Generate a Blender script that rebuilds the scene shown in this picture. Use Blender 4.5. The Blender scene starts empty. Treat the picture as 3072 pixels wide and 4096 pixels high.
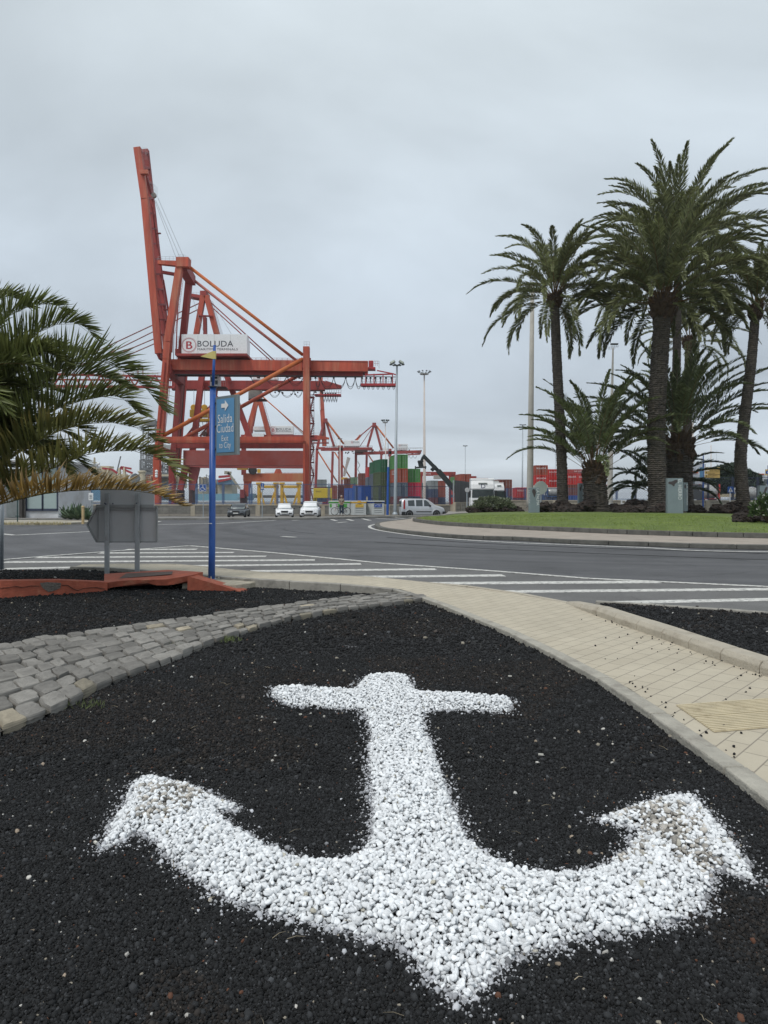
import bpy, math, random
import numpy as np
from mathutils import Vector, Matrix, noise as mnoise
random.seed(7); rng = np.random.default_rng(7)
S = bpy.context.scene
COL = S.collection
# ------------------------------------------------------------------ camera
F, HZ, CX, CH = 2840.0, 1994.0, 1536.0, 1.6      # focal length, horizon row, centre column (photo pixels), eye height
cam = bpy.data.cameras.new('camera'); co = bpy.data.objects.new('camera', cam); COL.objects.link(co)
cam.sensor_fit = 'VERTICAL'; cam.sensor_height = 36; cam.sensor_width = 27
cam.lens = F / 4096 * 36; cam.shift_y = -(2048 - HZ) / 4096
cam.clip_start = .05; cam.clip_end = 12000
co.location = (0, 0, CH); co.rotation_euler = (math.radians(90), 0, 0)
S.camera = co
S.render.resolution_x = 768; S.render.resolution_y = 1024
S.view_settings.view_transform = 'Standard'; S.view_settings.look = 'None'
S.view_settings.gamma = 1; S.view_settings.exposure = 0.3
# ------------------------------------------------------------------ sky and sun
SUN_EL, SUN_ROT = math.radians(58), math.radians(215)
W = bpy.data.worlds.new('World'); S.world = W; W.use_nodes = True
wn, wl = W.node_tree.nodes, W.node_tree.links
bg = wn['Background']; bg.inputs['Strength'].default_value = .1
sky = wn.new('ShaderNodeTexSky'); sky.sky_type = 'NISHITA'; sky.sun_disc = False
sky.sun_elevation = SUN_EL; sky.sun_rotation = SUN_ROT
tc = wn.new('ShaderNodeTexCoord'); sp = wn.new('ShaderNodeSeparateXYZ'); wl.new(tc.outputs['Generated'], sp.inputs[0])
def wmath(op, a, b=None, c=None):
    n = wn.new('ShaderNodeMath'); n.operation = op
    for i, q in enumerate((a, b, c)):
        if q is None: continue
        if isinstance(q, (int, float)): n.inputs[i].default_value = q
        else: wl.new(q, n.inputs[i])
    return n.outputs[0]
zc = wmath('MAXIMUM', sp.outputs['Z'], 0.0)
cr = wn.new('ShaderNodeValToRGB'); wl.new(zc, cr.inputs[0])
e = cr.color_ramp.elements
e[0].position = 0; e[0].color = (.53, .585, .635, 1)
e[1].position = 1; e[1].color = (.625, .67, .70, 1)
for p, c in ((.12, (.50, .56, .625, 1)), (.3, (.51, .577, .64, 1)), (.55, (.58, .645, .685, 1))):
    q = e.new(p); q.color = c
den = wmath('ADD', zc, .22)
cb = wn.new('ShaderNodeCombineXYZ')
wl.new(wmath('DIVIDE', sp.outputs['X'], den), cb.inputs[0]); wl.new(wmath('DIVIDE', sp.outputs['Y'], den), cb.inputs[1])
nz = wn.new('ShaderNodeTexNoise'); nz.inputs['Scale'].default_value = .75; nz.inputs['Detail'].default_value = 6
nz.inputs['Roughness'].default_value = .5; nz.inputs['Distortion'].default_value = .5
wl.new(cb.outputs[0], nz.inputs['Vector'])
amp = wmath('MULTIPLY_ADD', nz.outputs['Fac'], 1.45, .25)
vm = wn.new('ShaderNodeVectorMath'); vm.operation = 'SCALE'; wl.new(cr.outputs[0], vm.inputs[0]); wl.new(wmath('MULTIPLY', amp, 10.0), vm.inputs['Scale'])
mx = wn.new('ShaderNodeMix'); mx.data_type = 'RGBA'; mx.inputs['Factor'].default_value = .93
wl.new(sky.outputs[0], mx.inputs['A']); wl.new(vm.outputs[0], mx.inputs['B'])
wl.new(mx.outputs['Result'], bg.inputs['Color'])
sl = bpy.data.lights.new('sun', 'SUN'); sl.energy = 1.45; sl.angle = math.radians(14); sl.color = (1, .965, .92)
so = bpy.data.objects.new('sun', sl); COL.objects.link(so)
sd = Vector((math.sin(SUN_ROT) * math.cos(SUN_EL), math.cos(SUN_ROT) * math.cos(SUN_EL), math.sin(SUN_EL)))
so.rotation_euler = sd.to_track_quat('Z', 'Y').to_euler(); so.location = (-20, -20, 60)

# ------------------------------------------------------------------ helpers
def px(x, y, d): return Vector(((x - CX) / F * d, d, CH - (y - HZ) / F * d))
def gp(x, y, z=0.0):
    d = F * (CH - z) / (y - HZ)
    return Vector(((x - CX) / F * d, d, z))
def V(*a): return Vector(a)
X_, Y_, Z_ = V(1, 0, 0), V(0, 1, 0), V(0, 0, 1)

def ico(sub):
    t = (1 + 5 ** .5) / 2
    v = [Vector(p).normalized() for p in ((-1,t,0),(1,t,0),(-1,-t,0),(1,-t,0),(0,-1,t),(0,1,t),(0,-1,-t),(0,1,-t),(t,0,-1),(t,0,1),(-t,0,-1),(-t,0,1))]
    f = [(0,11,5),(0,5,1),(0,1,7),(0,7,10),(0,10,11),(1,5,9),(5,11,4),(11,10,2),(10,7,6),(7,1,8),(3,9,4),(3,4,2),(3,2,6),(3,6,8),(3,8,9),(4,9,5),(2,4,11),(6,2,10),(8,6,7),(9,8,1)]
    for _ in range(sub):
        c, g = {}, []
        def mid(a, b):
            k = (min(a, b), max(a, b))
            if k not in c: c[k] = len(v); v.append((v[a] + v[b]).normalized())
            return c[k]
        for a, b, d in f:
            x, y, z = mid(a, b), mid(b, d), mid(d, a)
            g += [(a, x, z), (b, y, x), (d, z, y), (x, y, z)]
        f = g
    return v, f
ICO = {k: ico(k) for k in (0, 1, 2, 3)}

class MB:
    def __init__(s): s.v, s.f, s.m, s.uv = [], [], [], {}
    def poly(s, pts, m=0):
        n = len(s.v); s.v += [Vector(p) for p in pts]; s.f.append(tuple(range(n, n + len(pts)))); s.m.append(m); return s
    def hexa(s, c, m=0):          # eight corners: bottom ring then top ring
        n = len(s.v); s.v += [Vector(p) for p in c]
        for q in ((3,2,1,0),(4,5,6,7),(0,1,5,4),(1,2,6,5),(2,3,7,6),(3,0,4,7)): s.f.append(tuple(n + i for i in q)); s.m.append(m)
        return s
    def box(s, c, d, rz=0, m=0, R=None):
        c = Vector(c); R = R or Matrix.Rotation(rz, 3, 'Z'); h = [q / 2 for q in d]
        return s.hexa([c + R @ V(a * h[0], b * h[1], e * h[2]) for e in (-1, 1) for a, b in ((-1,-1),(1,-1),(1,1),(-1,1))], m)
    def beam(s, p, q, w, h, up=Y_, m=0, w2=None, h2=None):   # w across, h along `up`
        p, q = Vector(p), Vector(q); d = (q - p).normalized(); n = d.cross(up).normalized(); u = n.cross(d).normalized()
        w2 = w if w2 is None else w2; h2 = h if h2 is None else h2
        return s.hexa([p + n * a * w / 2 + u * b * h / 2 for a, b in ((-1,-1),(1,-1),(1,1),(-1,1))] +
                      [q + n * a * w2 / 2 + u * b * h2 / 2 for a, b in ((-1,-1),(1,-1),(1,1),(-1,1))], m)
    def tube(s, pts, r, n=8, m=0, cap=True):
        pts = [Vector(p) for p in pts]; k = len(pts); r = r if isinstance(r, (list, tuple)) else [r] * k
        st = len(s.v); up = None
        for i, p in enumerate(pts):
            d = (pts[min(i + 1, k - 1)] - pts[max(i - 1, 0)]).normalized()
            if up is None: up = Z_ if abs(d.z) < .9 else Y_
            a = d.cross(up).normalized(); b = a.cross(d).normalized()
            s.v += [p + (a * math.cos(t) + b * math.sin(t)) * r[i] for t in (2 * math.pi * j / n for j in range(n))]
        for i in range(k - 1):
            for j in range(n):
                s.f.append((st + i * n + j, st + i * n + (j + 1) % n, st + (i + 1) * n + (j + 1) % n, st + (i + 1) * n + j)); s.m.append(m)
        if cap: s.f += [tuple(st + j for j in reversed(range(n))), tuple(st + (k - 1) * n + j for j in range(n))]; s.m += [m, m]
        return s
    def prism(s, pts, off, m=0):
        n = len(s.v); k = len(pts); off = Vector(off)
        s.v += [Vector(p) for p in pts] + [Vector(p) + off for p in pts]
        s.f += [tuple(n + i for i in range(k)), tuple(n + k + i for i in reversed(range(k)))]; s.m += [m, m]
        for i in range(k): j = (i + 1) % k; s.f.append((n + i, n + k + i, n + k + j, n + j)); s.m.append(m)
        return s
    def blob(s, c, r, seed=0, amp=.25, sub=2, fr=1.3, m=0, flat=None):
        v, f = ICO[sub]; n = len(s.v); c = Vector(c); r = Vector(r) if not isinstance(r, (int, float)) else V(r, r, r)
        for p in v:
            k = 1 + amp * mnoise.noise(p * fr + V(seed * 3.7, seed * 1.3, 0)) * 1.6
            s.v.append(c + V(p.x * r.x, p.y * r.y, p.z * r.z) * k)
        s.f += [tuple(n + i for i in t) for t in f]; s.m += [m] * len(f); return s
    def lathe(s, c, prof, n=16, m=0, axis=Z_):
        axis = Vector(axis).normalized(); a = axis.orthogonal().normalized(); b = axis.cross(a)
        st = len(s.v); c = Vector(c)
        for r, z in prof: s.v += [c + axis * z + (a * math.cos(t) + b * math.sin(t)) * r for t in (2 * math.pi * j / n for j in range(n))]
        for i in range(len(prof) - 1):
            for j in range(n): s.f.append((st + i * n + j, st + i * n + (j + 1) % n, st + (i + 1) * n + (j + 1) % n, st + (i + 1) * n + j)); s.m.append(m)
        s.f += [tuple(st + j for j in reversed(range(n))), tuple(st + (len(prof) - 1) * n + j for j in range(n))]; s.m += [m, m]
        return s
    def text(s, body, o, xv, yv, m=0):     # fills the box o, o+xv, o+yv
        vs, fs = glyphs(body); n = len(s.v); o, xv, yv = Vector(o), Vector(xv), Vector(yv)
        s.v += [o + xv * a + yv * b for a, b in vs]; s.f += [tuple(n + i for i in t) for t in fs]; s.m += [m] * len(fs); return s
    def build(s, name, mats, parent=None, local=False, smooth=False, bevel=0, auto=None):
        if not isinstance(mats, (list, tuple)): mats = [mats]
        off = Vector((0, 0, 0)); v = s.v
        if parent is not None and not local:
            q = parent
            while q: off += q.location; q = q.parent
        elif parent is None and not local:
            a = np.array([tuple(p) for p in v]); lo, hi = a.min(0), a.max(0)
            off = V((lo[0] + hi[0]) / 2, (lo[1] + hi[1]) / 2, lo[2])
        me = bpy.data.meshes.new(name); me.from_pydata([tuple(p - off) for p in v], [], s.f); me.update()
        for k in mats: me.materials.append(k)
        if len(mats) > 1: me.polygons.foreach_set('material_index', s.m)
        if smooth: me.polygons.foreach_set('use_smooth', [True] * len(me.polygons))
        o = bpy.data.objects.new(name, me); COL.objects.link(o)
        if parent is not None: o.parent = parent
        elif not local: o.location = off
        if bevel:
            b = o.modifiers.new('bevel', 'BEVEL'); b.width = bevel; b.segments = 2; b.limit_method = 'ANGLE'; b.angle_limit = .6
        return o

_G = {}
def glyphs(body):
    if body not in _G:
        c = bpy.data.curves.new('lettering', 'FONT'); c.body = body; c.resolution_u = 3; c.space_character = 1.05
        o = bpy.data.objects.new('lettering', c); COL.objects.link(o)
        bpy.context.view_layer.update()
        me = bpy.data.meshes.new_from_object(o.evaluated_get(bpy.context.evaluated_depsgraph_get()))
        vs = [(p.co.x, p.co.y) for p in me.vertices]; fs = [tuple(p.vertices) for p in me.polygons]
        bpy.data.objects.remove(o); bpy.data.curves.remove(c); bpy.data.meshes.remove(me)
        x0, x1 = min(p[0] for p in vs), max(p[0] for p in vs); y0, y1 = min(p[1] for p in vs), max(p[1] for p in vs)
        _G[body] = ([((a - x0) / (x1 - x0), (b - y0) / (y1 - y0)) for a, b in vs], fs)
    return _G[body]

def tag(o, label, cat, group=None):
    o['label'] = label; o['category'] = cat
    if group: o['group'] = group
    return o
def thing(name, label, cat, loc=(0, 0, 0), group=None, rz=0):
    o = bpy.data.objects.new(name, None); COL.objects.link(o); o.empty_display_size = .2
    o.location = loc; o.rotation_euler = (0, 0, rz); return tag(o, label, cat, group)
def kind(o, k, label=None):
    o['kind'] = k
    if label: o['label'] = label
    return o
def copy_tree(o, parent=None):
    c = o.copy(); COL.objects.link(c); c.parent = parent
    for ch in list(o.children): copy_tree(ch, c)
    return c
def arr_mesh(name, co_, faces, mats, smooth=False, col=None, uv=None):
    """numpy verts (n,3), faces (m,k) -> object"""
    me = bpy.data.meshes.new(name); n, (m, k) = len(co_), faces.shape
    me.vertices.add(n); me.vertices.foreach_set('co', np.ascontiguousarray(co_, dtype=np.float32).ravel())
    me.loops.add(m * k); me.loops.foreach_set('vertex_index', np.ascontiguousarray(faces, dtype=np.int32).ravel())
    me.polygons.add(m); me.polygons.foreach_set('loop_start', np.arange(0, m * k, k, dtype=np.int32))
    me.polygons.foreach_set('loop_total', np.full(m, k, dtype=np.int32))
    if smooth: me.polygons.foreach_set('use_smooth', np.ones(m, dtype=bool))
    me.update(calc_edges=True)
    if col is not None:
        a = me.color_attributes.new('tint', 'FLOAT_COLOR', 'POINT')
        a.data.foreach_set('color', np.ascontiguousarray(np.hstack([col, np.ones((n, 1))]), dtype=np.float32).ravel())
    for q in (mats if isinstance(mats, list) else [mats]): me.materials.append(q)
    o = bpy.data.objects.new(name, me); COL.objects.link(o); return o

# ------------------------------------------------------------------ materials
MT = {}
def nodes(name):
    m = bpy.data.materials.new(name); m.use_nodes = True; t = m.node_tree
    return m, t.nodes, t.links, t.nodes['Principled BSDF']
def M(name, col, rough=.6, metal=0, var=.18, scale=3.0, bump=0.0, bscale=40.0, dirt=None, dirt_amt=.0, streak=False, spec=.5, island=0.0, trans=0.0):
    if name in MT: return MT[name]
    m, N, L, b = nodes(name)
    tc = N.new('ShaderNodeTexCoord'); mp = N.new('ShaderNodeMapping'); L.new(tc.outputs['Object'], mp.inputs[0])
    if streak: mp.inputs['Scale'].default_value = (1, 1, .12)
    n1 = N.new('ShaderNodeTexNoise'); n1.inputs['Scale'].default_value = scale; n1.inputs['Detail'].default_value = 6; n1.inputs['Roughness'].default_value = .62
    L.new(mp.outputs[0], n1.inputs['Vector'])
    mr = N.new('ShaderNodeMapRange'); mr.inputs['From Min'].default_value = .28; mr.inputs['From Max'].default_value = .72
    mr.inputs['To Min'].default_value = 1 - var; mr.inputs['To Max'].default_value = 1 + var; L.new(n1.outputs['Fac'], mr.inputs['Value'])
    vs = N.new('ShaderNodeVectorMath'); vs.operation = 'SCALE'; vs.inputs[0].default_value = col[:3]; L.new(mr.outputs[0], vs.inputs['Scale'])
    out = vs.outputs[0]
    if island:
        g = N.new('ShaderNodeNewGeometry'); r2 = N.new('ShaderNodeMapRange'); r2.inputs['To Min'].default_value = 1 - island; r2.inputs['To Max'].default_value = 1 + island
        L.new(g.outputs['Random Per Island'], r2.inputs['Value']); v2 = N.new('ShaderNodeVectorMath'); v2.operation = 'SCALE'
        L.new(out, v2.inputs[0]); L.new(r2.outputs[0], v2.inputs['Scale']); out = v2.outputs[0]
    if dirt is not None:
        n2 = N.new('ShaderNodeTexNoise'); n2.inputs['Scale'].default_value = scale * .7; n2.inputs['Detail'].default_value = 8; n2.inputs['Roughness'].default_value = .7
        L.new(mp.outputs[0], n2.inputs['Vector'])
        r3 = N.new('ShaderNodeMapRange'); r3.inputs['From Min'].default_value = .62 - dirt_amt * .3; r3.inputs['From Max'].default_value = .72; L.new(n2.outputs['Fac'], r3.inputs['Value'])
        mm = N.new('ShaderNodeMix'); mm.data_type = 'RGBA'; L.new(r3.outputs[0], mm.inputs['Factor']); L.new(out, mm.inputs['A']); mm.inputs['B'].default_value = (*dirt, 1); out = mm.outputs['Result']
    L.new(out, b.inputs['Base Color'])
    b.inputs['Roughness'].default_value = rough; b.inputs['Metallic'].default_value = metal; b.inputs['Specular IOR Level'].default_value = spec
    if trans:
        pass
    if bump:
        n3 = N.new('ShaderNodeTexNoise'); n3.inputs['Scale'].default_value = bscale; n3.inputs['Detail'].default_value = 5; L.new(tc.outputs['Object'], n3.inputs['Vector'])
        bp = N.new('ShaderNodeBump'); bp.inputs['Strength'].default_value = min(bump, 1); bp.inputs['Distance'].default_value = .02 * max(bump, 1); L.new(n3.outputs['Fac'], bp.inputs['Height']); L.new(bp.outputs[0], b.inputs['Normal'])
    MT[name] = m; return m
def attr_mat(name, rough, spec=.5, bump=0, bscale=90, lo=.8, hi=1.12):
    m, N, L, b = nodes(name)
    a = N.new('ShaderNodeVertexColor'); a.layer_name = 'tint'
    n1 = N.new('ShaderNodeTexNoise'); n1.inputs['Scale'].default_value = bscale; n1.inputs['Detail'].default_value = 6; n1.inputs['Roughness'].default_value = .7
    mr = N.new('ShaderNodeMapRange'); mr.inputs['From Min'].default_value = .3; mr.inputs['From Max'].default_value = .7; mr.inputs['To Min'].default_value = lo; mr.inputs['To Max'].default_value = hi; L.new(n1.outputs['Fac'], mr.inputs['Value'])
    vs = N.new('ShaderNodeVectorMath'); vs.operation = 'SCALE'; L.new(a.outputs['Color'], vs.inputs[0]); L.new(mr.outputs[0], vs.inputs['Scale'])
    L.new(vs.outputs[0], b.inputs['Base Color']); b.inputs['Roughness'].default_value = rough; b.inputs['Specular IOR Level'].default_value = spec
    return m
def brick_mat(name, c1, c2, mortar, bw, bh, ms=.012, rough=.85, uv=False, off=.5, vert=True, bias=0.0, var=.2):
    m, N, L, b = nodes(name)
    tc = N.new('ShaderNodeTexCoord'); br = N.new('ShaderNodeTexBrick')
    if uv: L.new(tc.outputs['UV'], br.inputs['Vector']); src = tc.outputs['UV']
    elif vert:
        s1 = N.new('ShaderNodeSeparateXYZ'); c3 = N.new('ShaderNodeCombineXYZ'); L.new(tc.outputs['Object'], s1.inputs[0])
        ad = N.new('ShaderNodeMath'); L.new(s1.outputs['X'], ad.inputs[0]); L.new(s1.outputs['Y'], ad.inputs[1])
        L.new(ad.outputs[0], c3.inputs[0]); L.new(s1.outputs['Z'], c3.inputs[1]); L.new(c3.outputs[0], br.inputs['Vector']); src = c3.outputs[0]
    else: L.new(tc.outputs['Object'], br.inputs['Vector']); src = tc.outputs['Object']
    br.inputs['Scale'].default_value = 1; br.inputs['Brick Width'].default_value = bw; br.inputs['Row Height'].default_value = bh
    br.inputs['Mortar Size'].default_value = ms; br.inputs['Mortar Smooth'].default_value = .3; br.offset = off; br.inputs['Bias'].default_value = bias
    br.inputs['Color1'].default_value = (*c1, 1); br.inputs['Color2'].default_value = (*c2, 1); br.inputs['Mortar'].default_value = (*mortar, 1)
    n1 = N.new('ShaderNodeTexNoise'); n1.inputs['Scale'].default_value = 1.7; n1.inputs['Detail'].default_value = 8; n1.inputs['Roughness'].default_value = .7; L.new(tc.outputs['Object'], n1.inputs['Vector'])
    mr = N.new('ShaderNodeMapRange'); mr.inputs['From Min'].default_value = .3; mr.inputs['From Max'].default_value = .7; mr.inputs['To Min'].default_value = 1 - var; mr.inputs['To Max'].default_value = 1 + var * .6; L.new(n1.outputs['Fac'], mr.inputs['Value'])
    vs = N.new('ShaderNodeVectorMath'); vs.operation = 'SCALE'; L.new(br.outputs['Color'], vs.inputs[0]); L.new(mr.outputs[0], vs.inputs['Scale'])
    L.new(vs.outputs[0], b.inputs['Base Color']); b.inputs['Roughness'].default_value = rough
    n3 = N.new('ShaderNodeTexNoise'); n3.inputs['Scale'].default_value = 60; n3.inputs['Detail'].default_value = 4; L.new(tc.outputs['Object'], n3.inputs['Vector'])
    sub = N.new('ShaderNodeMath'); sub.operation = 'SUBTRACT'; L.new(n3.outputs['Fac'], sub.inputs[0]); L.new(br.outputs['Fac'], sub.inputs[1])
    bp = N.new('ShaderNodeBump'); bp.inputs['Strength'].default_value = .5; bp.inputs['Distance'].default_value = .006; L.new(sub.outputs[0], bp.inputs['Height']); L.new(bp.outputs[0], b.inputs['Normal'])
    MT[name] = m; return m

white = M('white_paint', (.74, .75, .75), .4, var=.07, dirt=(.5, .47, .42), dirt_amt=.15)
dark = M('black_rubber', (.018, .018, .02), .6)
glass = M('dark_glass', (.03, .04, .045), .08, var=.1, spec=.8)
steel = M('galvanised_steel', (.36, .38, .39), .45, .55, var=.12, scale=6, dirt=(.25, .25, .24), dirt_amt=.2)
blue_p = M('blue_paint', (.018, .085, .33), .4, var=.14, scale=5, dirt=(.12, .16, .24), dirt_amt=.12)
yellow_p = M('yellow_paint', (.62, .36, .03), .5, var=.14, scale=2, dirt=(.2, .11, .04), dirt_amt=.3)
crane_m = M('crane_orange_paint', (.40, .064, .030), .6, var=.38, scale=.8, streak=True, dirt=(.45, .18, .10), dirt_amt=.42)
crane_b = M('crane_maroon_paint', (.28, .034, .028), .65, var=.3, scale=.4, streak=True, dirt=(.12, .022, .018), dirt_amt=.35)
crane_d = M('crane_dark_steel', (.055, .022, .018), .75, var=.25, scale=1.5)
crane_y = M('crane_orange_tube', (.50, .13, .030), .55, var=.15, scale=.6, dirt=(.33, .06, .025), dirt_amt=.35)
ink = M('dark_lettering', (.012, .014, .03), .5, var=.05)
redink = M('red_lettering', (.38, .02, .035), .5, var=.05)
# ------------------------------------------------------------------ setting: ground, sea, roads, paths
def sheet(name, pts, z, mat, thick=None):
    mb = MB(); P = [V(p[0], p[1], z if len(p) < 3 else p[2]) for p in pts]
    a = sum(P[i].x * P[(i + 1) % len(P)].y - P[(i + 1) % len(P)].x * P[i].y for i in range(len(P)))
    if a < 0: P.reverse()
    if thick: mb.prism(list(reversed([p - V(0, 0, thick) for p in P])), (0, 0, thick))
    else: mb.poly(P)
    return kind(mb.build(name, mat), 'structure')

def asphalt_mat(name, base, rings=True):
    m, N, L, b = nodes(name)
    tc = N.new('ShaderNodeTexCoord'); g = N.new('ShaderNodeNewGeometry'); P = g.outputs['Position']
    n1 = N.new('ShaderNodeTexNoise'); n1.inputs['Scale'].default_value = .45; n1.inputs['Detail'].default_value = 9; n1.inputs['Roughness'].default_value = .7; L.new(P, n1.inputs['Vector'])
    n2 = N.new('ShaderNodeTexNoise'); n2.inputs['Scale'].default_value = 70; n2.inputs['Detail'].default_value = 3; L.new(P, n2.inputs['Vector'])
    # wheel-worn bands that follow the roundabout
    ds = N.new('ShaderNodeVectorMath'); ds.operation = 'DISTANCE'; L.new(P, ds.inputs[0]); ds.inputs[1].default_value = (13, 43, 0)
    cbn = N.new('ShaderNodeCombineXYZ'); L.new(ds.outputs['Value'], cbn.inputs[0])
    sc = N.new('ShaderNodeVectorMath'); sc.operation = 'SCALE'; sc.inputs['Scale'].default_value = .02; L.new(P, sc.inputs[0])
    ad = N.new('ShaderNodeVectorMath'); L.new(cbn.outputs[0], ad.inputs[0]); L.new(sc.outputs[0], ad.inputs[1])
    n3 = N.new('ShaderNodeTexNoise'); n3.inputs['Scale'].default_value = .9; n3.inputs['Detail'].default_value = 6; n3.inputs['Roughness'].default_value = .65; L.new(ad.outputs[0], n3.inputs['Vector'])
    def mrg(src, lo, hi, a=.3, c=.7):
        r = N.new('ShaderNodeMapRange'); r.inputs['From Min'].default_value = a; r.inputs['From Max'].default_value = c
        r.inputs['To Min'].default_value = lo; r.inputs['To Max'].default_value = hi; L.new(src, r.inputs['Value']); return r.outputs[0]
    def mul(a, c):
        q = N.new('ShaderNodeMath'); q.operation = 'MULTIPLY'; L.new(a, q.inputs[0]); L.new(c, q.inputs[1]); return q.outputs[0]
    k = mul(mul(mrg(n1.outputs['Fac'], .70, 1.22), mrg(n2.outputs['Fac'], .7, 1.3)), mrg(n3.outputs['Fac'], .66, 1.2) if rings else mrg(n1.outputs['Fac'], 1, 1))
    vo = N.new('ShaderNodeTexVoronoi'); vo.feature = 'DISTANCE_TO_EDGE'; vo.inputs['Scale'].default_value = .16; nd = N.new('ShaderNodeVectorMath'); nd.operation = 'MULTIPLY_ADD'; L.new(n1.outputs['Color'], nd.inputs[0]); nd.inputs[1].default_value = (2.2, 2.2, 0); L.new(P, nd.inputs[2]); L.new(nd.outputs[0], vo.inputs['Vector'])
    k = mul(k, mrg(vo.outputs['Distance'], .72, 1, .001, .006))
    n5 = N.new('ShaderNodeTexNoise'); n5.inputs['Scale'].default_value = .9; n5.inputs['Detail'].default_value = 3; L.new(P, n5.inputs['Vector']); k = mul(k, mrg(n5.outputs['Fac'], .62, 1, .24, .34))
    vs = N.new('ShaderNodeVectorMath'); vs.operation = 'SCALE'; vs.inputs[0].default_value = base; L.new(k, vs.inputs['Scale'])
    L.new(vs.outputs[0], b.inputs['Base Color']); b.inputs['Roughness'].default_value = .75
    bp = N.new('ShaderNodeBump'); bp.inputs['Strength'].default_value = .5; bp.inputs['Distance'].default_value = .01; L.new(n2.outputs['Fac'], bp.inputs['Height']); L.new(bp.outputs[0], b.inputs['Normal'])
    return m
asph = asphalt_mat('asphalt', (.088, .088, .092))
asph_l = asphalt_mat('old_asphalt', (.125, .122, .118), False)
yard_m = asphalt_mat('yard_concrete', (.17, .165, .16), False)
sheet('ground', [(-6000, -60), (6000, -60), (6000, 9000), (-6000, 9000)], -.45, yard_m)
sea_m = M('sea_water', (.09, .13, .16), .25, var=.2, scale=.05, bump=.6, bscale=.6)
sheet('sea', [(-6000, 480), (6000, 480), (6000, 8900), (-6000, 8900)], -.43, sea_m)
# the carriageway: raised slab, the car park behind the far kerb lies 0.4 m lower
sheet('road', [(-60, -30), (60, -30), (60, 88.5), (9.5, 88.5), (7.5, 62), (4, 61.2), (-.5, 60.6), (-7, 55), (-20, 54), (-27, 52), (-60, 50)], 0, asph, .44)
# older, lighter asphalt under the hatched area
tri = [gp(18, 2244), gp(759, 2184), gp(1536, 2255), gp(1974, 2286), gp(2357, 2316), gp(3072, 2350), V(14, 12.2, 0), V(14, 9.4, 0), V(3, 9.4, 0), V(-3, 12.5, 0), gp(18, 2310)]
sheet('road_shoulder', [(p.x, p.y) for p in tri], .004, asph_l)

def mark_mat():
    m, N, L, b = nodes('road_marking_paint')
    g = N.new('ShaderNodeNewGeometry')
    n1 = N.new('ShaderNodeTexNoise'); n1.inputs['Scale'].default_value = 9; n1.inputs['Detail'].default_value = 8; n1.inputs['Roughness'].default_value = .75; L.new(g.outputs['Position'], n1.inputs['Vector'])
    r = N.new('ShaderNodeMapRange'); r.inputs['From Min'].default_value = .47; r.inputs['From Max'].default_value = .62; r.inputs['To Min'].default_value = 0; r.inputs['To Max'].default_value = .85; L.new(n1.outputs['Fac'], r.inputs['Value'])
    mm = N.new('ShaderNodeMix'); mm.data_type = 'RGBA'; L.new(r.outputs[0], mm.inputs['Factor']); mm.inputs['A'].default_value = (.62, .61, .57, 1); mm.inputs['B'].default_value = (.16, .16, .155, 1)
    L.new(mm.outputs['Result'], b.inputs['Base Color']); b.inputs['Roughness'].default_value = .7; return m
mark = mark_mat()
def strip(mb, pts, w, z):
    pts = [Vector((p.x, p.y, z)) for p in pts]
    for i in range(len(pts) - 1):
        a, c = pts[i], pts[i + 1]; d = (c - a).normalized(); n = V(-d.y, d.x, 0) * w / 2
        q = V(0, 0, .006); c = c - d * .002; mb.hexa([a - n - q, c - n - q, c + n - q, a + n - q, a - n, c - n, c + n, a + n])
mb = MB()
for a, c, w in (((505,2199),(787,2198),.37), ((398,2213),(935,2211),.35), ((148,2231),(1065,2226),.35), ((18,2250),(1260,2241),.37), ((18,2277),(430,2268),.37),
                ((667,2266),(1444,2257),.35), ((1000,2286),(1743,2278),.35), ((1250,2311),(2015,2303),.35), ((1600,2336),(2630,2329),.37), ((1974,2369),(3200,2357),.3), ((2398,2414),(3250,2396),.28)):
    strip(mb, [gp(*a), gp(*c)], w, .011)
kind(mb.build('hatched_marking', mark), 'structure')
mb = MB(); strip(mb, [gp(-60, 2247), gp(18, 2240), gp(200, 2225), gp(450, 2206), gp(759, 2184)], .16, .016); strip(mb, [gp(759, 2184), gp(1100, 2213), gp(1536, 2255), gp(1974, 2286), gp(2357, 2316), gp(3072, 2349), gp(3400, 2362)], .16, .016)
kind(mb.build('edge_line_marking', mark), 'structure')
def smooth_pts(pts, k=6, closed=False):
    P = [Vector(p) for p in pts]; n = len(P); out = []
    for i in range(n if closed else n - 1):
        g = lambda j: P[j % n] if closed else P[max(0, min(n - 1, j))]
        a, b, c, d = g(i - 1), g(i), g(i + 1), g(i + 2)
        for s in range(k):
            t = s / k
            out.append(.5 * ((2 * b) + (c - a) * t + (2 * a - 5 * b + 4 * c - d) * t * t + (3 * b - a - 3 * c + d) * t ** 3))
    if not closed: out.append(P[-1])
    return out
mb = MB()
rl = smooth_pts([gp(1640, 2085), gp(1520, 2095), gp(1478, 2106), gp(1520, 2122), gp(1707, 2147), gp(1982, 2167), gp(2300, 2180), gp(2561, 2190), gp(3072, 2207), V(26, 22, 0)], 8)
strip(mb, rl, .18, .008); kind(mb.build('roundabout_line_marking', mark), 'structure')
mb = MB()
for a, c in (((1170,2082),(1195,2081)), ((1325,2078),(1345,2083)), ((1388,2077),(1412,2083)), ((1450,2075),(1480,2082)), ((1505,2074),(1590,2078)), ((1560,2070),(1620,2074)), ((1620,2068),(1740,2073)),((60,2141),(375,2126)),((8,2136),(60,2141)),
             ((630,2098),(870,2094)), ((870,2094),(1100,2082)), ((600,2094),(640,2085)), ((1130,2146),(1180,2149)), ((1350,2091),(1385,2088))):
    strip(mb, [gp(*a), gp(*c)], .25, .008)
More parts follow.
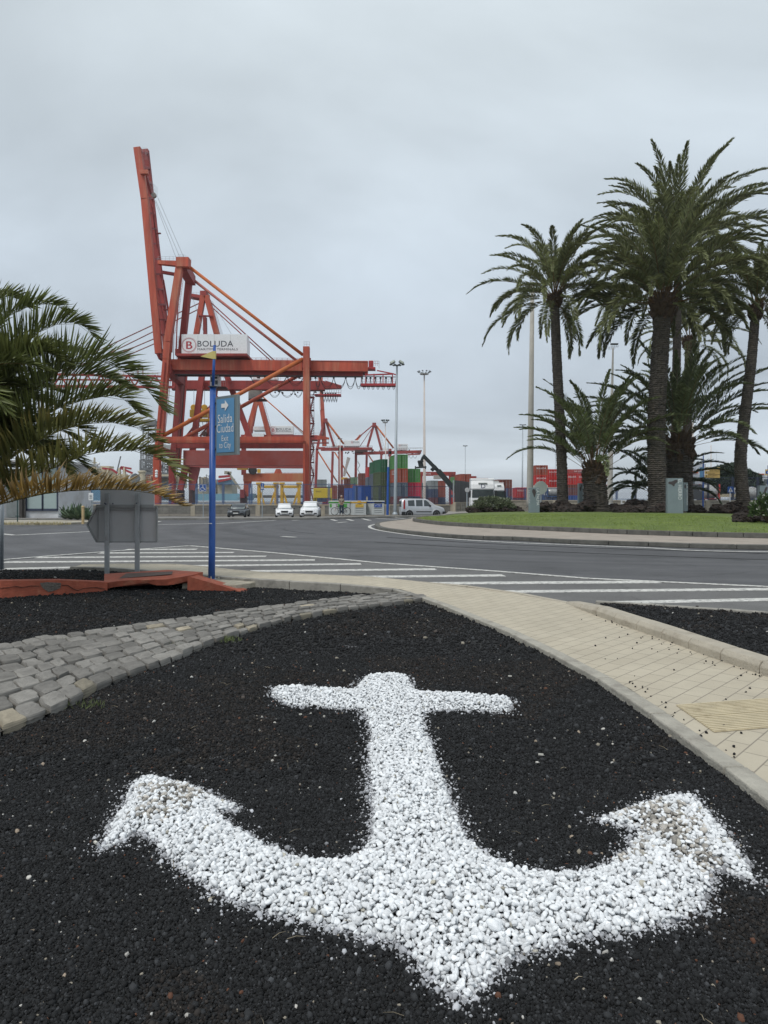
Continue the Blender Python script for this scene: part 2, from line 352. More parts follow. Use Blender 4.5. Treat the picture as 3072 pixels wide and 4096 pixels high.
kind(mb.build('far_lane_marking', mark), 'structure')
# dark tyre scuffs curling across the carriageway
mb = MB(); scuff = M('tyre_scuff', (.05, .05, .052), .7)
for L_ in ([(975,2122),(960,2130),(985,2139),(1100,2152),(1180,2153)], [(1142,2110),(1135,2117),(1165,2125),(1260,2136)], [(1500,2168),(1900,2192),(2400,2215),(3072,2240)], [(1550,2150),(1900,2172),(2300,2190),(3072,2215)]):
    strip(mb, smooth_pts([gp(*p) for p in L_], 6), .10, .003 + .0012 * len(mb.f) / 40)
kind(mb.build('tyre_mark', scuff), 'structure')

# ------------------------------------------------------------------ kerbs
conc = M('kerb_concrete', (.30, .285, .25), .85, var=.2, scale=4, bump=.6, bscale=50, dirt=(.13, .125, .115), dirt_amt=.35)
conc_b = M('beige_kerb_concrete', (.40, .36, .29), .85, var=.14, scale=5, bump=.6, bscale=50, dirt=(.27, .23, .18), dirt_amt=.3)
basalt = M('dark_kerb_stone', (.115, .112, .10), .9, var=.25, scale=3, bump=.8, bscale=30, dirt=(.055, .055, .05), dirt_amt=.35)
def kerb(name, line, w, h, z0, mat, blk=1.0, gap=.012, side=1, cham=0.0, bevel=.012, hz=None):
    """blocks of length blk laid along a polyline; the body lies on side*left of the line"""
    P = [Vector(p) for p in line]; seg = [0]
    for i in range(1, len(P)): seg.append(seg[-1] + (P[i] - P[i - 1]).length)
    def at(s):
        s = max(0, min(seg[-1], s)); i = 0
        while i < len(P) - 2 and seg[i + 1] < s: i += 1
        d = (P[i + 1] - P[i]); t = (s - seg[i]) / max(1e-6, d.length); return P[i] + d * t, d.normalized(), i
    mb = MB(); k = max(1, round(seg[-1] / blk)); L_ = seg[-1] / k
    for j in range(k):
        a, da, ia = at(j * L_ + gap / 2); c, dc, ic = at((j + 1) * L_ - gap / 2)
        na, nc = V(-da.y, da.x, 0) * side, V(-dc.y, dc.x, 0) * side
        jt = random.uniform(-.003, .003)
        a0, c0 = V(a.x, a.y, z0), V(c.x, c.y, z0); n = len(mb.v)
        for b0, nn, q in ((a0, na, a), (c0, nc, c)):
            tz = (hz(q) + jt - z0) if hz else h + jt
            prof = [(0, 0), (w, 0), (w, tz), (cham * .8, tz), (0, tz - cham)] if cham else [(0, 0), (w, 0), (w, tz), (0, tz)]
            mb.v += [b0 + nn * u + V(0, 0, v) for u, v in prof]
        m_ = len(prof)
        mb.f += [tuple(n + i for i in range(m_)), tuple(n + m_ + i for i in reversed(range(m_)))]; mb.m += [0, 0]
        for i in range(m_): q = (i + 1) % m_; mb.f.append((n + i, n + m_ + i, n + m_ + q, n + q)); mb.m.append(0)
    return kind(mb.build(name, mat, bevel=bevel), 'structure')

# ------------------------------------------------------------------ paved path: pairs of edge points
Lp = [(2.07, 1.0, .06), (2.07, 3.98, .06), (2.03, 5.0, .06), (1.99, 5.75, .06), (1.82, 6.85, .06), (1.5, 8.4, .06), (1.22, 9.3, .06), (.95, 10.3, .06), (.68, 11.0, .07), (.27, 11.75, .10), (-.58, 12.1, .14), (-1.25, 12.3, .15), (-2.15, 12.7, .15), (-3.05, 13.3, .15), (-3.9, 13.85, .15), (-4.7, 14.3, .15), (-5.6, 14.85, .15), (-6.6, 15.1, .15)]
Rp = [(3.80, 1.0, .06), (3.60, 4.2, .06), (3.4, 5.6, .06), (3.3, 6.2, .06), (3.17, 6.9, .06), (3.03, 7.9, .06), (2.88, 8.7, .06), (2.72, 9.9, .06), (2.66, 10.4, .07), (1.95, 11.5, .09), (.9, 12.3, .12), (.1, 12.9, .15), (-.75, 13.25, .15), (-2.2, 13.75, .15), (-3.3, 14.5, .15), (-4.2, 15.4, .15), (-5.3, 15.7, .15), (-6.6, 15.45, .15)]
paver = brick_mat('beige_pavers', (.47, .42, .325), (.44, .39, .30), (.25, .22, .175), .30, .15, .005, uv=True, off=.5, var=.12)
me = bpy.data.meshes.new('paved_path'); vv, ff, uvs = [], [], []
NA = 6; acc = 0; rows = []
for i in range(len(Lp)):
    a, c = Vector(Lp[i]), Vector(Rp[i])
    if i: acc += ((a + c) / 2 - (Vector(Lp[i - 1]) + Vector(Rp[i - 1])) / 2).length
    rows.append((a, c, acc))
rot = math.radians(47)
for a, c, s in rows:
    for j in range(NA + 1):
        p = a.lerp(c, j / NA); vv.append(tuple(p))
        uvs.append((p.x * math.cos(rot) + p.y * math.sin(rot), -p.x * math.sin(rot) + p.y * math.cos(rot)))
for i in range(len(rows) - 1):
    for j in range(NA): q = i * (NA + 1) + j; ff.append((q, q + 1, q + NA + 2, q + NA + 1))
me.from_pydata(vv, [], ff); uvl = me.uv_layers.new(name='UVMap')
for lp in me.loops: uvl.data[lp.index].uv = uvs[lp.vertex_index]
me.materials.append(paver); o = bpy.data.objects.new('paved_path', me); COL.objects.link(o); kind(o, 'structure')
Lv = [Vector(p) for p in Lp]; Rv = [Vector(p) for p in Rp]
def zl(p):
    best = (9e9, 0)
    for a, b in zip(Lv[:-1], Lv[1:]):
        d = V(b.x - a.x, b.y - a.y, 0); t = max(0, min(1, V(p.x - a.x, p.y - a.y, 0).dot(d) / d.length_squared)); q = a.lerp(b, t); best = min(best, (math.hypot(q.x - p.x, q.y - p.y), q.z))
    return best[1] + .012
kerb('kerb', smooth_pts(Lv[:9], 4), .13, .0, -.03, M('weathered_kerb', (.36, .34, .29), .9, var=.22, scale=6, bump=.6, bscale=50, dirt=(.22, .20, .17), dirt_amt=.4), 1.0, .014, 1, hz=zl)
kerb('kerb', Lv[8:], .13, .0, -.03, conc, 1.0, .01, 1, hz=zl)
kerb('kerb', smooth_pts(Rv[:9], 3), .21, .20, 0, conc_b, .52, .012, -1, cham=.045, bevel=.008, hz=lambda p: min(.175, .085 + max(0, 10.5 - p.y) * .075))
kerb('kerb', smooth_pts(Rv[8:], 3), .10, .0, -.02, conc_b, 1.0, .01, -1, hz=lambda p: min(Rv, key=lambda r: (r - p).length).z + .008)
# tactile paving: ribbed tiles across the path
tac = M('tactile_tile', (.52, .45, .31), .8, var=.12, scale=6, dirt=(.3, .24, .15), dirt_amt=.3)
mb = MB(); c0 = gp(2740, 2822, .07); c1 = gp(2962, 2796, .07); c2 = V(3.5, 4.9, .07); c3 = V(2.17, 4.02, .07)
c0 = V(2.17, 5.28, .064); c1 = V(2.80, 5.42, .064); c1 = V(3.42, 5.56, .064); c2 = V(3.50, 4.96, .064); c3 = V(2.17, 4.66, .064)
ax, ay = c1 - c0, c3 - c0
for r in range(2):
    a = c0 + (c3 - c0) * (r * .5 + .01); d = c0 + (c3 - c0) * (r * .5 + .49); b2 = c1 + (c2 - c1) * (r * .5 + .01); e2 = c1 + (c2 - c1) * (r * .5 + .49)
    mb.poly([d, e2, b2, a])
    for k in range(9):
        t = (k + .5) / 9; p, q = a.lerp(d, t), b2.lerp(e2, t); mb.beam(p + V(0, 0, .004), q + V(0, 0, .004), .016, .010, Z_)
kind(mb.build('tactile_paving', tac), 'structure')

# ------------------------------------------------------------------ gravel beds
bedP = np.array([(-14, .6), (2.06, .6)] + [(p[0], p[1]) for p in Lp[1:15]] + [(-4.6, 13.0), (-14, 11.6)])
bedR = np.array([(3.9, 1.0), (3.86, 4.2), (3.66, 5.6), (3.45, 6.9), (3.3, 7.9), (3.15, 8.7), (3.0, 9.9)] + [(p.x, p.y) for p in (gp(2500, 2412, .125), gp(2800, 2432, .125), gp(3072, 2452, .125), gp(3400, 2474, .125))] + [(12, 1)])
bedL = np.array([(-4.75, 12.25), (-3.3, 12.9), (-3.9, 13.8), (-4.7, 14.25), (-5.6, 14.8), (-6.6, 15.05), (-8.2, 14.9), (-12, 13.9), (-12, 11.3), (-6.1, 11.5)])
def inside(P, poly):
    x, y = P[:, 0], P[:, 1]; r = np.zeros(len(P), bool); n = len(poly)
    for i in range(n):
        x0, y0 = poly[i]; x1, y1 = poly[(i + 1) % n]
        if y0 == y1: continue
        c = ((y0 > y) != (y1 > y)) & (x < (x1 - x0) * (y - y0) / (y1 - y0) + x0); r ^= c
    return r
def edge_dist(P, poly):
    d = np.full(len(P), 1e9); n = len(poly)
    for i in range(n):
        a, b = poly[i], poly[(i + 1) % n]; ab = b - a; t = np.clip(((P - a) @ ab) / (ab @ ab), 0, 1)
        d = np.minimum(d, np.hypot(*(P - a - t[:, None] * ab).T))
    return d
def fbm(P, s, seed=0):
    P = P * s + seed * 17.3; r = np.zeros(len(P))
    for k, a in ((1, .5), (2.1, .27), (4.3, .15), (9.1, .08)):
        r += a * np.sin(P[:, 0] * k * 1.7 + 1.3 * np.sin(P[:, 1] * k * 1.1 + seed)) * np.cos(P[:, 1] * k * 1.9 + 1.1 * np.sin(P[:, 0] * k * 1.4 + k))
    return r
ANC = [(790,1462),(850,1455),(880,1462),(890,1480),(905,1492),(1000,1497),(1095,1505),(1110,1520),(1100,1535),(1000,1533),(930,1533),(915,1545),(920,1580),(945,1640),(965,1700),(985,1760),(1010,1810),(1050,1845),(1110,1875),(1180,1885),(1250,1880),(1310,1865),(1350,1835),(1375,1805),(1385,1795),(1330,1785),(1285,1772),(1330,1760),(1400,1735),(1440,1722),(1500,1722),(1520,1745),(1570,1800),(1610,1860),(1635,1905),(1600,1895),(1560,1880),(1538,1882),(1540,1920),(1515,1960),(1460,1990),(1380,2010),(1250,2035),(1130,2060),(1090,2085),(1050,2130),(1015,2168),(975,2150),(920,2110),(890,2070),(850,2040),(760,2020),(640,1990),(560,1970),(490,1945),(420,1900),(370,1860),(330,1815),(300,1800),(270,1815),(215,1838),(240,1780),(265,1740),(290,1690),(320,1675),(400,1690),(460,1715),(515,1747),(480,1755),(470,1760),(520,1795),(590,1835),(650,1858),(730,1860),(780,1845),(800,1810),(805,1760),(800,1700),(795,1640),(800,1590),(790,1545),(770,1533),(700,1530),(620,1522),(585,1505),(590,1487),(640,1482),(710,1488),(765,1490),(775,1478)]
ancP = np.array([tuple(gp(x * 1.8518, y * 1.8518, .02))[:2] for x, y in ANC])
def bed_h(P): return .012 + .016 * fbm(P, .9, 2) + .006 * fbm(P, 4.0, 5)
def bed_grid(name, poly, x0, x1, y0, y1, s, hf, mat):
    nx, ny = int((x1 - x0) / s) + 1, int((y1 - y0) / s) + 1
    gx, gy = np.meshgrid(np.linspace(x0, x1, nx), np.linspace(y0, y1, ny)); P = np.c_[gx.ravel(), gy.ravel()]
    z = hf(P); i = np.arange(nx * ny).reshape(ny, nx)
    fc = np.stack([i[:-1, :-1], i[:-1, 1:], i[1:, 1:], i[1:, :-1]], -1).reshape(-1, 4)
    ok = inside(P, poly); fc = fc[ok[fc].sum(1) >= 2]
    # pull cells' outside corners onto the border
    bad = ~ok; idx = np.unique(fc[bad[fc]])
    Q = P[idx]; best = np.full(len(Q), 1e9); out = Q.copy()
    for k in range(len(poly)):
        a, b = poly[k], poly[(k + 1) % len(poly)]; ab = b - a; t = np.clip(((Q - a) @ ab) / (ab @ ab), 0, 1); c = a + t[:, None] * ab; d = np.hypot(*(Q - c).T)
        u = d < best; best[u] = d[u]; out[u] = c[u]
    P[idx] = out
    o = arr_mesh(name, np.c_[P, z], fc, mat, True); return o
def gravel_mat():
    m, N, L, b = nodes('dark_lava_gravel_bed'); g = N.new('ShaderNodeNewGeometry')
    vo = N.new('ShaderNodeTexVoronoi'); vo.inputs['Scale'].default_value = 75; L.new(g.outputs['Position'], vo.inputs['Vector'])
    n1 = N.new('ShaderNodeTexNoise'); n1.inputs['Scale'].default_value = 1.5; n1.inputs['Detail'].default_value = 6; L.new(g.outputs['Position'], n1.inputs['Vector'])
    rp = N.new('ShaderNodeValToRGB'); L.new(n1.outputs['Fac'], rp.inputs[0]); el = rp.color_ramp.elements
    el[0].position = .3; el[0].color = (.007, .0075, .008, 1); el[1].position = .75; el[1].color = (.013, .012, .011, 1)
    sp = N.new('ShaderNodeSeparateColor'); L.new(vo.outputs['Color'], sp.inputs[0])
    r = N.new('ShaderNodeMapRange'); r.inputs['To Min'].default_value = .4; r.inputs['To Max'].default_value = 1.7; L.new(sp.outputs[0], r.inputs['Value'])
    vs = N.new('ShaderNodeVectorMath'); vs.operation = 'SCALE'; L.new(rp.outputs[0], vs.inputs[0]); L.new(r.outputs[0], vs.inputs['Scale']); L.new(vs.outputs[0], b.inputs['Base Color'])
    b.inputs['Roughness'].default_value = .8
    bp = N.new('ShaderNodeBump'); bp.invert = True; bp.inputs['Strength'].default_value = 1; bp.inputs['Distance'].default_value = .012; L.new(vo.outputs['Distance'], bp.inputs['Height']); L.new(bp.outputs[0], b.inputs['Normal'])
    return m
gm = gravel_mat()
kind(bed_grid('gravel_bed', bedP, -14, 2.6, .6, 14.5, .07, bed_h, gm), 'structure')
hR = lambda P: .125 + .016 * fbm(P, 1.5, 3)
kind(bed_grid('gravel_bed', bedR, 2.8, 12, 1, 11.6, .1, hR, gm), 'structure')
hL = lambda P: .09 + .02 * fbm(P, 1.5, 4)
kind(bed_grid('gravel_bed', bedL, -12.2, -3, 11, 15.4, .1, hL, gm), 'structure')
# thin kerb behind the right-hand bed
kerb('kerb', [gp(2380, 2406, .14), gp(2500, 2412, .14), gp(2800, 2432, .14), gp(3072, 2452, .14), gp(3450, 2478, .14)], .10, .145, 0, conc, .9, .01, 1)

def scatter(name, C, size, base, faces, flat, colr, mats, smooth, tilt=1.0):
    """C (n,3) centres, size (n,), base (k,nv,3) variants"""
    n = len(C); nv = base.shape[1]; var = rng.integers(0, base.shape[0], n)
    q = rng.normal(size=(n, 4)); q[:, 1:3] *= tilt; q /= np.linalg.norm(q, axis=1)[:, None]
    w, x, y, z = q.T
    R = np.stack([1-2*(y*y+z*z), 2*(x*y-z*w), 2*(x*z+y*w), 2*(x*y+z*w), 1-2*(x*x+z*z), 2*(y*z-x*w), 2*(x*z-y*w), 2*(y*z+x*w), 1-2*(x*x+y*y)], 1).reshape(n, 3, 3)
    asp = np.c_[rng.uniform(.85, 1.35, n), rng.uniform(.75, 1.05, n), flat * rng.uniform(.8, 1.25, n)]
    P = base[var] * (asp * size[:, None])[:, None, :]
    P = np.einsum('nij,nkj->nki', R, P) + C[:, None, :]
    fc = (faces[None] + (np.arange(n) * nv)[:, None, None]).reshape(-1, 3)
    return arr_mesh(name, P.reshape(-1, 3), fc, mats, smooth, np.repeat(colr, nv, 0))
def variants(sub, k, amp, fr):
    v, f = ICO[sub]; out = []
    for s in range(k): out.append([tuple(p * (1 + amp * mnoise.noise(p * fr + V(s * 5.1, s * 2.7, s)) * 2)) for p in v])
    return np.array(out), np.array(f)
sv, sf = variants(0, 12, .35, 1.9)
stone_m = attr_mat('lava_stone', .8, .3)
def gravel(name, n, poly, x0, x1, y0, y1, hf, s0, s1, paint=True, cone=True):
    P = np.c_[rng.uniform(x0, x1, n), rng.uniform(y0, y1, n)]
    if cone: P = P[np.abs(P[:, 0]) < P[:, 1] * .56 + .35]
    P = P[inside(P, poly)]; sz = rng.uniform(s0, s1, len(P)) * (1 + .9 * (rng.random(len(P)) > .96))
    base = np.array([.0135, .0139, .0147]); br = rng.lognormal(-.12, .6, len(P))[:, None]
    warm = (fbm(P, .8, 8) > .12) & (rng.random(len(P)) > .45)
    c = base * br * np.where(warm[:, None], [1.3, 1.06, .88], [.97, .99, 1])
    odd = rng.random(len(P)); c[odd > .9965] = [.28, .25, .2]; c[odd > .999] = [.5, .49, .46]; c[(odd < .003)] = [.11, .05, .03]
    if paint:
        ed = edge_dist(P, ancP); ins = inside(P, ancP); pr = np.where(ins, np.clip(1.2 - ed / .05, .12, .95), np.exp(-(ed / .03) ** 1.1) * .75)
        k = rng.random(len(P)) < pr; c[k] = rng.uniform(.18, .62, (k.sum(), 1)) * [.98, 1, 1.05]
    z = hf(P) + sz * .35
    return kind(scatter(name, np.c_[P, z], sz, sv, sf, .8, c, stone_m, False), 'stuff', 'loose dark lava gravel covering the planting bed')
gravel('gravel', 230000, bedP, -2.4, 2.1, 1.75, 4.0, bed_h, .0036, .0078)
gravel('gravel', 130000, bedP, -3.8, 2.1, 4.0, 7.2, bed_h, .0055, .010)
gravel('gravel', 70000, bedP, -7.0, 2.0, 7.2, 13.9, bed_h, .009, .016, cone=True)
gravel('gravel', 70000, bedR, 2.9, 8.5, 1.0, 11.4, hR, .009, .017, False, False)
gravel('gravel', 14000, bedL, -8.6, -3.3, 11.3, 15.1, hL, .012, .018, False)

# ------------------------------------------------------------------ the anchor of white pebbles
pv, pf = variants(2, 14, .17, 1.1)
peb_m = attr_mat('white_pebble', .55, .35)
CC, SZ, CL = [], [], []
lo, hi = ancP.min(0), ancP.max(0)
for layer, (sp0, rr, zz) in enumerate(((.0155, .56, .55), (.0188, .57, 1.0))):
    gx, gy = np.meshgrid(np.arange(lo[0], hi[0], sp0), np.arange(lo[1], hi[1], sp0 * .87)); gx[1::2] += sp0 / 2
    P = np.c_[gx.ravel(), gy.ravel()]; P = P + rng.normal(0, sp0 * .26, P.shape)
    P = P[inside(P, ancP)]; ed = edge_dist(P, ancP)
    keep = (rng.random(len(P)) < np.clip((ed + .002) / .03, 0, 1) * (.93 if layer == 0 else .80)); P, ed = P[keep], ed[keep]
    mound = .045 * (1 - np.exp(-ed / .07))
    r = sp0 * rr * rng.lognormal(0, .16, len(P)); big = rng.random(len(P)); r[big > .96] *= 1.35; r[big > .994] *= 1.2; r *= np.where(P[:, 1] > 4.6, .88, 1.0)
    z = bed_h(P) + mound * zz + r * .25 + rng.normal(0, .005, len(P)); z[big > .95] += .004
    c = np.repeat(rng.uniform(.68, .92, (len(P), 1)) * (.80 if layer == 0 else 1), 3, 1) * np.array([.965, .985, 1.0])  # lower layer tinted darker: shade in the pebble gaps put into the colour
    # bare, unpainted river pebbles on the two flukes
    for fx, fy, fr_ in ((700, 3160, .20), (640, 3240, .13), (1000, 3250, .06), (2640, 3260, .20), (2700, 3330, .16), (2500, 3380, .10), (2790, 3420, .12)):
        q = gp(fx, fy, .05); k = (np.hypot(P[:, 0] - q.x, P[:, 1] - q.y) < fr_ * rng.uniform(.3, 1.3, len(P))) & (rng.random(len(P)) < .5)
        c[k] = np.array([.32, .30, .27]) * rng.uniform(.5, 1.8, (k.sum(), 1))
    k = rng.random(len(P)) < .006; c[k] = np.array([.42, .40, .34]) * rng.uniform(.7, 1.2, (k.sum(), 1))
    CC.append(np.c_[P, z]); SZ.append(r); CL.append(c)
anc = scatter('pebble_anchor', np.vstack(CC), np.hstack(SZ), pv, pf, .60, np.vstack(CL), peb_m, True, .42)
tag(anc, 'ship anchor emblem laid out in white painted pebbles on dark lava gravel', 'pebble anchor')
# stray pebbles that strayed onto the gravel
n = 90; P = np.c_[rng.uniform(-2.2, 2.0, n), rng.uniform(1.9, 7, n)]; P = P[inside(P, bedP)]
r = rng.uniform(.006, .012, len(P)); c = np.where(rng.random((len(P), 1)) > .5, [.5, .48, .44], [.3, .24, .18]) * rng.uniform(.6, 1.2, (len(P), 1))
kind(scatter('stray_pebbles', np.c_[P, bed_h(P) + r * .6], r, pv, pf, .7, c, peb_m, True), 'stuff', 'a few pale pebbles strewn over the dark gravel')

# gravel crumbs kicked onto the path, twigs and straw in the bed
P = np.vstack([np.c_[rng.normal(3.0, .13, 90), rng.uniform(5.6, 9, 90)], np.c_[rng.uniform(2.1, 3.3, 30), rng.uniform(4.5, 10, 30)], np.c_[rng.normal(2.08, .03, 24), rng.uniform(4, 6, 24)]])
P[:90, 0] += (9 - P[:90, 1]) * .06; r = rng.uniform(.005, .011, len(P))
kind(scatter('gravel_crumbs', np.c_[P, .061 + r * .45], r, sv, sf, .8, np.repeat([[.018, .018, .019]], len(P), 0) * rng.uniform(.6, 1.6, (len(P), 1)), stone_m, False), 'stuff', 'black gravel crumbs scattered over the beige path')
mb = MB()
for _ in range(55):
    y = random.uniform(2, 7); x = random.uniform(-.5 * y, min(2.0, .5 * y)); a = random.random() * 3.14; L_ = random.uniform(.02, .07); c = V(x, y, .045); d = V(math.cos(a), math.sin(a), random.uniform(-.1, .2)) * L_
    mb.tube([c, c + d * .5 + V(0, 0, .006), c + d], [.0012, .0011, .0005], 3, cap=False)
kind(mb.build('twigs', M('dry_twig', (.30, .25, .17), .8, island=.6)), 'stuff', 'dry twigs and straw lying on the dark gravel')
mb = MB()
for x, y, w_ in ((1.1, 6.2, .03), (-1.3, 3.2, .022), (.95, 4.3, .03), (-.6, 5.1, .02)): mb.box((x, y, .05), (w_, .010, .008), rz=random.random() * 3)
kind(mb.build('litter', M('white_litter', (.6, .58, .52), .7)), 'stuff', 'tiny pale scraps of litter on the dark gravel')
# ------------------------------------------------------------------ strip of granite setts
lowE = [gp(*p) for p in ((0,2955),(250,2854),(417,2761),(639,2678),(889,2576),(1157,2493),(1370,2456),(1560,2430),(1722,2407))]
upE = [gp(*p) for p in ((0,2604),(102,2580),(306,2553),(556,2516),(741,2493),(926,2465),(1204,2428),(1400,2405),(1640,2384))]
lowE = [lowE[0] + (lowE[0] - lowE[1]) * 1.6 + V(-.1, -.1, 0)] + lowE; upE = [V(-5.3, 6.4, 0)] + upE
def resample(L_, n):
    L_ = smooth_pts(L_, 6); s = [0]
    for i in range(1, len(L_)): s.append(s[-1] + (L_[i] - L_[i - 1]).length)
    out = []; j = 0
    for k in range(n):
        t = s[-1] * k / (n - 1)
        while j < len(s) - 2 and s[j + 1] < t: j += 1
        out.append(L_[j].lerp(L_[j + 1], (t - s[j]) / max(1e-9, s[j + 1] - s[j])))
    return out
NL = 200; lowR, upR = resample(lowE, NL), resample(upE, NL); length = sum((lowR[i + 1] - lowR[i]).length for i in range(NL - 1))
cube = []; cf = []
K = 5
for ax_, sg in ((0, 1), (0, -1), (1, 1), (1, -1), (2, 1), (2, -1)):
    st = len(cube)
    for i in range(K + 1):
        for j in range(K + 1):
            a, b_ = -1 + 2 * i / K, -1 + 2 * j / K; p = [0, 0, 0]; p[ax_] = sg; p[(ax_ + 1) % 3] = a; p[(ax_ + 2) % 3] = b_
            nrm = (abs(p[0]) ** 9 + abs(p[1]) ** 9 + abs(p[2]) ** 5) ** (1 / 8); cube.append(Vector(p) / nrm)
    for i in range(K):
        for j in range(K):
            q = st + i * (K + 1) + j; t = (q, q + 1, q + K + 2, q + K + 1) if sg < 0 else (q, q + K + 1, q + K + 2, q + 1); cf.append(t)
cv = []; cfa = []; ccol = []
NA_ = 8; pitch = .20; k = int(length / pitch)
for r_ in range(NA_):
    t = random.random() * .6
    while t < k - 1:
        ln = random.uniform(.8, 1.3); u0, u1 = t / k, min(1, (t + ln) / k); t += ln
        f0, f1 = u0 * (NL - 1), u1 * (NL - 1)
        def pt(f, s):
            i = min(NL - 2, int(f)); w_ = f - i; a = lowR[i].lerp(lowR[i + 1], w_); b_ = upR[i].lerp(upR[i + 1], w_); return a.lerp(b_, s)
        s0, s1 = r_ / NA_, (r_ + 1) / NA_
        A, B, C_, D_ = pt(f0, s0), pt(f1, s0), pt(f1, s1), pt(f0, s1)
        h = .058 + random.uniform(-.012, .012); zt = random.uniform(-.006, .006); sd_ = random.random() * 99
        jj = [V(random.uniform(-.012, .012), random.uniform(-.012, .012), 0) for _ in range(4)]
        A, B, C_, D_ = A + jj[0], B + jj[1], C_ + jj[2], D_ + jj[3]; cen = (A + B + C_ + D_) / 4
        col = Vector((.205, .195, .178)) * random.uniform(.72, 1.22)
        if random.random() < .025: col = Vector((.33, .29, .22)) * random.uniform(.8, 1.1)
        if r_ == 0 and random.random() < .10: col = Vector((.24, .215, .165)) * random.uniform(.8, 1.2)
        n0 = len(cv); shr = .965
        for p in cube:
            a, b_ = (p.x + 1) / 2, (p.y + 1) / 2
            q = (A * (1 - a) + B * a) * (1 - b_) + (D_ * (1 - a) + C_ * a) * b_; q = cen + (q - cen) * shr
            nn = mnoise.noise(p * 1.8 + V(sd_, 0, 0)) * .013 + mnoise.noise(p * 5 + V(0, sd_, 0)) * .005
            cv.append((q.x + nn, q.y + nn * .7, .028 + p.z * h + nn * .5 + zt)); ccol.append(tuple(col))
        cfa += [tuple(n0 + i for i in f) for f in cf]
cob = attr_mat('granite_sett', .85, .3, bscale=22, lo=.6, hi=1.3)
o = arr_mesh('cobbled_path', np.array(cv), np.array(cfa), cob, True, np.array(ccol)); kind(o, 'structure')
soil = M('joint_soil', (.06, .055, .045), .95, var=.4, scale=8, bump=1, bscale=40)
mb = MB()
for i in range(NL - 1): mb.poly([lowR[i] + V(0, 0, .045), lowR[i + 1] + V(0, 0, .045), upR[i + 1] + V(0, 0, .045), upR[i] + V(0, 0, .045)])
kind(mb.build('cobble_bedding', soil), 'structure')
mb = MB()                      # weeds in the joints
for (x, y) in ((900, 2560), (925, 2570), (280, 2570), (1080, 2470), (1330, 2418), (700, 2590), (360, 2830)):
    c = gp(x, y, .03)
    for _ in range(60):
        a = c + V(random.gauss(0, .07), random.gauss(0, .04), random.uniform(0, .03)); d = V(random.gauss(0, .02), random.gauss(0, .02), random.uniform(.015, .05)); mb.poly([a, a + V(.006, 0, 0), a + d])
kind(mb.build('weeds', M('weed_green', (.085, .11, .035), .8, var=.3, island=.3)), 'stuff', 'small green weeds growing between the granite setts')

# ------------------------------------------------------------------ roundabout island
out_base = [gp(1640, 2083), gp(1540, 2096), gp(1519, 2106), gp(1560, 2124), gp(1837, 2153), gp(2050, 2160), gp(2300, 2174), gp(2561, 2183), gp(3072, 2197)]
oK = smooth_pts(out_base + [V(20, 23, 0), V(29, 29, 0), V(35, 42, 0), V(32, 58, 0), V(22, 68, 0), V(12, 69, 0), V(6, 64, 0), V(2.5, 56, 0)], 8, True)
inn = [gp(1700, 2084), gp(1664, 2093), gp(1740, 2106), gp(1837, 2115), gp(2078, 2129), gp(2300, 2140), gp(2561, 2152), gp(3072, 2167)]
iK = smooth_pts(inn + [V(20, 26.5, 0), V(27, 32, 0), V(32, 43, 0), V(29, 57, 0), V(21, 66, 0), V(13, 67, 0), V(7.3, 62.5, 0), V(4.4, 54, 0)], 8, True)
pinkc = M('pinkish_concrete', (.33, .285, .24), .9, var=.14, scale=1.5, bump=.4, bscale=30, dirt=(.22, .19, .16), dirt_amt=.3)
sheet('island_pavement', [(p.x, p.y) for p in oK], .135, pinkc, .13)
kerb('kerb', oK + [oK[0]], .28, .15, 0, basalt, 1.3, .02, -1, bevel=.02)
kerb('kerb', iK + [iK[0]], .22, .20, .13, basalt, .85, .02, -1, bevel=.02)
def lawn_mat():
    m, N, L, b = nodes('lawn_grass'); g = N.new('ShaderNodeNewGeometry')
    n1 = N.new('ShaderNodeTexNoise'); n1.inputs['Scale'].default_value = .6; n1.inputs['Detail'].default_value = 9; n1.inputs['Roughness'].default_value = .75; L.new(g.outputs['Position'], n1.inputs['Vector'])
    rp = N.new('ShaderNodeValToRGB'); L.new(n1.outputs['Fac'], rp.inputs[0]); el = rp.color_ramp.elements
    el[0].position = .3; el[0].color = (.075, .115, .022, 1); el[1].position = .72; el[1].color = (.19, .235, .055, 1); q = el.new(.52); q.color = (.125, .172, .035, 1)
    L.new(rp.outputs[0], b.inputs['Base Color']); b.inputs['Roughness'].default_value = .9
    n2 = N.new('ShaderNodeTexNoise'); n2.inputs['Scale'].default_value = 25; n2.inputs['Detail'].default_value = 6; L.new(g.outputs['Position'], n2.inputs['Vector'])
    bp = N.new('ShaderNodeBump'); bp.inputs['Strength'].default_value = 1; bp.inputs['Distance'].default_value = .05; L.new(n2.outputs['Fac'], bp.inputs['Height']); L.new(bp.outputs[0], b.inputs['Normal']); return m
lawnP = np.array([(p.x, p.y) for p in iK]); cenL = lawnP.mean(0)
mb = MB(); rings = 9; n = len(iK)
def lawn_z(x, y):
    d = edge_dist(np.array([[x, y]]), lawnP)[0]; return .31 + .22 * (1 - math.exp(-d / 4)) + .02 * mnoise.noise(V(x, y, 0) * .4)
for r in range(rings):
    t = 1 - (r / rings) ** 1.3 * .97
    for p in iK:
        x, y = cenL[0] + (p.x - cenL[0]) * t * (1 - .2 / 18 if r == 0 else 1), cenL[1] + (p.y - cenL[1]) * t * (1 - .2 / 18 if r == 0 else 1); mb.v.append(V(x, y, lawn_z(x, y)))
for r in range(rings - 1):
    for i in range(n): j = (i + 1) % n; mb.f.append((r * n + j, r * n + i, (r + 1) * n + i, (r + 1) * n + j)); mb.m.append(0)
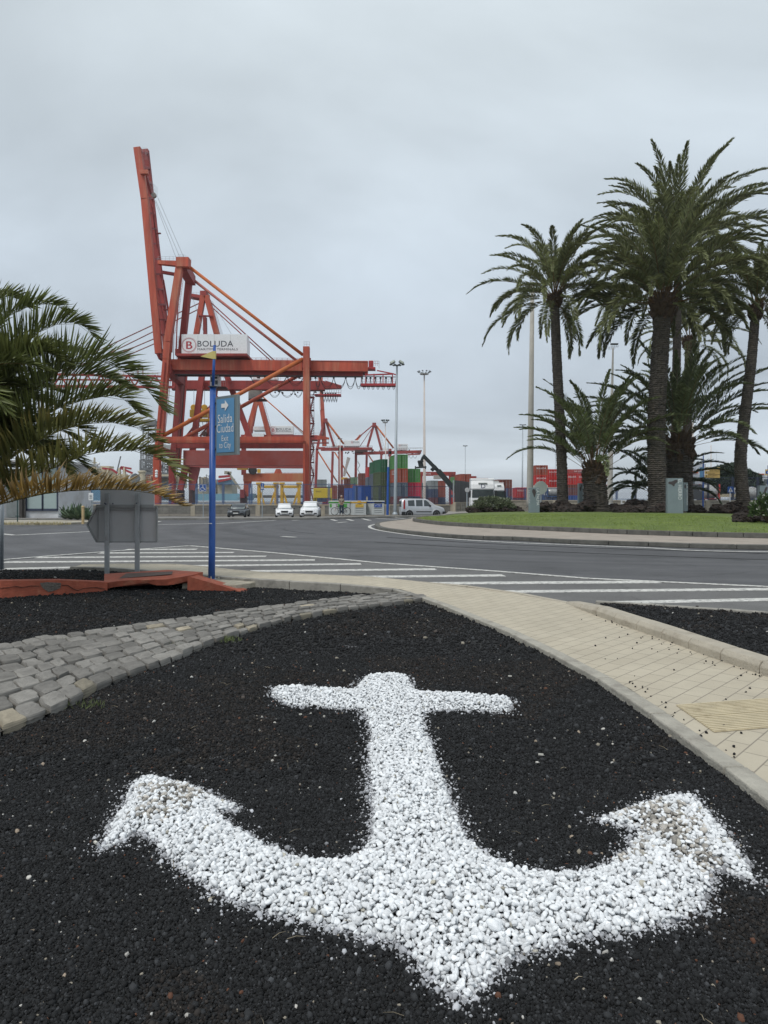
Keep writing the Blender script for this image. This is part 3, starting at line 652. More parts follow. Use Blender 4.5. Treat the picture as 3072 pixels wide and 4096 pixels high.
mb.f.append(tuple((rings - 1) * n + i for i in reversed(range(n)))); mb.m.append(0)
kind(mb.build('lawn', lawn_mat(), smooth=True), 'structure')
nb = 90000; P = np.c_[rng.uniform(0, 20, nb), rng.uniform(22, 50, nb)]; P = P[inside(P, lawnP)]
ed = edge_dist(P, lawnP); P = P[(rng.random(len(P)) < np.where(ed < .5, 1, .5))]; ed = edge_dist(P, lawnP)
z0 = .30 + .22 * (1 - np.exp(-ed / 4)); n = len(P); a = rng.uniform(0, 6.28, n); w = .013; h = rng.uniform(.025, .06, n)
b0 = np.c_[P[:, 0] - w * np.cos(a), P[:, 1] - w * np.sin(a), z0]; b1 = np.c_[P[:, 0] + w * np.cos(a), P[:, 1] + w * np.sin(a), z0]; tp = np.c_[P + rng.normal(0, .03, P.shape), z0 + h]
gc = np.array([.19, .25, .055]) * rng.uniform(.6, 1.5, (n, 1)); dry = (ed < .35) & (rng.random(n) < .7); gc[dry] = np.array([.28, .23, .11]) * rng.uniform(.7, 1.2, (dry.sum(), 1))
o = arr_mesh('grass', np.stack([b0, b1, tp], 1).reshape(-1, 3), np.arange(n * 3).reshape(-1, 3), attr_mat('grass_blade', .8, .2), False, np.repeat(gc, 3, 0)); kind(o, 'stuff', 'short green lawn grass with a straw coloured rim')

# far kerb and pavement on the quay side of the road
fk = smooth_pts([V(-60, 49.2, 0), V(-28, 51.3, 0), V(-20, 52.5, 0), V(-7, 53.4, 0), V(-3.5, 55.3, 0), V(-.8, 57.8, 0), V(4, 59.8, 0), V(7.3, 60.5, 0), V(9.0, 66, 0), V(10.0, 74, 0), V(11, 84, 0)], 6)
pav = MB(); back = [p + V(-.35, 2.2, 0) if p.x < 6 else p + V(-3.2, 2.0, 0) for p in fk]
for i in range(len(fk) - 1): pav.hexa([(fk[i].x, fk[i].y + .1, -.4), (fk[i+1].x, fk[i+1].y + .1, -.4), (back[i+1].x, back[i+1].y, -.4), (back[i].x, back[i].y, -.4), (fk[i].x, fk[i].y + .1, .13), (fk[i+1].x, fk[i+1].y + .1, .13), (back[i+1].x, back[i+1].y, .13), (back[i].x, back[i].y, .13)])
kind(pav.build('pavement', M('far_pavement', (.27, .255, .23), .9, var=.15)), 'structure')
kerb('kerb', fk, .25, .16, 0, M('far_kerb_stone', (.20, .195, .18), .9, var=.3, scale=1), 1.4, .03, 1, bevel=.02)
# pavement in front of the white building, far left
sheet('pavement', [(-40, 43), (-19.5, 42.5), (-18.5, 46), (-19.8, 49.2), (-40, 48)], .12, M('dusty_pavement', (.34, .31, .25), .95, var=.25, scale=1.2), .12)
mb = MB(); 
for _ in range(1500):
    x = random.uniform(-29, -18.8); y = 42.55 + random.gauss(0, .12); a = V(x, y, .05); d = V(random.gauss(0, .05), random.gauss(0, .05), random.uniform(.05, .22)); mb.poly([a, a + V(.03, 0, 0), a + d])
kind(mb.build('dry_grass', M('dry_grass', (.34, .29, .15), .9, island=.3)), 'stuff', 'dry straw coloured grass along the far pavement edge')
# ------------------------------------------------------------------ quay cranes
class Crane:
    """members are laid out in photo pixels at the distance of the side they belong to; l = 0 near side, 1 far side"""
    def __init__(s, label, D, W, skew, base, name='quay_crane'):
        s.D, s.W, s.sk = D, W, skew
        c = s.q(*base, .5); s.root = thing(name, label, 'crane', (c.x, c.y, -.45), 'red quay cranes of the container terminal')
    def q(s, x, y, l): return px(x, y, s.D + s.W * l)                       # measured where it is seen
    def p(s, x, y, l): return px(x, y, s.D) + V(-s.sk * l, s.W * l, 0)       # near-side member repeated on the far side
    def line(s, name, pts, w, l, mat, h=None, f='p', mb=None, w2=None):
        own = mb is None; mb = mb or MB(); k = s.D / F; fn = getattr(s, f)
        P = [fn(t[0], t[1], t[2] if len(t) > 2 else l) for t in pts]
        for i in range(len(P) - 1):
            d = (P[i + 1] - P[i]).normalized(); e = d * (w * k * .12 if i else 0)
            mb.beam(P[i] - e, P[i + 1], w * k, h or w * k, Y_, w2=(w2 * k if w2 else None))
        return mb.build(name, mat, s.root, bevel=.03 if w * k > .8 else 0) if own else mb
    def tube(s, name, pts, w, l, mat, f='p', mb=None, n=8):
        own = mb is None; mb = mb or MB(); fn = getattr(s, f); k = s.D / F / 2
        mb.tube([fn(t[0], t[1], t[2] if len(t) > 2 else l) for t in pts], w * k, n)
        return mb.build(name, mat, s.root, smooth=n > 4) if own else mb
    def rail(s, name, pts, hgt, l, mat, f='q', step=22, th=1.6):
        mb = MB(); k = s.D / F; fn = getattr(s, f)
        P = [fn(t[0], t[1], t[2] if len(t) > 2 else l) for t in pts]
        for i in range(len(P) - 1):
            a, b = P[i], P[i + 1]; L_ = (b - a).length; m = max(1, round(L_ / (step * k)))
            for j in range(m + 1): c = a.lerp(b, j / m); mb.beam(c, c + V(0, 0, hgt * k), th * k * .7, th * k * .7)
            for hh in (.5, 1): mb.beam(a + V(0, 0, hgt * k * hh), b + V(0, 0, hgt * k * hh), th * k * .6, th * k * .6)
        return mb.build(name, mat, s.root)
    def house(s, name, x0, x1, y0, y1, l0, l1, mat, letters=None, logo=None, seams=0, off='logo'):
        a = s.q(x0, y1, l0); b = s.q(x1, y0, l0); y2 = s.D + s.W * l1
        mb = MB(); sk = -(y2 - a.y) * .095
        mb.hexa([(a.x, a.y, a.z), (b.x, a.y, a.z), (b.x + sk, y2, a.z), (a.x + sk, y2, a.z), (a.x, a.y, b.z), (b.x, a.y, b.z), (b.x + sk, y2, b.z), (a.x + sk, y2, b.z)])
        for i in range(1, seams): mb.box((a.x + (b.x - a.x) * i / seams, a.y - .01, (a.z + b.z) / 2), (.05, .03, (b.z - a.z) * .94), m=1)
        o = mb.build(name, [mat, M('seam_grey', (.5, .5, .49), .6)], s.root, bevel=.12 if (b.z - a.z) > 2 and not seams else 0); o['label'] = 'white machinery house' if letters else ('white electrical box' if mat == white else 'small red cable box')
        w, h = b.x - a.x, b.z - a.z; Yf = a.y - .03
        if letters:
            X = lambda u: a.x + w * u; Zz = lambda v: a.z + h * v
            m2 = MB()
            for t, u0, v0, u1, v1 in letters: m2.text(t, (X(u0), Yf, Zz(v0)), ((u1 - u0) * w, 0, 0), (0, 0, (v1 - v0) * h))
            m2.build('lettering', ink, s.root)
        if logo:
            u, v, r = logo; m3 = MB(); cx, cz, R = a.x + w * u, a.z + h * v, r * h
            for R1, R0 in ((R, R * .94), (R * 1.1, R * 1.075)):
                for i in range(40):
                    t0, t1 = 2 * math.pi * i / 40, 2 * math.pi * (i + 1) / 40
                    m3.poly([(cx + R0 * math.cos(t0), Yf, cz + R0 * math.sin(t0)), (cx + R1 * math.cos(t0), Yf, cz + R1 * math.sin(t0)), (cx + R1 * math.cos(t1), Yf, cz + R1 * math.sin(t1)), (cx + R0 * math.cos(t1), Yf, cz + R0 * math.sin(t1))])
            for dx_ in (0, R * .07): m3.text('B', (cx - R * .42 + dx_, Yf - dx_ * .01, cz - R * .55), (R * .85, 0, 0), (0, 0, R * 1.1))
            m3.build('emblem', redink, s.root)
        return o
    def loops(s, xs, y, drop, l, f='q'):
        mb = MB(); k = s.D / F
        for x0, x1 in zip(xs[:-1], xs[1:]):
            for dr in (drop, drop * .82):
                mb.tube([getattr(s, f)(x0 + (x1 - x0) * t, y + dr * (1 - (2 * t - 1) ** 2) ** .8, l) for t in [i / 8 for i in range(9)]], .045, 4, cap=False)
            mb.box(getattr(s, f)(x0, y, l), (.35, .3, .4))
        return mb.build('festoon_cable', dark, s.root)

BW = [('BOLUDA', .165, .46, .735, .72), ('MARITIME TERMINALS', .165, .32, .82, .43)]
BW3 = [('BOLUDA', .26, .44, .90, .78), ('MARITIME TERMINALS', .26, .24, .96, .36)]
# --- crane 1, nearest
c1 = Crane('nearest orange quay crane with raised boom and BOLUDA machinery house, behind the blue pole', 130, 13.6, 1.3, (930, 2040))
legp = [(720, 1062, 0), (671, 1370, 0), (667, 1440, 0), (641, 1745, 0), (629, 1840, 0), (629, 2038, 0)]
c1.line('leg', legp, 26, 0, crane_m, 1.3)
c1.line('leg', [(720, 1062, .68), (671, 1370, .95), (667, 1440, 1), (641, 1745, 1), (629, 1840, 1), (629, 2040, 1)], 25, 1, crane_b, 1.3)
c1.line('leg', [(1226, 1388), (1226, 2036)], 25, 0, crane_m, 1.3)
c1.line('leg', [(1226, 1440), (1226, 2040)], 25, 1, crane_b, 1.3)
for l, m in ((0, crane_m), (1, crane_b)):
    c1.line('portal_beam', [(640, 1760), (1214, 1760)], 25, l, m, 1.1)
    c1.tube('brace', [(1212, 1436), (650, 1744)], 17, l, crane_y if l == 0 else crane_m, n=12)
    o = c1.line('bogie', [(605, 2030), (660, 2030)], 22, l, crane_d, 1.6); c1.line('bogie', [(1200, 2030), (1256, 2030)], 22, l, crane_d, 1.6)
# gusset panels on the legs, recessed stripes
mb = MB(); c1.line('', [(664, 1452), (632, 1830)], 2.5, -.06, None, .2, mb=mb); c1.line('', [(1230, 1776), (1230, 2025)], 2.0, -.06, None, .2, mb=mb); c1.line('', [(645, 1776), (645, 1765), (1222, 1765), (1222, 1790), (1222, 2025)], 1.5, -.06, None, .2, mb=mb)
mb.build('weld_strip', crane_b, c1.root)
c1.line('apex_head', [(734, 1034), (734, 1072)], 50, .0, crane_m, 1.8); c1.line('apex_tie', [(734, 1060, 0), (734, 1060, .7)], 26, 0, crane_m, h=1.6, f='p') if 0 else None
mb = MB(); mb.beam(c1.p(728, 1058, 0), c1.p(728, 1058, .72), 1.6, 1.8, Z_); mb.build('apex_tie', crane_b, c1.root)
for x, y, w in ((1226, 1452, 1.6), (668, 1475, 1.4), (1226, 1765, 1.0), (635, 1800, 1.0)): mb = MB(); mb.beam(c1.p(x, y, 0), c1.p(x, y, 1), w, w * 1.2, Z_); mb.build('cross_beam', crane_b, c1.root)
c1.line('apex_arm', [(634, 1051), (712, 1056)], 14, 0, crane_m, 1.0, f='q', w2=20); c1.line('apex_arm', [(650, 1089), (702, 1098)], 11, .6, crane_b, .8, f='q')
c1.tube('backstay', [(758, 1068), (1212, 1420)], 13, .05, crane_y, f='q', n=12); c1.tube('backstay', [(764, 1112), (1196, 1450)], 12, .7, M('crane_pink_tube', (.42, .14, .11), .6), f='q', n=12)
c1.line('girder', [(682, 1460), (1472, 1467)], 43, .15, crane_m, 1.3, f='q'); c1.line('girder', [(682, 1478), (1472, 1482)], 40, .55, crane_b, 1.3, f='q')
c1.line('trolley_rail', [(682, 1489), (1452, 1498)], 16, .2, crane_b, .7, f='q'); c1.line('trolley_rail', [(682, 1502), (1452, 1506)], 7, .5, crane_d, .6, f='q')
mb = MB()
for x in range(690, 1470, 45): mb.beam(c1.q(x, 1488, .18), c1.q(x, 1484, .55), .35, .9, Z_)
mb.beam(c1.q(690, 1484, .35), c1.q(1040, 1490, .35), .2, 3.8, Y_); mb.build('girder_tie', crane_d, c1.root)
c1.line('cable_track', [(700, 1497), (1585, 1508)], 3, .12, dark, .12, f='q')
c1.loops([1262, 1281, 1335, 1383, 1421, 1448], 1510, 46, .1); c1.loops([1448, 1466, 1482, 1502, 1522, 1544, 1566, 1584], 1512, 46, .1)
c1.loops([1003, 1060, 1148, 1215], 1506, 38, .14)
c1.rail('girder_railing', [(1003, 1441), (1212, 1443)], 10, .1, crane_b); c1.rail('girder_railing', [(1245, 1445), (1470, 1450)], 3, .1, crane_b)
c1.line('end_platform', [(1444, 1541), (1586, 1541)], 9, .1, M('crane_red_paint', (.36, .03, .035), .5, scale=1), 1.8, f='q')
mb = MB(); k = 130 / F
for x in (1463, 1496, 1532, 1570): c1.line('', [(x, 1495), (x, 1541)], 4, .1, None, .25, mb=mb, f='q')
c1.line('', [(1468, 1500), (1570, 1496)], 5, .1, None, .4, mb=mb, f='q'); c1.line('', [(1508, 1482), (1572, 1495), (1586, 1500)], 4, .1, None, .3, mb=mb, f='q'); mb.build('platform_frame', MT['crane_red_paint'], c1.root)
c1.rail('platform_railing', [(1444, 1538), (1586, 1538)], 22, .05, crane_b, step=16, th=1.2)
mb = MB(); c = c1.q(1484, 1457, .3); mb.box(c, (.9, 1.2, 1.2)); mb.box(c + V(.1, 0, -.9), (1.5, 1.8, .5)); mb.build('winch_cab', MT['crane_red_paint'], c1.root, bevel=.08)
c1.rail('winch_railing', [(1496, 1464), (1516, 1464), (1516, 1474)], 20, .1, crane_b, step=8)
c1.house('machinery_house', 726, 988, 1337, 1424, .08, .5, white, [('BOLUDA', .245, .43, .79, .70), ('MARITIME TERMINALS', .245, .26, .86, .36)], (.115, .5, .315), 4)
c1.line('house_frame', [(724, 1431), (1000, 1431)], 9, .2, crane_b, 6, f='q')
c1.rail('apex_railing', [(632, 1044), (708, 1044)], 18, .1, steel, step=14, th=1); c1.rail('apex_railing', [(712, 1034), (735, 1034), (765, 1052)], 16, .1, steel, step=10, th=1); c1.rail('column_railing', [(1216, 1387), (1238, 1387)], 20, 0, steel, step=11)
# boom, raised almost upright
for l, m, nm in ((.15, crane_m, 'boom'), (.62, crane_b, 'boom')):
    c1.line(nm, [(550, 592), (580, 800), (636, 1415)] if l < .3 else [(550 + 31, 600), (636 + 33, 1400)], 28, l, m, 1.0, f='q')
mb = MB()
for t in [i / 13 for i in range(14)]:
    x, y = 552 + 86 * t, 610 + 790 * t; mb.beam(c1.q(x + 10, y, .15), c1.q(x + 40, y, .62), .5, .35, Z_)
mb.build('boom_tie', crane_b, c1.root)
for pl in ([(605, 815), (648, 1085), (678, 1290)], [(622, 1100), (664, 1330)], [(612, 830), (628, 990)], [(655, 1120), (690, 1330)], [(700, 1110), (688, 1410)], [(716, 1120), (704, 1400)]): c1.line('folded_stay', pl, 3.5, .35, crane_b, .2, f='q')
c1.line('boom_bracket', [(570, 640), (590, 720), (605, 775)], 9, .3, crane_b, .8, f='q'); c1.line('boom_bracket', [(563, 690), (594, 690)], 16, .1, crane_m, .8, f='q')
for y in (935, 1052, 1240, 1320): c1.line('boom_bracket', [(545 + (y - 592) * .105 + 42, y), (545 + (y - 592) * .105 + 62, y - 2)], 3, .3, crane_b, .5, f='q')
mb = MB(); mb.lathe(c1.q(616, 782, .3) - Y_ * .3, [(.1, 0), (.47, 0), (.42, .15), (.42, .35), (.47, .5), (.1, .5)], 18, axis=Y_); mb.build('sheave', M('worn_steel', (.3, .28, .25), .5, .5), c1.root)
c1.rail('boom_railing', [(570, 640), (588, 640)], 50, .3, steel, step=6, th=.8); c1.rail('boom_railing', [(597, 760), (630, 790)], 40, .3, steel, step=6, th=.8)
for a, b_ in (((616, 795), (706, 1035)), ((622, 800), (722, 1035)), ((632, 792), (738, 1036))): mb = MB(); mb.tube([c1.q(*a, .3), c1.q(*b_, .3)], .035, 4); mb.build('hoist_rope', steel, c1.root)
c1.line('boom_hinge', [(636, 1412), (648, 1440)], 12, .3, crane_b, 2.5, f='q')
# operator's cab under the girder
mb = MB(); c = c1.q(862, 1527, .5); mb.box(c, (1.7, 1.9, 2.1)); cb_ = mb.build('operator_cab', white, c1.root, bevel=.1); cb_['label'] = 'white operator cab under the girder'
mb = MB(); mb.box(c + V(-.35, -.97, .25), (.6, .06, .9)); mb.box(c + V(.4, -.97, -.3), (.5, .06, .8)); mb.box(c + V(.35, -.97, .6), (.45, .06, .4)); mb.build('cab_window', glass, c1.root)
c1.rail('cab_railing', [(878, 1548), (902, 1548)], 40, .5, steel, step=8, th=1); c1.line('cab_floor', [(842, 1552), (906, 1552)], 6, .5, crane_d, 2.2, f='q')
# stairs up the landside leg
mb = MB(); mr = MB(); prev = None
for i, y in enumerate(range(1590, 2040, 52)):
    a, b_ = (1241, 1254) if i % 2 else (1254, 1241)
    c1.line('', [(1240, y), (1256, y)], 4, .3, None, 1.6, mb=mb, f='q')
    p0, p1 = c1.q(a, y, .22), c1.q(b_, min(2038, y + 50), .22)
    mb.beam(p0, p1, .12, .7)
    for j in range(8): mr.box(p0.lerp(p1, j / 8) + V(0, .3, 0), (.45, .8, .06))
    c1.line('', [(1255, y - 26), (1255, y)], 1.5, .2, None, .1, mb=mr, f='q'); c1.line('', [(1242, y - 25), (1255, y - 25)], 1.5, .2, None, .1, mb=mr, f='q'); c1.line('', [(1242, y - 12), (1255, y - 12)], 1.2, .2, None, .1, mb=mr, f='q')
c1.line('', [(1256, 1560), (1256, 2038)], 1.6, .3, None, .1, mb=mr, f='q'); c1.line('', [(1265, 1850), (1265, 2038)], 1.6, .3, None, .1, mb=mr, f='q')
mb.build('stair_flight', M('crane_dark_red', (.2, .02, .02), .6), c1.root); mr.build('stair_railing', MT['crane_dark_red'], c1.root)
c1.rail('leg_platform', [(585, 1922), (618, 1922)], 22, .0, crane_m, step=7); c1.line('leg_bracket', [(590, 1926), (622, 1938)], 8, 0, crane_m, 1.5)
mb = MB(); c = c1.q(626, 1905, -.1); 
for dz in (0, .45, .9): mb.blob(c + V(0, 0, dz), .28, dz, .1, 1)
mb.build('insulator', white, c1.root, smooth=True)

# --- crane 2
c2 = Crane('second quay crane with its boom lowered, right behind the nearest crane', 166, 13, 0, (985, 2035))
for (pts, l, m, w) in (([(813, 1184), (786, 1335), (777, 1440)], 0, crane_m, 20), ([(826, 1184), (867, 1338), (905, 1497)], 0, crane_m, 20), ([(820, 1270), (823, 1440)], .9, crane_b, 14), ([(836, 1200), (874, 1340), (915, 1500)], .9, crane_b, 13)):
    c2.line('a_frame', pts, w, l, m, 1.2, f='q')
c2.line('a_frame_tie', [(793, 1263), (850, 1265)], 5, -.06, crane_b, .6, f='q'); c2.line('apex_head', [(820, 1172), (820, 1190)], 24, .2, crane_b, 4, f='q')
c2.line('apex_arm', [(762, 1185), (822, 1196)], 12, .3, crane_b, 3, f='q'); c2.rail('apex_railing', [(762, 1183), (846, 1186)], 14, .2, steel, step=12, th=1)
for a, b_, l in (((812, 1206), (392, 1403), .1), ((392, 1403), (196, 1492), .1), ((816, 1226), (435, 1415), .6), ((435, 1415), (230, 1500), .6), ((640, 1345), (452, 1425), .1), ((640, 1365), (470, 1440), .6)): c2.tube('forestay', [a, b_], 4.5, l, M('crane_dusty_rod', (.25, .09, .075), .6), f='q', n=6)
for a, b_, l in (((836, 1203), (1095, 1440), .1), ((840, 1222), (1085, 1445), .7), ((1095, 1440), (1180, 1520), .1)): c2.tube('backstay', [a, b_], 5, l, crane_b, f='q', n=6)
mb = MB(); c2.line('', [(190, 1497), (700, 1507)], 8, .1, None, .5, mb=mb, f='q'); c2.line('', [(190, 1545), (700, 1549)], 10, .1, None, .6, mb=mb, f='q')
for i in range(9): x = 215 + i * 54; c2.line('', [(x, 1545), (x + 27, 1500)], 5, .1, None, .3, mb=mb, f='q'); c2.line('', [(x + 27, 1500), (x + 54, 1545)], 5, .1, None, .3, mb=mb, f='q')
c2.line('', [(190, 1518), (700, 1522)], 6, .8, None, .5, mb=mb, f='q'); mb.build('boom', crane_b, c2.root)
c2.rail('boom_railing', [(200, 1492), (690, 1503)], 12, .1, crane_b, step=20, th=1.3)
mb = MB(); c2.line('', [(552, 1498), (552, 1468), (558, 1458), (571, 1470), (572, 1500)], 3, .1, None, .2, mb=mb, f='q'); mb.build('rope_guard', crane_b, c2.root)
c2.line('girder', [(690, 1540), (1300, 1543)], 36, .15, crane_b, 1.2, f='q'); c2.line('girder', [(690, 1548), (1300, 1550)], 30, .8, crane_d, 1.2, f='q')
c2.line('girder_end', [(1300, 1540), (1366, 1549)], 34, .15, crane_b, 1.2, f='q', w2=12)
c2.house('electrical_box', 1010, 1110, 1497, 1518, .2, .8, white); c2.rail('girder_railing', [(1100, 1523), (1312, 1523)], 16, .1, crane_b, th=1.2)
c2.line('end_platform', [(1260, 1582), (1364, 1582)], 5, .2, MT['crane_red_paint'], 3, f='q'); c2.rail('platform_railing', [(1290, 1582), (1364, 1582)], 24, .2, crane_b, step=10); c2.loops([1075, 1122, 1176, 1210, 1262], 1562, 28, .1); c2.loops([1290, 1302, 1312, 1322, 1332, 1342, 1350], 1575, 34, .1)
mb = MB(); c = c2.q(1022, 1580, .4); mb.box(c, (3, 2.4, 2.6)); mb.build('operator_cab', M('grey_white_cab', (.4, .4, .38), .5), c2.root, bevel=.1)
c2.line('cab_floor', [(998, 1601), (1065, 1601)], 5, .4, crane_d, 3, f='q')
for l in (.0, 1):
    c2.line('leg', [(808, 1500), (778, 1748), (764, 1852)] if l == 0 else [(860, 1560), (835, 1745), (828, 1850)], 22, l, crane_b, 1.2, f='q')
    c2.line('leg', [(1231, 1560), (1231, 2030)], 20, l, crane_b, 1.2, f='q')
mb = MB(); c2.line('', [(736, 1500), (708, 1870)], 26, -.25, None, .5, mb=mb, f='q'); mb.build('lift_shaft', crane_b, c2.root)
mb = MB()
for dx_ in (-7, 3): c2.line('', [(736 + dx_, 1500), (708 + dx_, 1870)], 3, -.28, None, .3, mb=mb, f='q')
for i in range(9): t = i / 9; c2.line('', [(722 - 28 * t, 1510 + 350 * t), (712 - 28 * t, 1508 + 350 * t)], 2.4, -.28, None, .4, mb=mb, f='q')
mb.build('lift_rail', crane_d, c2.root)
c2.line('portal_beam', [(738, 1832), (1222, 1834)], 59, -.1, crane_m if 0 else M('crane_faded_red', (.27, .045, .032), .6, var=.25, scale=.25, dirt=(.30, .10, .09), dirt_amt=.6), 2.2, f='q'); c2.line('portal_beam', [(744, 1866), (1222, 1868)], 12, .6, M('crane_pink_red', (.32, .075, .07), .6), 1.5, f='q')
c2.line('knee_leg', [(744, 1862), (722, 1960)], 26, -.1, crane_b, 1.2, f='q', w2=20); c2.line('knee_leg', [(778, 1868), (768, 1962)], 44, .0, MT['crane_pink_red'], 1.2, f='q', w2=22)
c2.line('brace', [(905, 1497), (1000, 1752)], 22, .3, crane_b, 1.2, f='q'); c2.tube('brace', [(872, 1585), (745, 1745)], 9, .5, crane_b, f='q'); c2.tube('brace', [(885, 1640), (800, 1745)], 8, .9, crane_b, f='q')
for x in (722, 768): c2.line('bogie', [(x, 1960), (x, 2038)], 22 if x < 740 else 14, 0, crane_d, 2.5, f='q')
c2.line('bogie', [(1205, 2020), (1260, 2020)], 24, 0, crane_d, 2.5, f='q')
mb = MB(); c = c2.q(797, 1655, .5)
for dx_ in (-1.3, 1.3): mb.lathe(c + V(dx_, -.5, 1.5), [(.2, 0), (.75, 0), (.75, .8), (.2, .8)], 14, axis=Y_)
mb.box(c, (4.2, 2, 1.8)); mb.box(c + V(.4, 0, -1.6), (5.8, 2.2, .7)); mb.build('spreader', yellow_p, c2.root, bevel=.15)
for dx_ in (-1.3, 1.3): mb = MB(); mb.tube([c + V(dx_, 0, 1.8), V(c.x + dx_, c.y, c2.q(0, 1555, .5).z)], .06, 4); mb.build('hoist_rope', steel, c2.root)
mb = MB(); c = c2.q(818, 1735, -.15); R = 2.9
for i in range(18): t = math.pi * 2 * i / 18; mb.beam(c, c + V(math.cos(t) * R, 0, math.sin(t) * R), .09, .09)
mb.lathe(c - Y_ * .3, [(.05, 0), (.6, 0), (.6, .6), (.05, .6)], 14, axis=Y_); mb.build('cable_reel', crane_d, c2.root)

# --- crane 3
c3 = Crane('third quay crane seen through the legs, small BOLUDA house above its low orange beam', 232, 13, 0, (1090, 2025))
for pts, l, m, w in (([(1033, 1580), (985, 1752)], 0, crane_m, 19), ([(1033, 1580), (1078, 1752)], 0, crane_y if 0 else crane_m, 18), ([(1030, 1590), (1000, 1752)], .9, crane_b, 12), ([(1040, 1590), (1086, 1752)], .9, crane_b, 10)): c3.line('a_frame', pts, w, l, m, 1.2, f='q')
c3.line('apex_head', [(1033, 1568), (1033, 1590)], 26, .2, crane_b, 4, f='q')
c3.tube('backstay', [(1045, 1582), (1216, 1732)], 5, .1, crane_y, f='q', n=6); c3.tube('backstay', [(1048, 1582), (1216, 1740)], 3, .8, crane_y, f='q', n=6)
c3.line('girder', [(965, 1748), (1270, 1750)], 18, .1, crane_b, 1.2, f='q'); c3.line('girder_end', [(1270, 1750), (1317, 1754)], 18, .1, crane_m, 1.2, f='q', w2=7); c3.line('girder', [(965, 1757), (1270, 1758)], 14, .8, crane_d, 1.2, f='q')
c3.house('machinery_house', 1080, 1174, 1703, 1738, .1, .6, white, [('BOLUDA', .27, .45, .90, .74), ('MARITIME TERMINALS', .27, .26, .96, .38)], (.13, .5, .36), 0)
c3.house('electrical_box', 1000, 1055, 1734, 1751, -.1, .5, white); c3.house('electrical_box', 1012, 1060, 1706, 1720, .3, .8, white)
c3.rail('girder_railing', [(1182, 1740), (1290, 1740)], 9, .1, steel, step=14, th=1); c3.rail('platform_railing', [(1240, 1772), (1315, 1772)], 16, .1, crane_b, step=8, th=1); c3.line('end_platform', [(1240, 1772), (1315, 1772)], 4, .1, crane_b, 2, f='q')
c3.line('leg', [(975, 1760), (975, 1900)], 18, .9, crane_b, 1.2, f='q'); c3.line('leg', [(1240, 1760), (1236, 2020)], 12, .5, crane_b, 1.2, f='q')
c3.line('portal_beam', [(975, 1910), (1222, 1910)], 33, 0, M('crane_rusty_orange', (.40, .095, .045), .6, var=.2, scale=.2, streak=True, dirt=(.42, .22, .09), dirt_amt=.5), 2, f='q')
c3.line('knee_leg', [(992, 1922), (983, 1985)], 30, 0, crane_m, 1.4, f='q', w2=18); c3.line('bogie', [(975, 1985), (975, 2022)], 24, 0, crane_d, 2.5, f='q'); c3.line('leg_box', [(970, 1958), (970, 1992)], 17, -.15, MT['crane_dark_red'], 1.5, f='q')
c3.line('beam_hump', [(1113, 1876), (1113, 1896)], 16, 0, crane_m, 1.4, f='q', w2=34); c3.rail('beam_railing', [(1060, 1894), (1215, 1894)], 4, .2, crane_b, step=16, th=.8)
mb = MB(); c = c3.q(1011, 1882, -.1); mb.lathe(c - Y_ * .4, [(.8, 0), (1.35, 0), (1.35, .8), (.8, .8)], 20, axis=Y_); mb.build('tyre_fender', dark, c3.root)
c3.line('lashing_gear', [(950, 1872), (992, 1872)], 15, -.2, M('dirty_yellow', (.35, .2, .03), .7, var=.4, scale=1), 1.5, f='q'); c3.line('buoy', [(1036, 1876), (1036, 1892)], 12, -.1, yellow_p, 1, f='q')

# --- cranes 4 and 5, far down the quay
c4 = Crane('distant quay crane with its boom up, just right of the nearest crane stairs', 392, 16, 0, (1330, 2005))
c4.line('boom', [(1281, 1500), (1289, 1640), (1298, 1785)], 17, .1, crane_m, 1.5, f='q'); c4.line('boom', [(1276, 1540), (1280, 1640)], 5, .05, white, .5, f='q')
for pts, w in (([(1297, 1690), (1272, 1775)], 9), ([(1306, 1690), (1336, 1785)], 9)): c4.line('a_frame', pts, w, 0, crane_b, 1.4, f='q')
c4.line('apex_head', [(1302, 1675), (1302, 1692)], 15, 0, crane_b, 4, f='q'); c4.tube('backstay', [(1308, 1687), (1375, 1776)], 8, 0, crane_y, f='q')
c4.house('machinery_house', 1378, 1440, 1761, 1786, 0, .8, white, [('BOLUDA', .56, .55, .94, .82)], (.49, .68, .2)); c4.house('electrical_box', 1328, 1354, 1779, 1794, 0, .8, white)
c4.line('girder', [(1284, 1797), (1490, 1796)], 13, 0, crane_b, 1.6, f='q'); c4.line('portal_beam', [(1268, 1793), (1300, 1793)], 9, 0, crane_b, 1.5, f='q'); c4.rail('girder_railing', [(1300, 1790), (1490, 1788)], 5, 0, crane_d, step=9, th=1)
for x0, y0, x1, y1, w in ((1274, 1772, 1268, 1800, 10), (1268, 1795, 1262, 1990, 10), (1331, 1806, 1326, 1990, 9), (1363, 1782, 1362, 1990, 18)): c4.line('leg', [(x0, y0), (x1, y1)], w, 0, crane_b, 1.6, f='q')
for a, b_ in (((1272, 1806), (1350, 1930)), ((1338, 1808), (1408, 1922))): c4.tube('brace', [a, b_], 5.5, 0, crane_y, f='q')
mb = MB(); c4.line('', [(1395, 1830), (1382, 1880), (1376, 1905)], 13, -.1, None, 2, mb=mb, f='q', w2=7); mb.build('loading_chute', M('pale_grey_metal', (.38, .37, .35), .6, dirt=(.3, .08, .05), dirt_amt=.5), c4.root)
c4.line('spreader', [(1366, 1914), (1390, 1914)], 8, -.1, yellow_p, 2, f='q')
c4.line('lattice_end', [(1420, 1805), (1470, 1803)], 10, -.1, crane_d, 3, f='q')
c5 = Crane('farthest quay crane with an A shaped top, above the green container stack', 396, 16, 0, (1520, 2005))
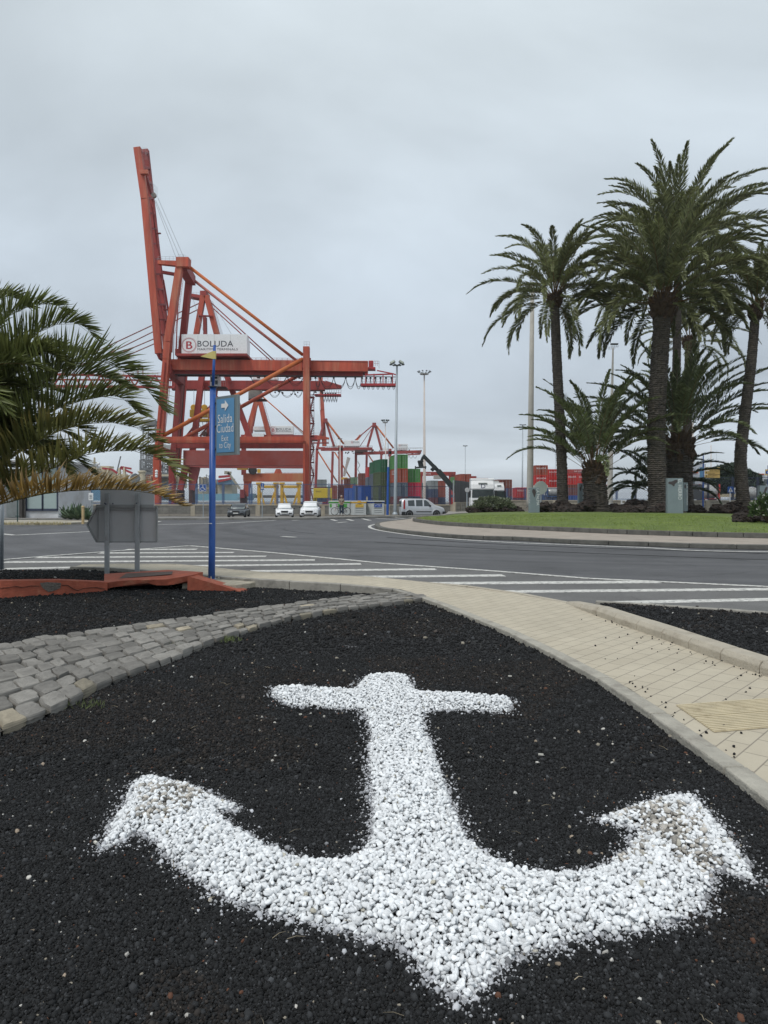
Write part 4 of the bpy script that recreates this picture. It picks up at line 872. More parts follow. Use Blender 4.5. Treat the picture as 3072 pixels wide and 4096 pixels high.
for pts, w in (([(1493, 1708), (1470, 1788)], 9), ([(1502, 1708), (1526, 1800)], 9)): c5.line('a_frame', pts, w, 0, crane_b, 1.4, f='q')
c5.line('apex_head', [(1497, 1692), (1497, 1708)], 15, 0, crane_b, 4, f='q')
for a, b_, w in (((1490, 1702), (1418, 1763), 4.5), ((1486, 1716), (1440, 1785), 2.5), ((1504, 1702), (1574, 1792), 7)): c5.tube('stay', [a, b_], w, 0, crane_y if w > 6 else crane_b, f='q')
c5.house('machinery_house', 1588, 1632, 1775, 1799, 0, .8, white, [('BOLUDA', .36, .6, .9, .85)], (.25, .7, .18)); c5.house('electrical_box', 1525, 1556, 1793, 1806, 0, .8, white)
c5.line('girder', [(1427, 1814), (1684, 1807)], 12, 0, crane_b, 1.6, f='q'); c5.rail('girder_railing', [(1570, 1798), (1690, 1796)], 6, 0, crane_d, step=9, th=1); c5.line('end_platform', [(1630, 1819), (1680, 1817)], 4, 0, crane_b, 2, f='q'); c5.loops([1562, 1580, 1600, 1620, 1636, 1652, 1668], 1820, 14, 0)
for x0, y0, x1, y1, w in ((1424, 1800, 1422, 1990, 10), (1467, 1818, 1463, 1990, 9), (1525, 1818, 1524, 1990, 9), (1561, 1795, 1556, 1990, 11)): c5.line('leg', [(x0, y0), (x1, y1)], w, 0, crane_b, 1.6, f='q')
c5.tube('brace', [(1474, 1820), (1500, 1860)], 5, 0, crane_y, f='q')
c5.line('loading_boom', [(1420, 1768), (1443, 1740)], 9, .3, crane_y, 1.2, f='q')
mb = MB()
for i in range(6): c5.line('', [(1430 + (i % 2) * 10, 1845 + i * 16), (1440 - (i % 2) * 10, 1861 + i * 16)], 2.5, 0, None, 1, mb=mb, f='q')
mb.build('stair_flight', steel, c5.root)

for c_, x0, x1, y in ((c4, 1350, 1490, 1803), (c5, 1440, 1690, 1806), (c3, 1090, 1230, 1761), (c2, 1060, 1290, 1566), (c1, 1020, 1200, 1500)):
    mb = MB()
    for _ in range(46 if c_ in (c4, c5) else 16): x = random.uniform(x0, x1); yy = y + random.uniform(-8, 12); s_ = random.uniform(2, 6) if c_ in (c4, c5) else random.uniform(3, 8); c_.line('', [(x, yy), (x + s_, yy + random.uniform(-2, 2))], random.uniform(2, 6), random.uniform(0, .8), None, random.uniform(.4, 1.6), mb=mb, f='q')
    mb.build('girder_equipment', crane_d, c_.root)
def ladder(c_, a, b_, l, w=5, n=30, mat=crane_b):
    mb = MB()
    for s_ in (-w / 2, w / 2): c_.line('', [(a[0] + s_, a[1]), (b_[0] + s_, b_[1])], .8, l, None, .08, mb=mb, f='q')
    for i in range(n): t = i / n; x, y = a[0] + (b_[0] - a[0]) * t, a[1] + (b_[1] - a[1]) * t; c_.line('', [(x - w / 2, y), (x + w / 2, y)], .7, l, None, .06, mb=mb, f='q')
    mb.build('ladder', mat, c_.root)
ladder(c2, (848, 1205), (888, 1338), .2, 6, 30, steel); ladder(c1, (736, 1075), (702, 1335), .3, 5, 40); ladder(c1, (712, 1345), (710, 1435), .1, 7, 14); ladder(c3, (1050, 1600), (1092, 1745), .2, 6, 24); ladder(c4, (1312, 1690), (1344, 1782), 0, 7, 14, steel); ladder(c5, (1509, 1705), (1536, 1795), 0, 7, 14, steel); ladder(c1, (575, 610), (645, 1300), .42, 7, 90)
for a, b_ in (((700, 1130), (694, 1440)), ((754, 1180), (742, 1335)), ((686, 1480), (660, 1740)), ((705, 1500), (690, 1745))): c1.tube('cable_pipe', [a, b_], 2.5, .4, crane_b, f='q', n=5)
for a, b_, l in (((865, 1235), (925, 1335), .5), ((770, 1190), (815, 1330), .5)): mb = MB(); mb.tube([c1.q(*a, l), c1.q(*b_, l)], .03, 4); mb.build('guy_wire', steel, c1.root)
c1.house('cable_box', 700, 722, 1395, 1420, .2, .4, crane_b)
# --- red yard gantries behind the barrier
def gantry(x0, x1, yt, D, label, wx=16, word=None):
    r = thing('yard_gantry', label, 'gantry crane', px((x0 + x1) / 2, 2010, D), 'red yard gantries behind the container stacks'); k = D / F; r.location.z = -.45
    def bm(n, a, b_, w, h, dy=0, mat=crane_b): m = MB(); m.beam(px(*a, D) + V(0, dy, 0), px(*b_, D) + V(0, dy, 0), w * k, h); return m.build(n, mat, r)
    for dy in (0, 8): bm('leg', (x0 + wx / 2, yt + 2), (x0 + wx / 2, 2003), wx, 1.2, dy); bm('leg', (x1 - wx / 2, yt + 2), (x1 - wx / 2, 2003), wx, 1.2, dy); bm('beam', (x0, yt + 8), (x1, yt + 8), 13, 1.6, dy)
    m = MB(); m.box(px((x0 + x1) / 2 + 5, yt + 18, D) + V(0, 4, 0), (2.5, 2, 2)); m.build('cab', M('grey_white_cab', (.4, .4, .38), .5), r)
    if word:
        m = MB(); a = px(x0 + (x1 - x0) * .18, yt + 12, D); m.text(word, (a.x, D - .85, a.z), ((x1 - x0) * .16 * k, 0, 0), (0, 0, 6 * k)); m.build('lettering', white, r)
gantry(1672, 1822, 1886, 250, 'red yard gantry crane behind the black reach stacker arm', 18, 'LA LUZ')
gantry(1818, 1905, 1903, 330, 'lower red yard gantry crane behind the white truck roof', 10)
gantry(2262, 2448, 1876, 260, 'red yard gantry crane behind the two young palms', 10, 'LA LUZ')
# ------------------------------------------------------------------ block walls and blue fences of the port
wall_l = brick_mat('grey_block_wall', (.19, .18, .16), (.15, .145, .13), (.12, .115, .10), .8, .32, .015, var=.3)
wall_r = brick_mat('beige_block_wall', (.34, .31, .25), (.29, .265, .22), (.17, .155, .13), .8, .4, .03, var=.2)
capm = M('wall_cap_concrete', (.36, .32, .25), .9, var=.25, scale=.8, dirt=(.22, .17, .12), dirt_amt=.4)
def block_wall(name, label, a, b, z0, z1, mat, pil, cap=.14):
    a, b = Vector(a), Vector(b); r = thing(name, label, 'wall', (*((a + b) / 2).xy, z0)); up = Z_
    m = MB(); m.beam((a.x, a.y, (z0 + z1) / 2), (b.x, b.y, (z0 + z1) / 2), .22, z1 - z0, Z_); m.build('block_wall', mat, r)
    m = MB(); m.beam((a.x, a.y, z1 + cap / 2), (b.x, b.y, z1 + cap / 2), .32, cap, Z_); m.build('cap', capm, r)
    L_ = (b - a).length; d = (b - a).normalized()
    for i in range(pil + 1):
        p = a + d * (L_ * i / pil); m = MB(); m.box((p.x, p.y, (z0 + z1) / 2), (.5, .32, z1 - z0 - .004), rz=math.atan2(d.y, d.x)); m.build('pilaster', capm, r)
    m = MB(); m.beam((a.x, a.y, z0 + .14), (b.x, b.y, z0 + .14), .27, .28, Z_); m.build('plinth', M('plinth_concrete', (.24, .22, .19), .9, var=.2), r)
    return r
WD = 82
block_wall('port_wall', 'long grey block wall with beige cap behind the parked cars', (-52, WD, 0), (7.9, WD, 0), -.45, .78, wall_l, 8)
block_wall('port_wall', 'short beige block wall carrying the dark slatted screen beside the van', (7.9, 79.6, 0), (13.2, 96, 0), -.45, 1.05, wall_r, 6)
block_wall('port_wall', 'beige block wall behind the trucks and the roundabout palms', (13.2, 96, 0), (58, 90, 0), -.1, 1.25, wall_r, 14)
fm = M('fence_blue', (.05, .095, .20), .5, var=.15); fd = M('fence_dark', (.03, .04, .07), .5); wire = M('fence_wire', (.09, .11, .15), .6)
def fence(label, a, b, z0, z1, npan, mat, pair=True, msh=.30, top=0):
    a, b = Vector(a), Vector(b); d = (b - a) / npan; n = d.normalized(); r = thing('mesh_fence', label, 'fence', (*((a + b) / 2).xy, z0), 'metal fences standing on the port walls')
    mw = MB(); mf = MB()
    for i in range(npan):
        p = a + d * i + n * .12; q = a + d * (i + 1) - n * .12; L_ = (q - p).length
        for u, v in (((p.x, p.y, z0 + .1), (p.x, p.y, z1)), ((q.x, q.y, z0 + .1), (q.x, q.y, z1)), ((p.x, p.y, z0 + .12), (q.x, q.y, z0 + .12)), ((p.x, p.y, z1), (q.x, q.y, z1))): mf.beam(u, v, .06, .06)
        h = z1 - z0 - .15; k = 0
        s = -h
        while s < L_:
            for sg in (0, 1):
                t0, t1 = max(0, s), min(L_, s + h); y0, y1 = t0 - s, t1 - s
                if sg: y0, y1 = h - y0, h - y1
                u = p + n * t0 + V(0, 0, 0); v = p + n * t1
                mw.v += [V(u.x, u.y + .02 * sg, z0 + .12 + y0 - .011), V(v.x, v.y + .02 * sg, z0 + .12 + y1 - .011), V(v.x, v.y + .02 * sg, z0 + .12 + y1 + .011), V(u.x, u.y + .02 * sg, z0 + .12 + y0 + .011)]
                c = len(mw.v) - 4; mw.f.append((c, c + 1, c + 2, c + 3)); mw.m.append(0)
            s += msh
    mf.build('panel_frame', mat, r); mw.build('wire_mesh', wire, r)
    for i in range(npan + 1):
        p = a + d * i; m = MB()
        for dx_ in ((-.12, .12) if 0 else (0,)): m.beam((p.x, p.y, z0), (p.x, p.y, z1 + .12), .1, .1)
        m.build('post', mat, r)
    return r
zt = CH - (1937 - HZ) / F * WD
fence('tall blue wire mesh fence on the grey wall, between left building and cranes', (-37, WD, 0), (-15.5, WD, 0), .92, zt, 7, fm)
fence('tall blue wire mesh fence on the grey wall behind the white cars', (-15.34, WD, 0), (-3.36, WD, 0), .92, zt, 4, fm)
fence('dark wire mesh fence behind the recycling bins', (-3.2, WD, 0), (7.7, WD, 0), .92, zt - .25, 4, fd)
fence('blue mesh fence on the beige wall right of the trucks', (14.2, 95.8, 0), (33, 93.2, 0), 1.4, 2.9, 8, fm, msh=.22)
fence('dark wire mesh fence on the beige wall at the far right', (33, 93.2, 0), (57, 90, 0), 1.4, 4.3, 8, fd, msh=.35)
# dark slatted screen on its own wall
r = thing('slatted_screen', 'tall dark screen of vertical slats above the short beige wall', 'screen', (10, 87, 1.19))
m = MB(); A, B = V(7.95, 79.75, 0), V(13.1, 95.7, 0); n_ = 44
for i in range(n_):
    p, q = A.lerp(B, i / n_), A.lerp(B, (i + .72) / n_); zz = CH + (HZ - 1921) / F * 80 ; m.beam((p.x, p.y, (1.19 + zz) / 2), (q.x, q.y, (1.19 + zz) / 2), .05, zz - 1.19, Z_)
m.build('slats', M('dark_slat', (.05, .05, .052), .6, var=.3, scale=4, island=.35), r)
for i in range(5): p = A.lerp(B, i / 4) + V(-.14, .05, 0); m = MB(); m.beam((p.x, p.y, 1.19), (p.x, p.y, CH + (HZ - 1921) / F * 80), .14, .14); m.build('post', steel, r)

# ------------------------------------------------------------------ shipping containers
def cont_mesh(L_, W_=2.44, H=2.59):
    m = MB()      # corrugated sides and roof, plain corner frame
    def corr(a, b, n, up, off):
        n *= 4; a, b = Vector(a), Vector(b)
        for i in range(n):
            z = lambda j: [0, 0, 1, 1][j % 4] * .05
            p, q = a.lerp(b, i / n), a.lerp(b, (i + 1) / n); p, q = p + off * z(i), q + off * z(i + 1)
            m.poly([p, q, q + up, p + up])
    h = H - .3
    corr((-W_/2, 0, .15), (-W_/2, L_, .15), int(L_ / .4), V(0, 0, h), V(.8, 0, 0)); corr((W_/2, L_, .15), (W_/2, 0, .15), int(L_ / .4), V(0, 0, h), V(-.8, 0, 0))
    corr((W_/2, L_ , .15), (-W_/2, L_, .15), 6, V(0, 0, h), V(0, -.8, 0))
    m.poly([(-W_/2, 0, H - .06), (W_/2, 0, H - .06), (W_/2, L_, H - .06), (-W_/2, L_, H - .06)]); m.poly([(-W_/2, L_, .1), (W_/2, L_, .1), (W_/2, 0, .1), (-W_/2, 0, .1)])
    fr = MB()
    for x in (-1, 1):
        for y in (.08, L_ - .08): fr.box((x * (W_/2 - .07), y, H / 2), (.17, .18, H))
        for z in (.09, H - .07): fr.box((x * (W_/2 - .06), L_ / 2, z), (.14, L_ - .3, .15))
    for y in (.08, L_ - .08):
        for z in (.09, H - .07): fr.box((0, y, z), (W_ - .3, .16, .15))
    dr = []
    for sx in (-1, 1):
        d = MB(); x0 = sx * (W_ / 4 - .02); d.box((x0, .09, H / 2), (W_/2 - .16, .05, H - .32))
        for k in range(5): d.box((x0, .055, .45 + k * .43), (W_/2 - .2, .03, .2))
        bars = MB()
        for bx in (-.28, .22): bars.tube([(x0 + bx, .02, .15), (x0 + bx, .02, H - .15)], .025, 6); bars.box((x0 + bx, .02, 1.05), (.25, .05, .06))
        dr.append((d, bars))
    return m, fr, dr
PAL = {'red': (.50, .025, .022), 'crimson': (.52, .015, .06), 'brick': (.32, .065, .035), 'brown': (.17, .045, .03), 'green': (.07, .23, .06), 'dkgreen': (.02, .12, .055), 'olive': (.07, .10, .045), 'navy': (.03, .05, .11), 'slate': (.09, .12, .16),
       'grey': (.24, .27, .27), 'white': (.6, .58, .52), 'blue': (.015, .075, .32), 'teal': (.05, .11, .12), 'maroon': (.12, .02, .025), 'pale': (.13, .22, .12)}
NAMES = {'dkgreen': 'dark green', 'brick': 'brick red', 'pale': 'pale green', 'slate': 'slate blue', 'navy': 'navy blue'}
def cmat(c): return M('container_' + c, PAL[c], .55, var=.16, scale=.9, dirt=tuple(.5 * v + .06 for v in PAL[c]), dirt_amt=.4)
barm = M('door_bar', (.3, .3, .3), .5, .4)
PRO = {}
def proto_cont(L_):
    if L_ in PRO: return PRO[L_]
    m, fr, dr = cont_mesh(L_); root = bpy.data.objects.new('shipping_container', None); COL.objects.link(root); root.location = (0, -500, -50)
    m.build('walls', cmat('red'), root, True); fr.build('corner_frame', cmat('red'), root, True)
    for d, b in dr: q = d.build('door', cmat('red'), root, True); b.build('lock_bar', barm, q, True)
    PRO[L_] = root; return root
def container(x0, x1, yb, D, col, label, L_=6.06, yaw=0, word=None, H=None, grp='shipping containers stacked in the yard', flip=False, side=None):
    """x0..x1 = door end in photo pixels, yb = bottom edge row, D = distance; yaw turns the left side into view"""
    c = copy_tree(proto_cont(L_)); p = px((x0 + x1) / 2, yb, D); c.location = p; c.rotation_euler = (0, 0, math.radians(yaw)); k = (x1 - x0) / F * D / 2.44 / max(.2, math.cos(math.radians(yaw)))
    c.scale = (k, 1, 1 if H is None else H / F * D / 2.59); tag(c, label, 'shipping container', grp)
    mt = cmat(col)
    for ch in c.children:
        for s in ch.material_slots: s.link = 'OBJECT'; s.material = mt
    if word:
        m = MB(); xs = -1.22 - .06
        m.text(word, (xs, L_ * .62, 1.5), (0, -L_ * .5, 0), (0, 0, .8)); m.build('lettering', white, c, True)
    if side:
        m = MB(); m.text(side, (-.9, -.03, 1.6), (1.8, 0, 0), (0, 0, .4)); m.build('lettering', white, c, True)
    return c
G = 2043
def stack(x0, x1, D, cols, yaw, where, step=None, yb=None, L_=6.06, words={}):
    st = 2.59 / D * F if step is None else step; yb = (HZ + (CH + .45) / D * F) if yb is None else yb
    names = ['bottom', 'second from bottom', 'third from bottom', 'top', 'fifth']
    n = len(cols)
    for i, c in enumerate(cols):
        pos = 'on the ground' if i == 0 else ('topmost' if i == n - 1 else {1: 'one up', 2: 'two up'}.get(i, 'three up'))
        container(x0, x1, yb - i * st, D, c, side='BOLUDA' if (yaw <= 0 and c in ('red', 'brick')) else None, L_=L_, yaw=yaw, word=words.get(i), H=st, label=f"{NAMES.get(c, c)} container, {pos} in {where}")
stack(1583, 1631, 126, ['maroon', 'slate', 'brick', 'green'], 9, 'the tall stack behind the floodlight pole', 56, 2042, words={2: 'BOLUDA'})
stack(1633, 1681, 128, ['navy', 'crimson', 'green'], 7, 'the shorter stack left of the reach stacker', 55, 2040)
stack(1522, 1570, 133, ['olive', 'olive', 'olive', 'dkgreen'], 14, 'the dark green stack behind the thin blue pole', 51, 2041)
stack(1499, 1535, 150, ['navy', 'slate', 'slate', 'dkgreen'], 12, 'the blue grey stack edge beside dark green stack', 48, 2038)
stack(1472, 1500, 182, ['red', 'white', 'slate', 'red'], 8, 'the narrow stack with the rusty white one', 40, 2028)
stack(1437, 1465, 225, ['brick', 'brick', 'brown', 'brown'], 6, 'the brown stack right of the pale green one', 33, 2025)
stack(1405, 1430, 240, ['maroon', 'brick', 'brick', 'pale'], 6, 'the stack topped with pale green', 29, 2025)
stack(1378, 1403, 245, ['maroon', 'brick', 'brown', 'brown'], 6, 'the brown stack left of pale green one', 28, 2025)
stack(1352, 1376, 248, ['navy', 'maroon', 'maroon'], 5, 'the low maroon stack behind the blue container', 28, 2024)
stack(1326, 1349, 240, ['teal', 'brick', 'brick'], 5, 'the low stack right of the yellow frame', 27, 2022)
stack(1290, 1322, 250, ['red', 'brown', 'green'], 4, 'the low stack behind the yellow frame', 25, 2022)
container(1268, 1306, 1948, 205, 'grey', 'lone grey container high above the yellow frame', 6.06, 4, H=30); container(1268, 1306, 1978, 205, 'brown', 'brown container beneath the lone grey one', 6.06, 4, H=30); container(1268, 1306, 2008, 205, 'navy', 'navy blue container at the base under the lone grey one', 6.06, 4, H=30)
stack(1724, 1752, 185, ['maroon', 'navy', 'grey'], 8, 'the stack under the reach stacker arm', 34, 2024)
stack(1754, 1782, 190, ['navy', 'brick', 'brick'], 8, 'the stack right under the reach stacker arm', 33, 2022)
stack(1700, 1722, 210, ['navy', 'grey', 'teal'], 6, 'the stack behind the white lamp mast', 30, 2020)
stack(1842, 1885, 150, ['navy', 'red', 'brick', 'brick'], 6, 'the stack left of the first truck', 38, 2048)
container(1822, 1842, 1942, 158, 'green', 'green container strip left of the red stack top', 6.06, 6, H=36); container(1822, 1842, 1978, 158, 'red', 'red container just above the dark slatted screen', 6.06, 6, H=36); container(1822, 1842, 2014, 158, 'navy', 'navy container hidden low behind the dark slatted screen', 6.06, 6, H=36)
stack(2064, 2110, 135, ['maroon', 'red'], -4, 'the low stack right of second truck', 40, 2030, words={})
stack(2140, 2191, 128, ['navy', 'white', 'red', 'brick'], -2, 'the tall stack behind the thick concrete pole', 40, 2021)
stack(2192, 2233, 140, ['navy', 'white', 'red', 'red'], -2, 'the stack between the pole and left palm trunk', 36, 2021)
stack(2268, 2310, 132, ['blue', 'brown', 'red'], 0, 'the stack left of the young palm trunk', 44, 2026)
stack(2312, 2340, 150, ['blue', 'red', 'red'], 0, 'the stack right behind the young palm trunk', 44, 2026)
stack(2343, 2378, 170, ['blue', 'brown', 'brown', 'slate'], 0, 'the stack with a slate top behind the young palm', 33, 2020)
stack(2400, 2445, 170, ['blue', 'maroon', 'red'], 0, 'the low red stack between the young palms', 24, 2010)
container(1900, 1952, 1950, 175, 'brown', 'brown container above the white trucks', 6.06, 3, H=38); container(1900, 1952, 1988, 175, 'red', 'red container hidden low behind the white trucks', 6.06, 3, H=38); container(1900, 1952, 2026, 175, 'navy', 'navy container at the base behind the white trucks', 6.06, 3, H=38)
for x0, x1, c in ((1990, 2048, 'brown'),): container(x0, x1, 1952, 170, c, 'rusty brown container roof showing above the second truck', 6.06, 3, H=34); container(x0, x1, 1986, 170, 'maroon', 'maroon container hidden behind the second truck', 6.06, 3, H=34); container(x0, x1, 2020, 170, 'navy', 'navy container on the ground behind the second truck', 6.06, 3, H=34)
for x0, w, t, D, hh in ((2068, 38, 'BOLUDA', 134.8, 1952), (2136, 40, 'BOLUDA', 127.8, 1885), (2132, 30, 'BOLUDA', 127.8, 1928), (2272, 34, 'BOLUDA', 131.8, 1918), (2196, 30, 'BOLUDA', 139.8, 1906)):
    pass
# blue corrugated containers, long side to us
for x0, x1, yt, lab in ((1393, 1428, 1953, 'blue corrugated container, lower one in front of the brown stacks'), (1428, 1462, 1943, 'blue corrugated container, taller one with a small white notice')):
    c = copy_tree(proto_cont(6.06)); D = 96 if x0 < 1400 else 92; w = (x1 - x0) / F * D / math.cos(math.radians(35)); c.location = px(x0, HZ + (CH + .45) / D * F, D) ; c.rotation_euler = (0, 0, math.radians(-60)); c.scale = (1, w / 6.06 * 1.05, (CH + .45 + (HZ - yt) / F * D) / 2.59)
    tag(c, lab, 'shipping container', 'shipping containers stacked in the yard')
    for ch in c.children:
        for s in ch.material_slots: s.link = 'OBJECT'; s.material = cmat('blue')
    if x0 > 1400: m = MB(); m.box((1.24, 3.4, 1.35), (.02, .9, .5)); m.build('notice', M('cream_notice', (.55, .48, .36), .6), c, True)
for L_ in list(PRO): 
    for ch in list(PRO[L_].children): 
        for g in list(ch.children): bpy.data.objects.remove(g)
        bpy.data.objects.remove(ch)
    bpy.data.objects.remove(PRO[L_])

# ------------------------------------------------------------------ yellow yard equipment behind the fence
def pipe_frame(x0, x1, yt, D, label, inner=False):
    r = thing('straddle_frame', label, 'lifting frame', px((x0 + x1) / 2, 2060, D), 'yellow steel frames behind the port fence'); r.location.z = -.45; k = D / F
    Zt = px(0, yt, D).z
    for x in (x0, x1):
        m = MB(); m.beam((px(x, 0, D).x, D, -.45), (px(x, 0, D).x, D, Zt), 12 * k, .5); m.build('leg', yellow_p, r, bevel=.04)
        m = MB(); sx = 1 if x == x0 else -1; m.beam((px(x + sx * 6, 0, D).x, D, Zt - 1.1), (px(x + sx * 30, 0, D).x, D, -.2), 7 * k, .2); m.build('brace', yellow_p, r)
        m = MB(); m.box((px(x, 0, D).x, D, Zt + .12), (20 * k, .6, .35)); m.build('cap', yellow_p, r)
    m = MB(); m.beam((px(x0, 0, D).x, D, Zt - .3), (px(x1, 0, D).x, D, Zt - .3), 10 * k, .5); m.build('cross_bar', yellow_p, r, bevel=.04)
    m = MB(); m.beam((px(x0, 0, D).x, D + 2.6, Zt - .3), (px(x1, 0, D).x, D + 2.6, Zt - .3), 10 * k, .5); m.build('cross_bar', yellow_p, r, bevel=.04)
pipe_frame(1036, 1104, 1938, 100, 'yellow steel frame left, seen through the fence below the crane')
pipe_frame(1128, 1196, 1938, 100, 'yellow steel frame right, beside the tall orange crane leg')
r = thing('spreader_frame', 'yellow panelled lifting frame with hazard striped legs behind the fence', 'lifting frame', px(1290, 2060, 95)); r.location.z = -.45; k = 95 / F
a, b = px(1254, 1992, 95), px(1328, 1953, 95); m = MB(); m.box(((a.x + b.x) / 2, 95, (a.z + b.z) / 2), (b.x - a.x, .5, b.z - a.z)); m.build('panel', M('bright_yellow_panel', (.58, .42, .03), .5, var=.12), r, bevel=.05)
m = MB(); a = px(1266, 1968, 95); m.text('BALASOL' if 0 else 'BALSA', (a.x, 94.72, a.z), (20 * k, 0, 0), (0, 0, 5 * k)); m.build('lettering', ink, r)
for x in (1261, 1321):
    m = MB(); m.beam((px(x, 0, 95).x, 95, -.45), (px(x, 0, 95).x, 95, px(0, 1992, 95).z), 13 * k, .45); m.build('leg', MT['bright_yellow_panel'], r)
    m = MB()
    for j in range(4): p = px(x, 2012 - j * 6, 95); m.beam(p + V(-5 * k, -.26, -2 * k), p + V(5 * k, -.26, 2 * k), 2.2 * k, .03)
    m.build('hazard_stripe', dark, r)
# ------------------------------------------------------------------ reach stacker
D = 108; r = thing('reach_stacker', 'black telescopic arm of a reach stacker rising behind the screen', 'reach stacker', px(1800, 2030, D)); r.location.z = -.45; k = D / F
blk = M('machine_black', (.022, .028, .028), .5, var=.3)
def rb(n, pts, w, h, mat=blk, w2=None):
    m = MB(); P = [px(*p, D) for p in pts]
    for i in range(len(P) - 1): m.beam(P[i], P[i + 1], w * k, h, w2=(w2 or w) * k)
    return m.build(n, mat, r, bevel=.04)
rb('outer_boom', [(1752, 1882), (1832, 1975)], 19, 1.3); rb('inner_boom', [(1694, 1824), (1755, 1886)], 13, 1.0); rb('boom_collar', [(1730, 1868), (1740, 1878)], 24, 1.5)
rb('boom_head', [(1699, 1820), (1692, 1828), (1682, 1852)], 10, .9); rb('rotator', [(1680, 1845), (1685, 1868)], 18, 1.2); rb('spreader_arm', [(1671, 1846), (1693, 1846)], 7, 1.5); rb('spreader_bar', [(1660, 1871), (1705, 1868)], 5, 1.6)
for x in (1662, 1702): rb('twist_lock', [(x, 1864), (x, 1876)], 4, .5)
rb('chassis', [(1800, 2010), (1900, 2010)], 40, 3, M('machine_red', (.3, .03, .03), .5))

# ------------------------------------------------------------------ ships, rig and breakwater on the left
cream = M('ship_cream', (.52, .46, .33), .6, var=.16, scale=.15, dirt=(.33, .27, .19), dirt_amt=.4); hullb = M('ship_hull_blue', (.10, .22, .33), .5, var=.15, scale=.1, dirt=(.12, .09, .08), dirt_amt=.4); rigm = M('rig_grey', (.14, .145, .15), .7, var=.3); shipred = M('ship_red', (.33, .03, .035), .6)
def sb(m, x0, x1, y0, y1, D, dp, dy=0, mi=0): a, b = px(x0, y1, D), px(x1, y0, D); m.box(((a.x + b.x) / 2, D + dy, (a.z + b.z) / 2), (b.x - a.x, dp, b.z - a.z), m=mi)
D = 330; r = thing('cargo_ship', 'cream and blue supply ship moored behind the fence at the far left', 'ship', px(430, 2000, D)); r.location.z = -.45
m = MB(); hp = [(240, 1948), (640, 1952), (640, 2002), (262, 2002)]; m.prism([px(x, y, D) for x, y in hp], (0, 22, 0)); m.build('hull', hullb, r)
m = MB(); sb(m, 300, 600, 1915, 1950, D, 14, 10); sb(m, 300, 420, 1880, 1916, D, 12, 9); sb(m, 330, 400, 1868, 1881, D, 10, 9); sb(m, 350, 420, 1840 + 22, 1870, D, 6, 8)
for i in range(26):
    x = random.uniform(300, 600); sb(m, x, x + random.uniform(6, 24), random.uniform(1890, 1912), 1916, D, 6, random.uniform(5, 12))
m.build('superstructure', cream, r)
m = MB()
for row, (xa, xb) in ((1889, (305, 415)), (1903, (305, 415)), (1928, (310, 590)), (1875, (335, 398))):
    for x in range(xa, xb, 9): sb(m, x, x + 5, row, row + 4, D, .2, 2.7 if row > 1920 else 2.7)
m.build('window_band', glass, r)
m = MB(); m.blob(px(393, 1866, D), 1.0, 1, 0, 2); m.build('radar_dome', white, r, smooth=True); m = MB(); m.blob(px(393, 1855, D), .75, 1, 0, 2); m.build('radar_dome', white, r, smooth=True); m = MB(); m.blob(px(336, 1869, D), .8, 1, 0, 2); m.build('radar_dome', white, r, smooth=True)
m = MB(); m.beam(px(378, 1880, D), px(378, 1830, D), 1.0, 1.0, w2=.4); m.beam(px(368, 1850, D), px(390, 1850, D), .3, .5); m.build('mast', cream, r)
m = MB(); sb(m, 258, 345, 1871, 1880, D, 10, 6)
for x in range(262, 345, 9): m.beam(px(x, 1880, D), px(x + 9, 1890, D), .3, .3)
m.beam(px(262, 1880, D), px(296, 1925, D), .5, .5); m.beam(px(300, 1882, D), px(320, 1910, D), .5, .5); m.build('helideck', rigm, r)
for pl in ([(410, 1873), (450, 1879), (470, 1893)], [(484, 1868), (525, 1875)], [(480, 1871), (530, 1893)]): m = MB(); [m.beam(px(*pl[i], D), px(*pl[i + 1], D), .9, .9) for i in range(len(pl) - 1)]; m.build('deck_crane', shipred, r)
m = MB(); m.beam(px(467, 1890, D), px(483, 1825, D), .45, .45); m.build('crane_jib', rigm, r)
for x in (432, 478, 498): m = MB(); m.beam(px(x, 1918, D), px(x, 1868 + (x % 7) * 2, D), 1.3, 1.3, w2=.8); m.build('king_post', cream, r)
m = MB(); m.tube([px(568, 1960, D), px(568, 1890, D)], 1.5, 14); m.lathe(px(568, 1892, D), [(1.5, 0), (1.9, .3), (1.9, .9), (1.2, 1.1)], 14); m.build('funnel', cream, r, smooth=False)
m = MB(); sb(m, 592, 700, 1895, 1950, D, 12, 14); sb(m, 600, 690, 1925, 1932, D, 12, 7.9, 1); sb(m, 600, 690, 1905, 1910, D, 12, 7.9, 1); m.build('aft_deckhouse', [cream, glass], r)
D = 360; r = thing('drill_rig', 'grey lattice drilling rig towering behind the left crane leg', 'drill rig', px(640, 2000, D)); r.location.z = -.45
def lattice(n, x0, x1, yt, yb, st, w=.45, dp=8):
    m = MB()
    for x in (x0, x1):
        for dy in (0, dp): m.beam(px(x, yb, D) + V(0, dy, 0), px(x, yt, D) + V(0, dy, 0), w, w)
    y = yt; i = 0
    while y < yb:
        for dy in (0, dp): m.beam(px(x0, y, D) + V(0, dy, 0), px(x1, y, D) + V(0, dy, 0), w * .8, w * .8); a, b_ = (x0, x1) if i % 2 else (x1, x0); m.beam(px(a, y, D) + V(0, dy, 0), px(b_, min(yb, y + st), D) + V(0, dy, 0), w * .7, w * .7)
        y += st; i += 1
    m.build(n, rigm, r)
lattice('derrick', 572, 622, 1700, 1890, 16); lattice('derrick', 564, 632, 1780, 1900, 20, .6); lattice('lattice_leg', 640, 690, 1785, 1960, 18); lattice('lattice_leg', 560, 580, 1840, 1960, 14)
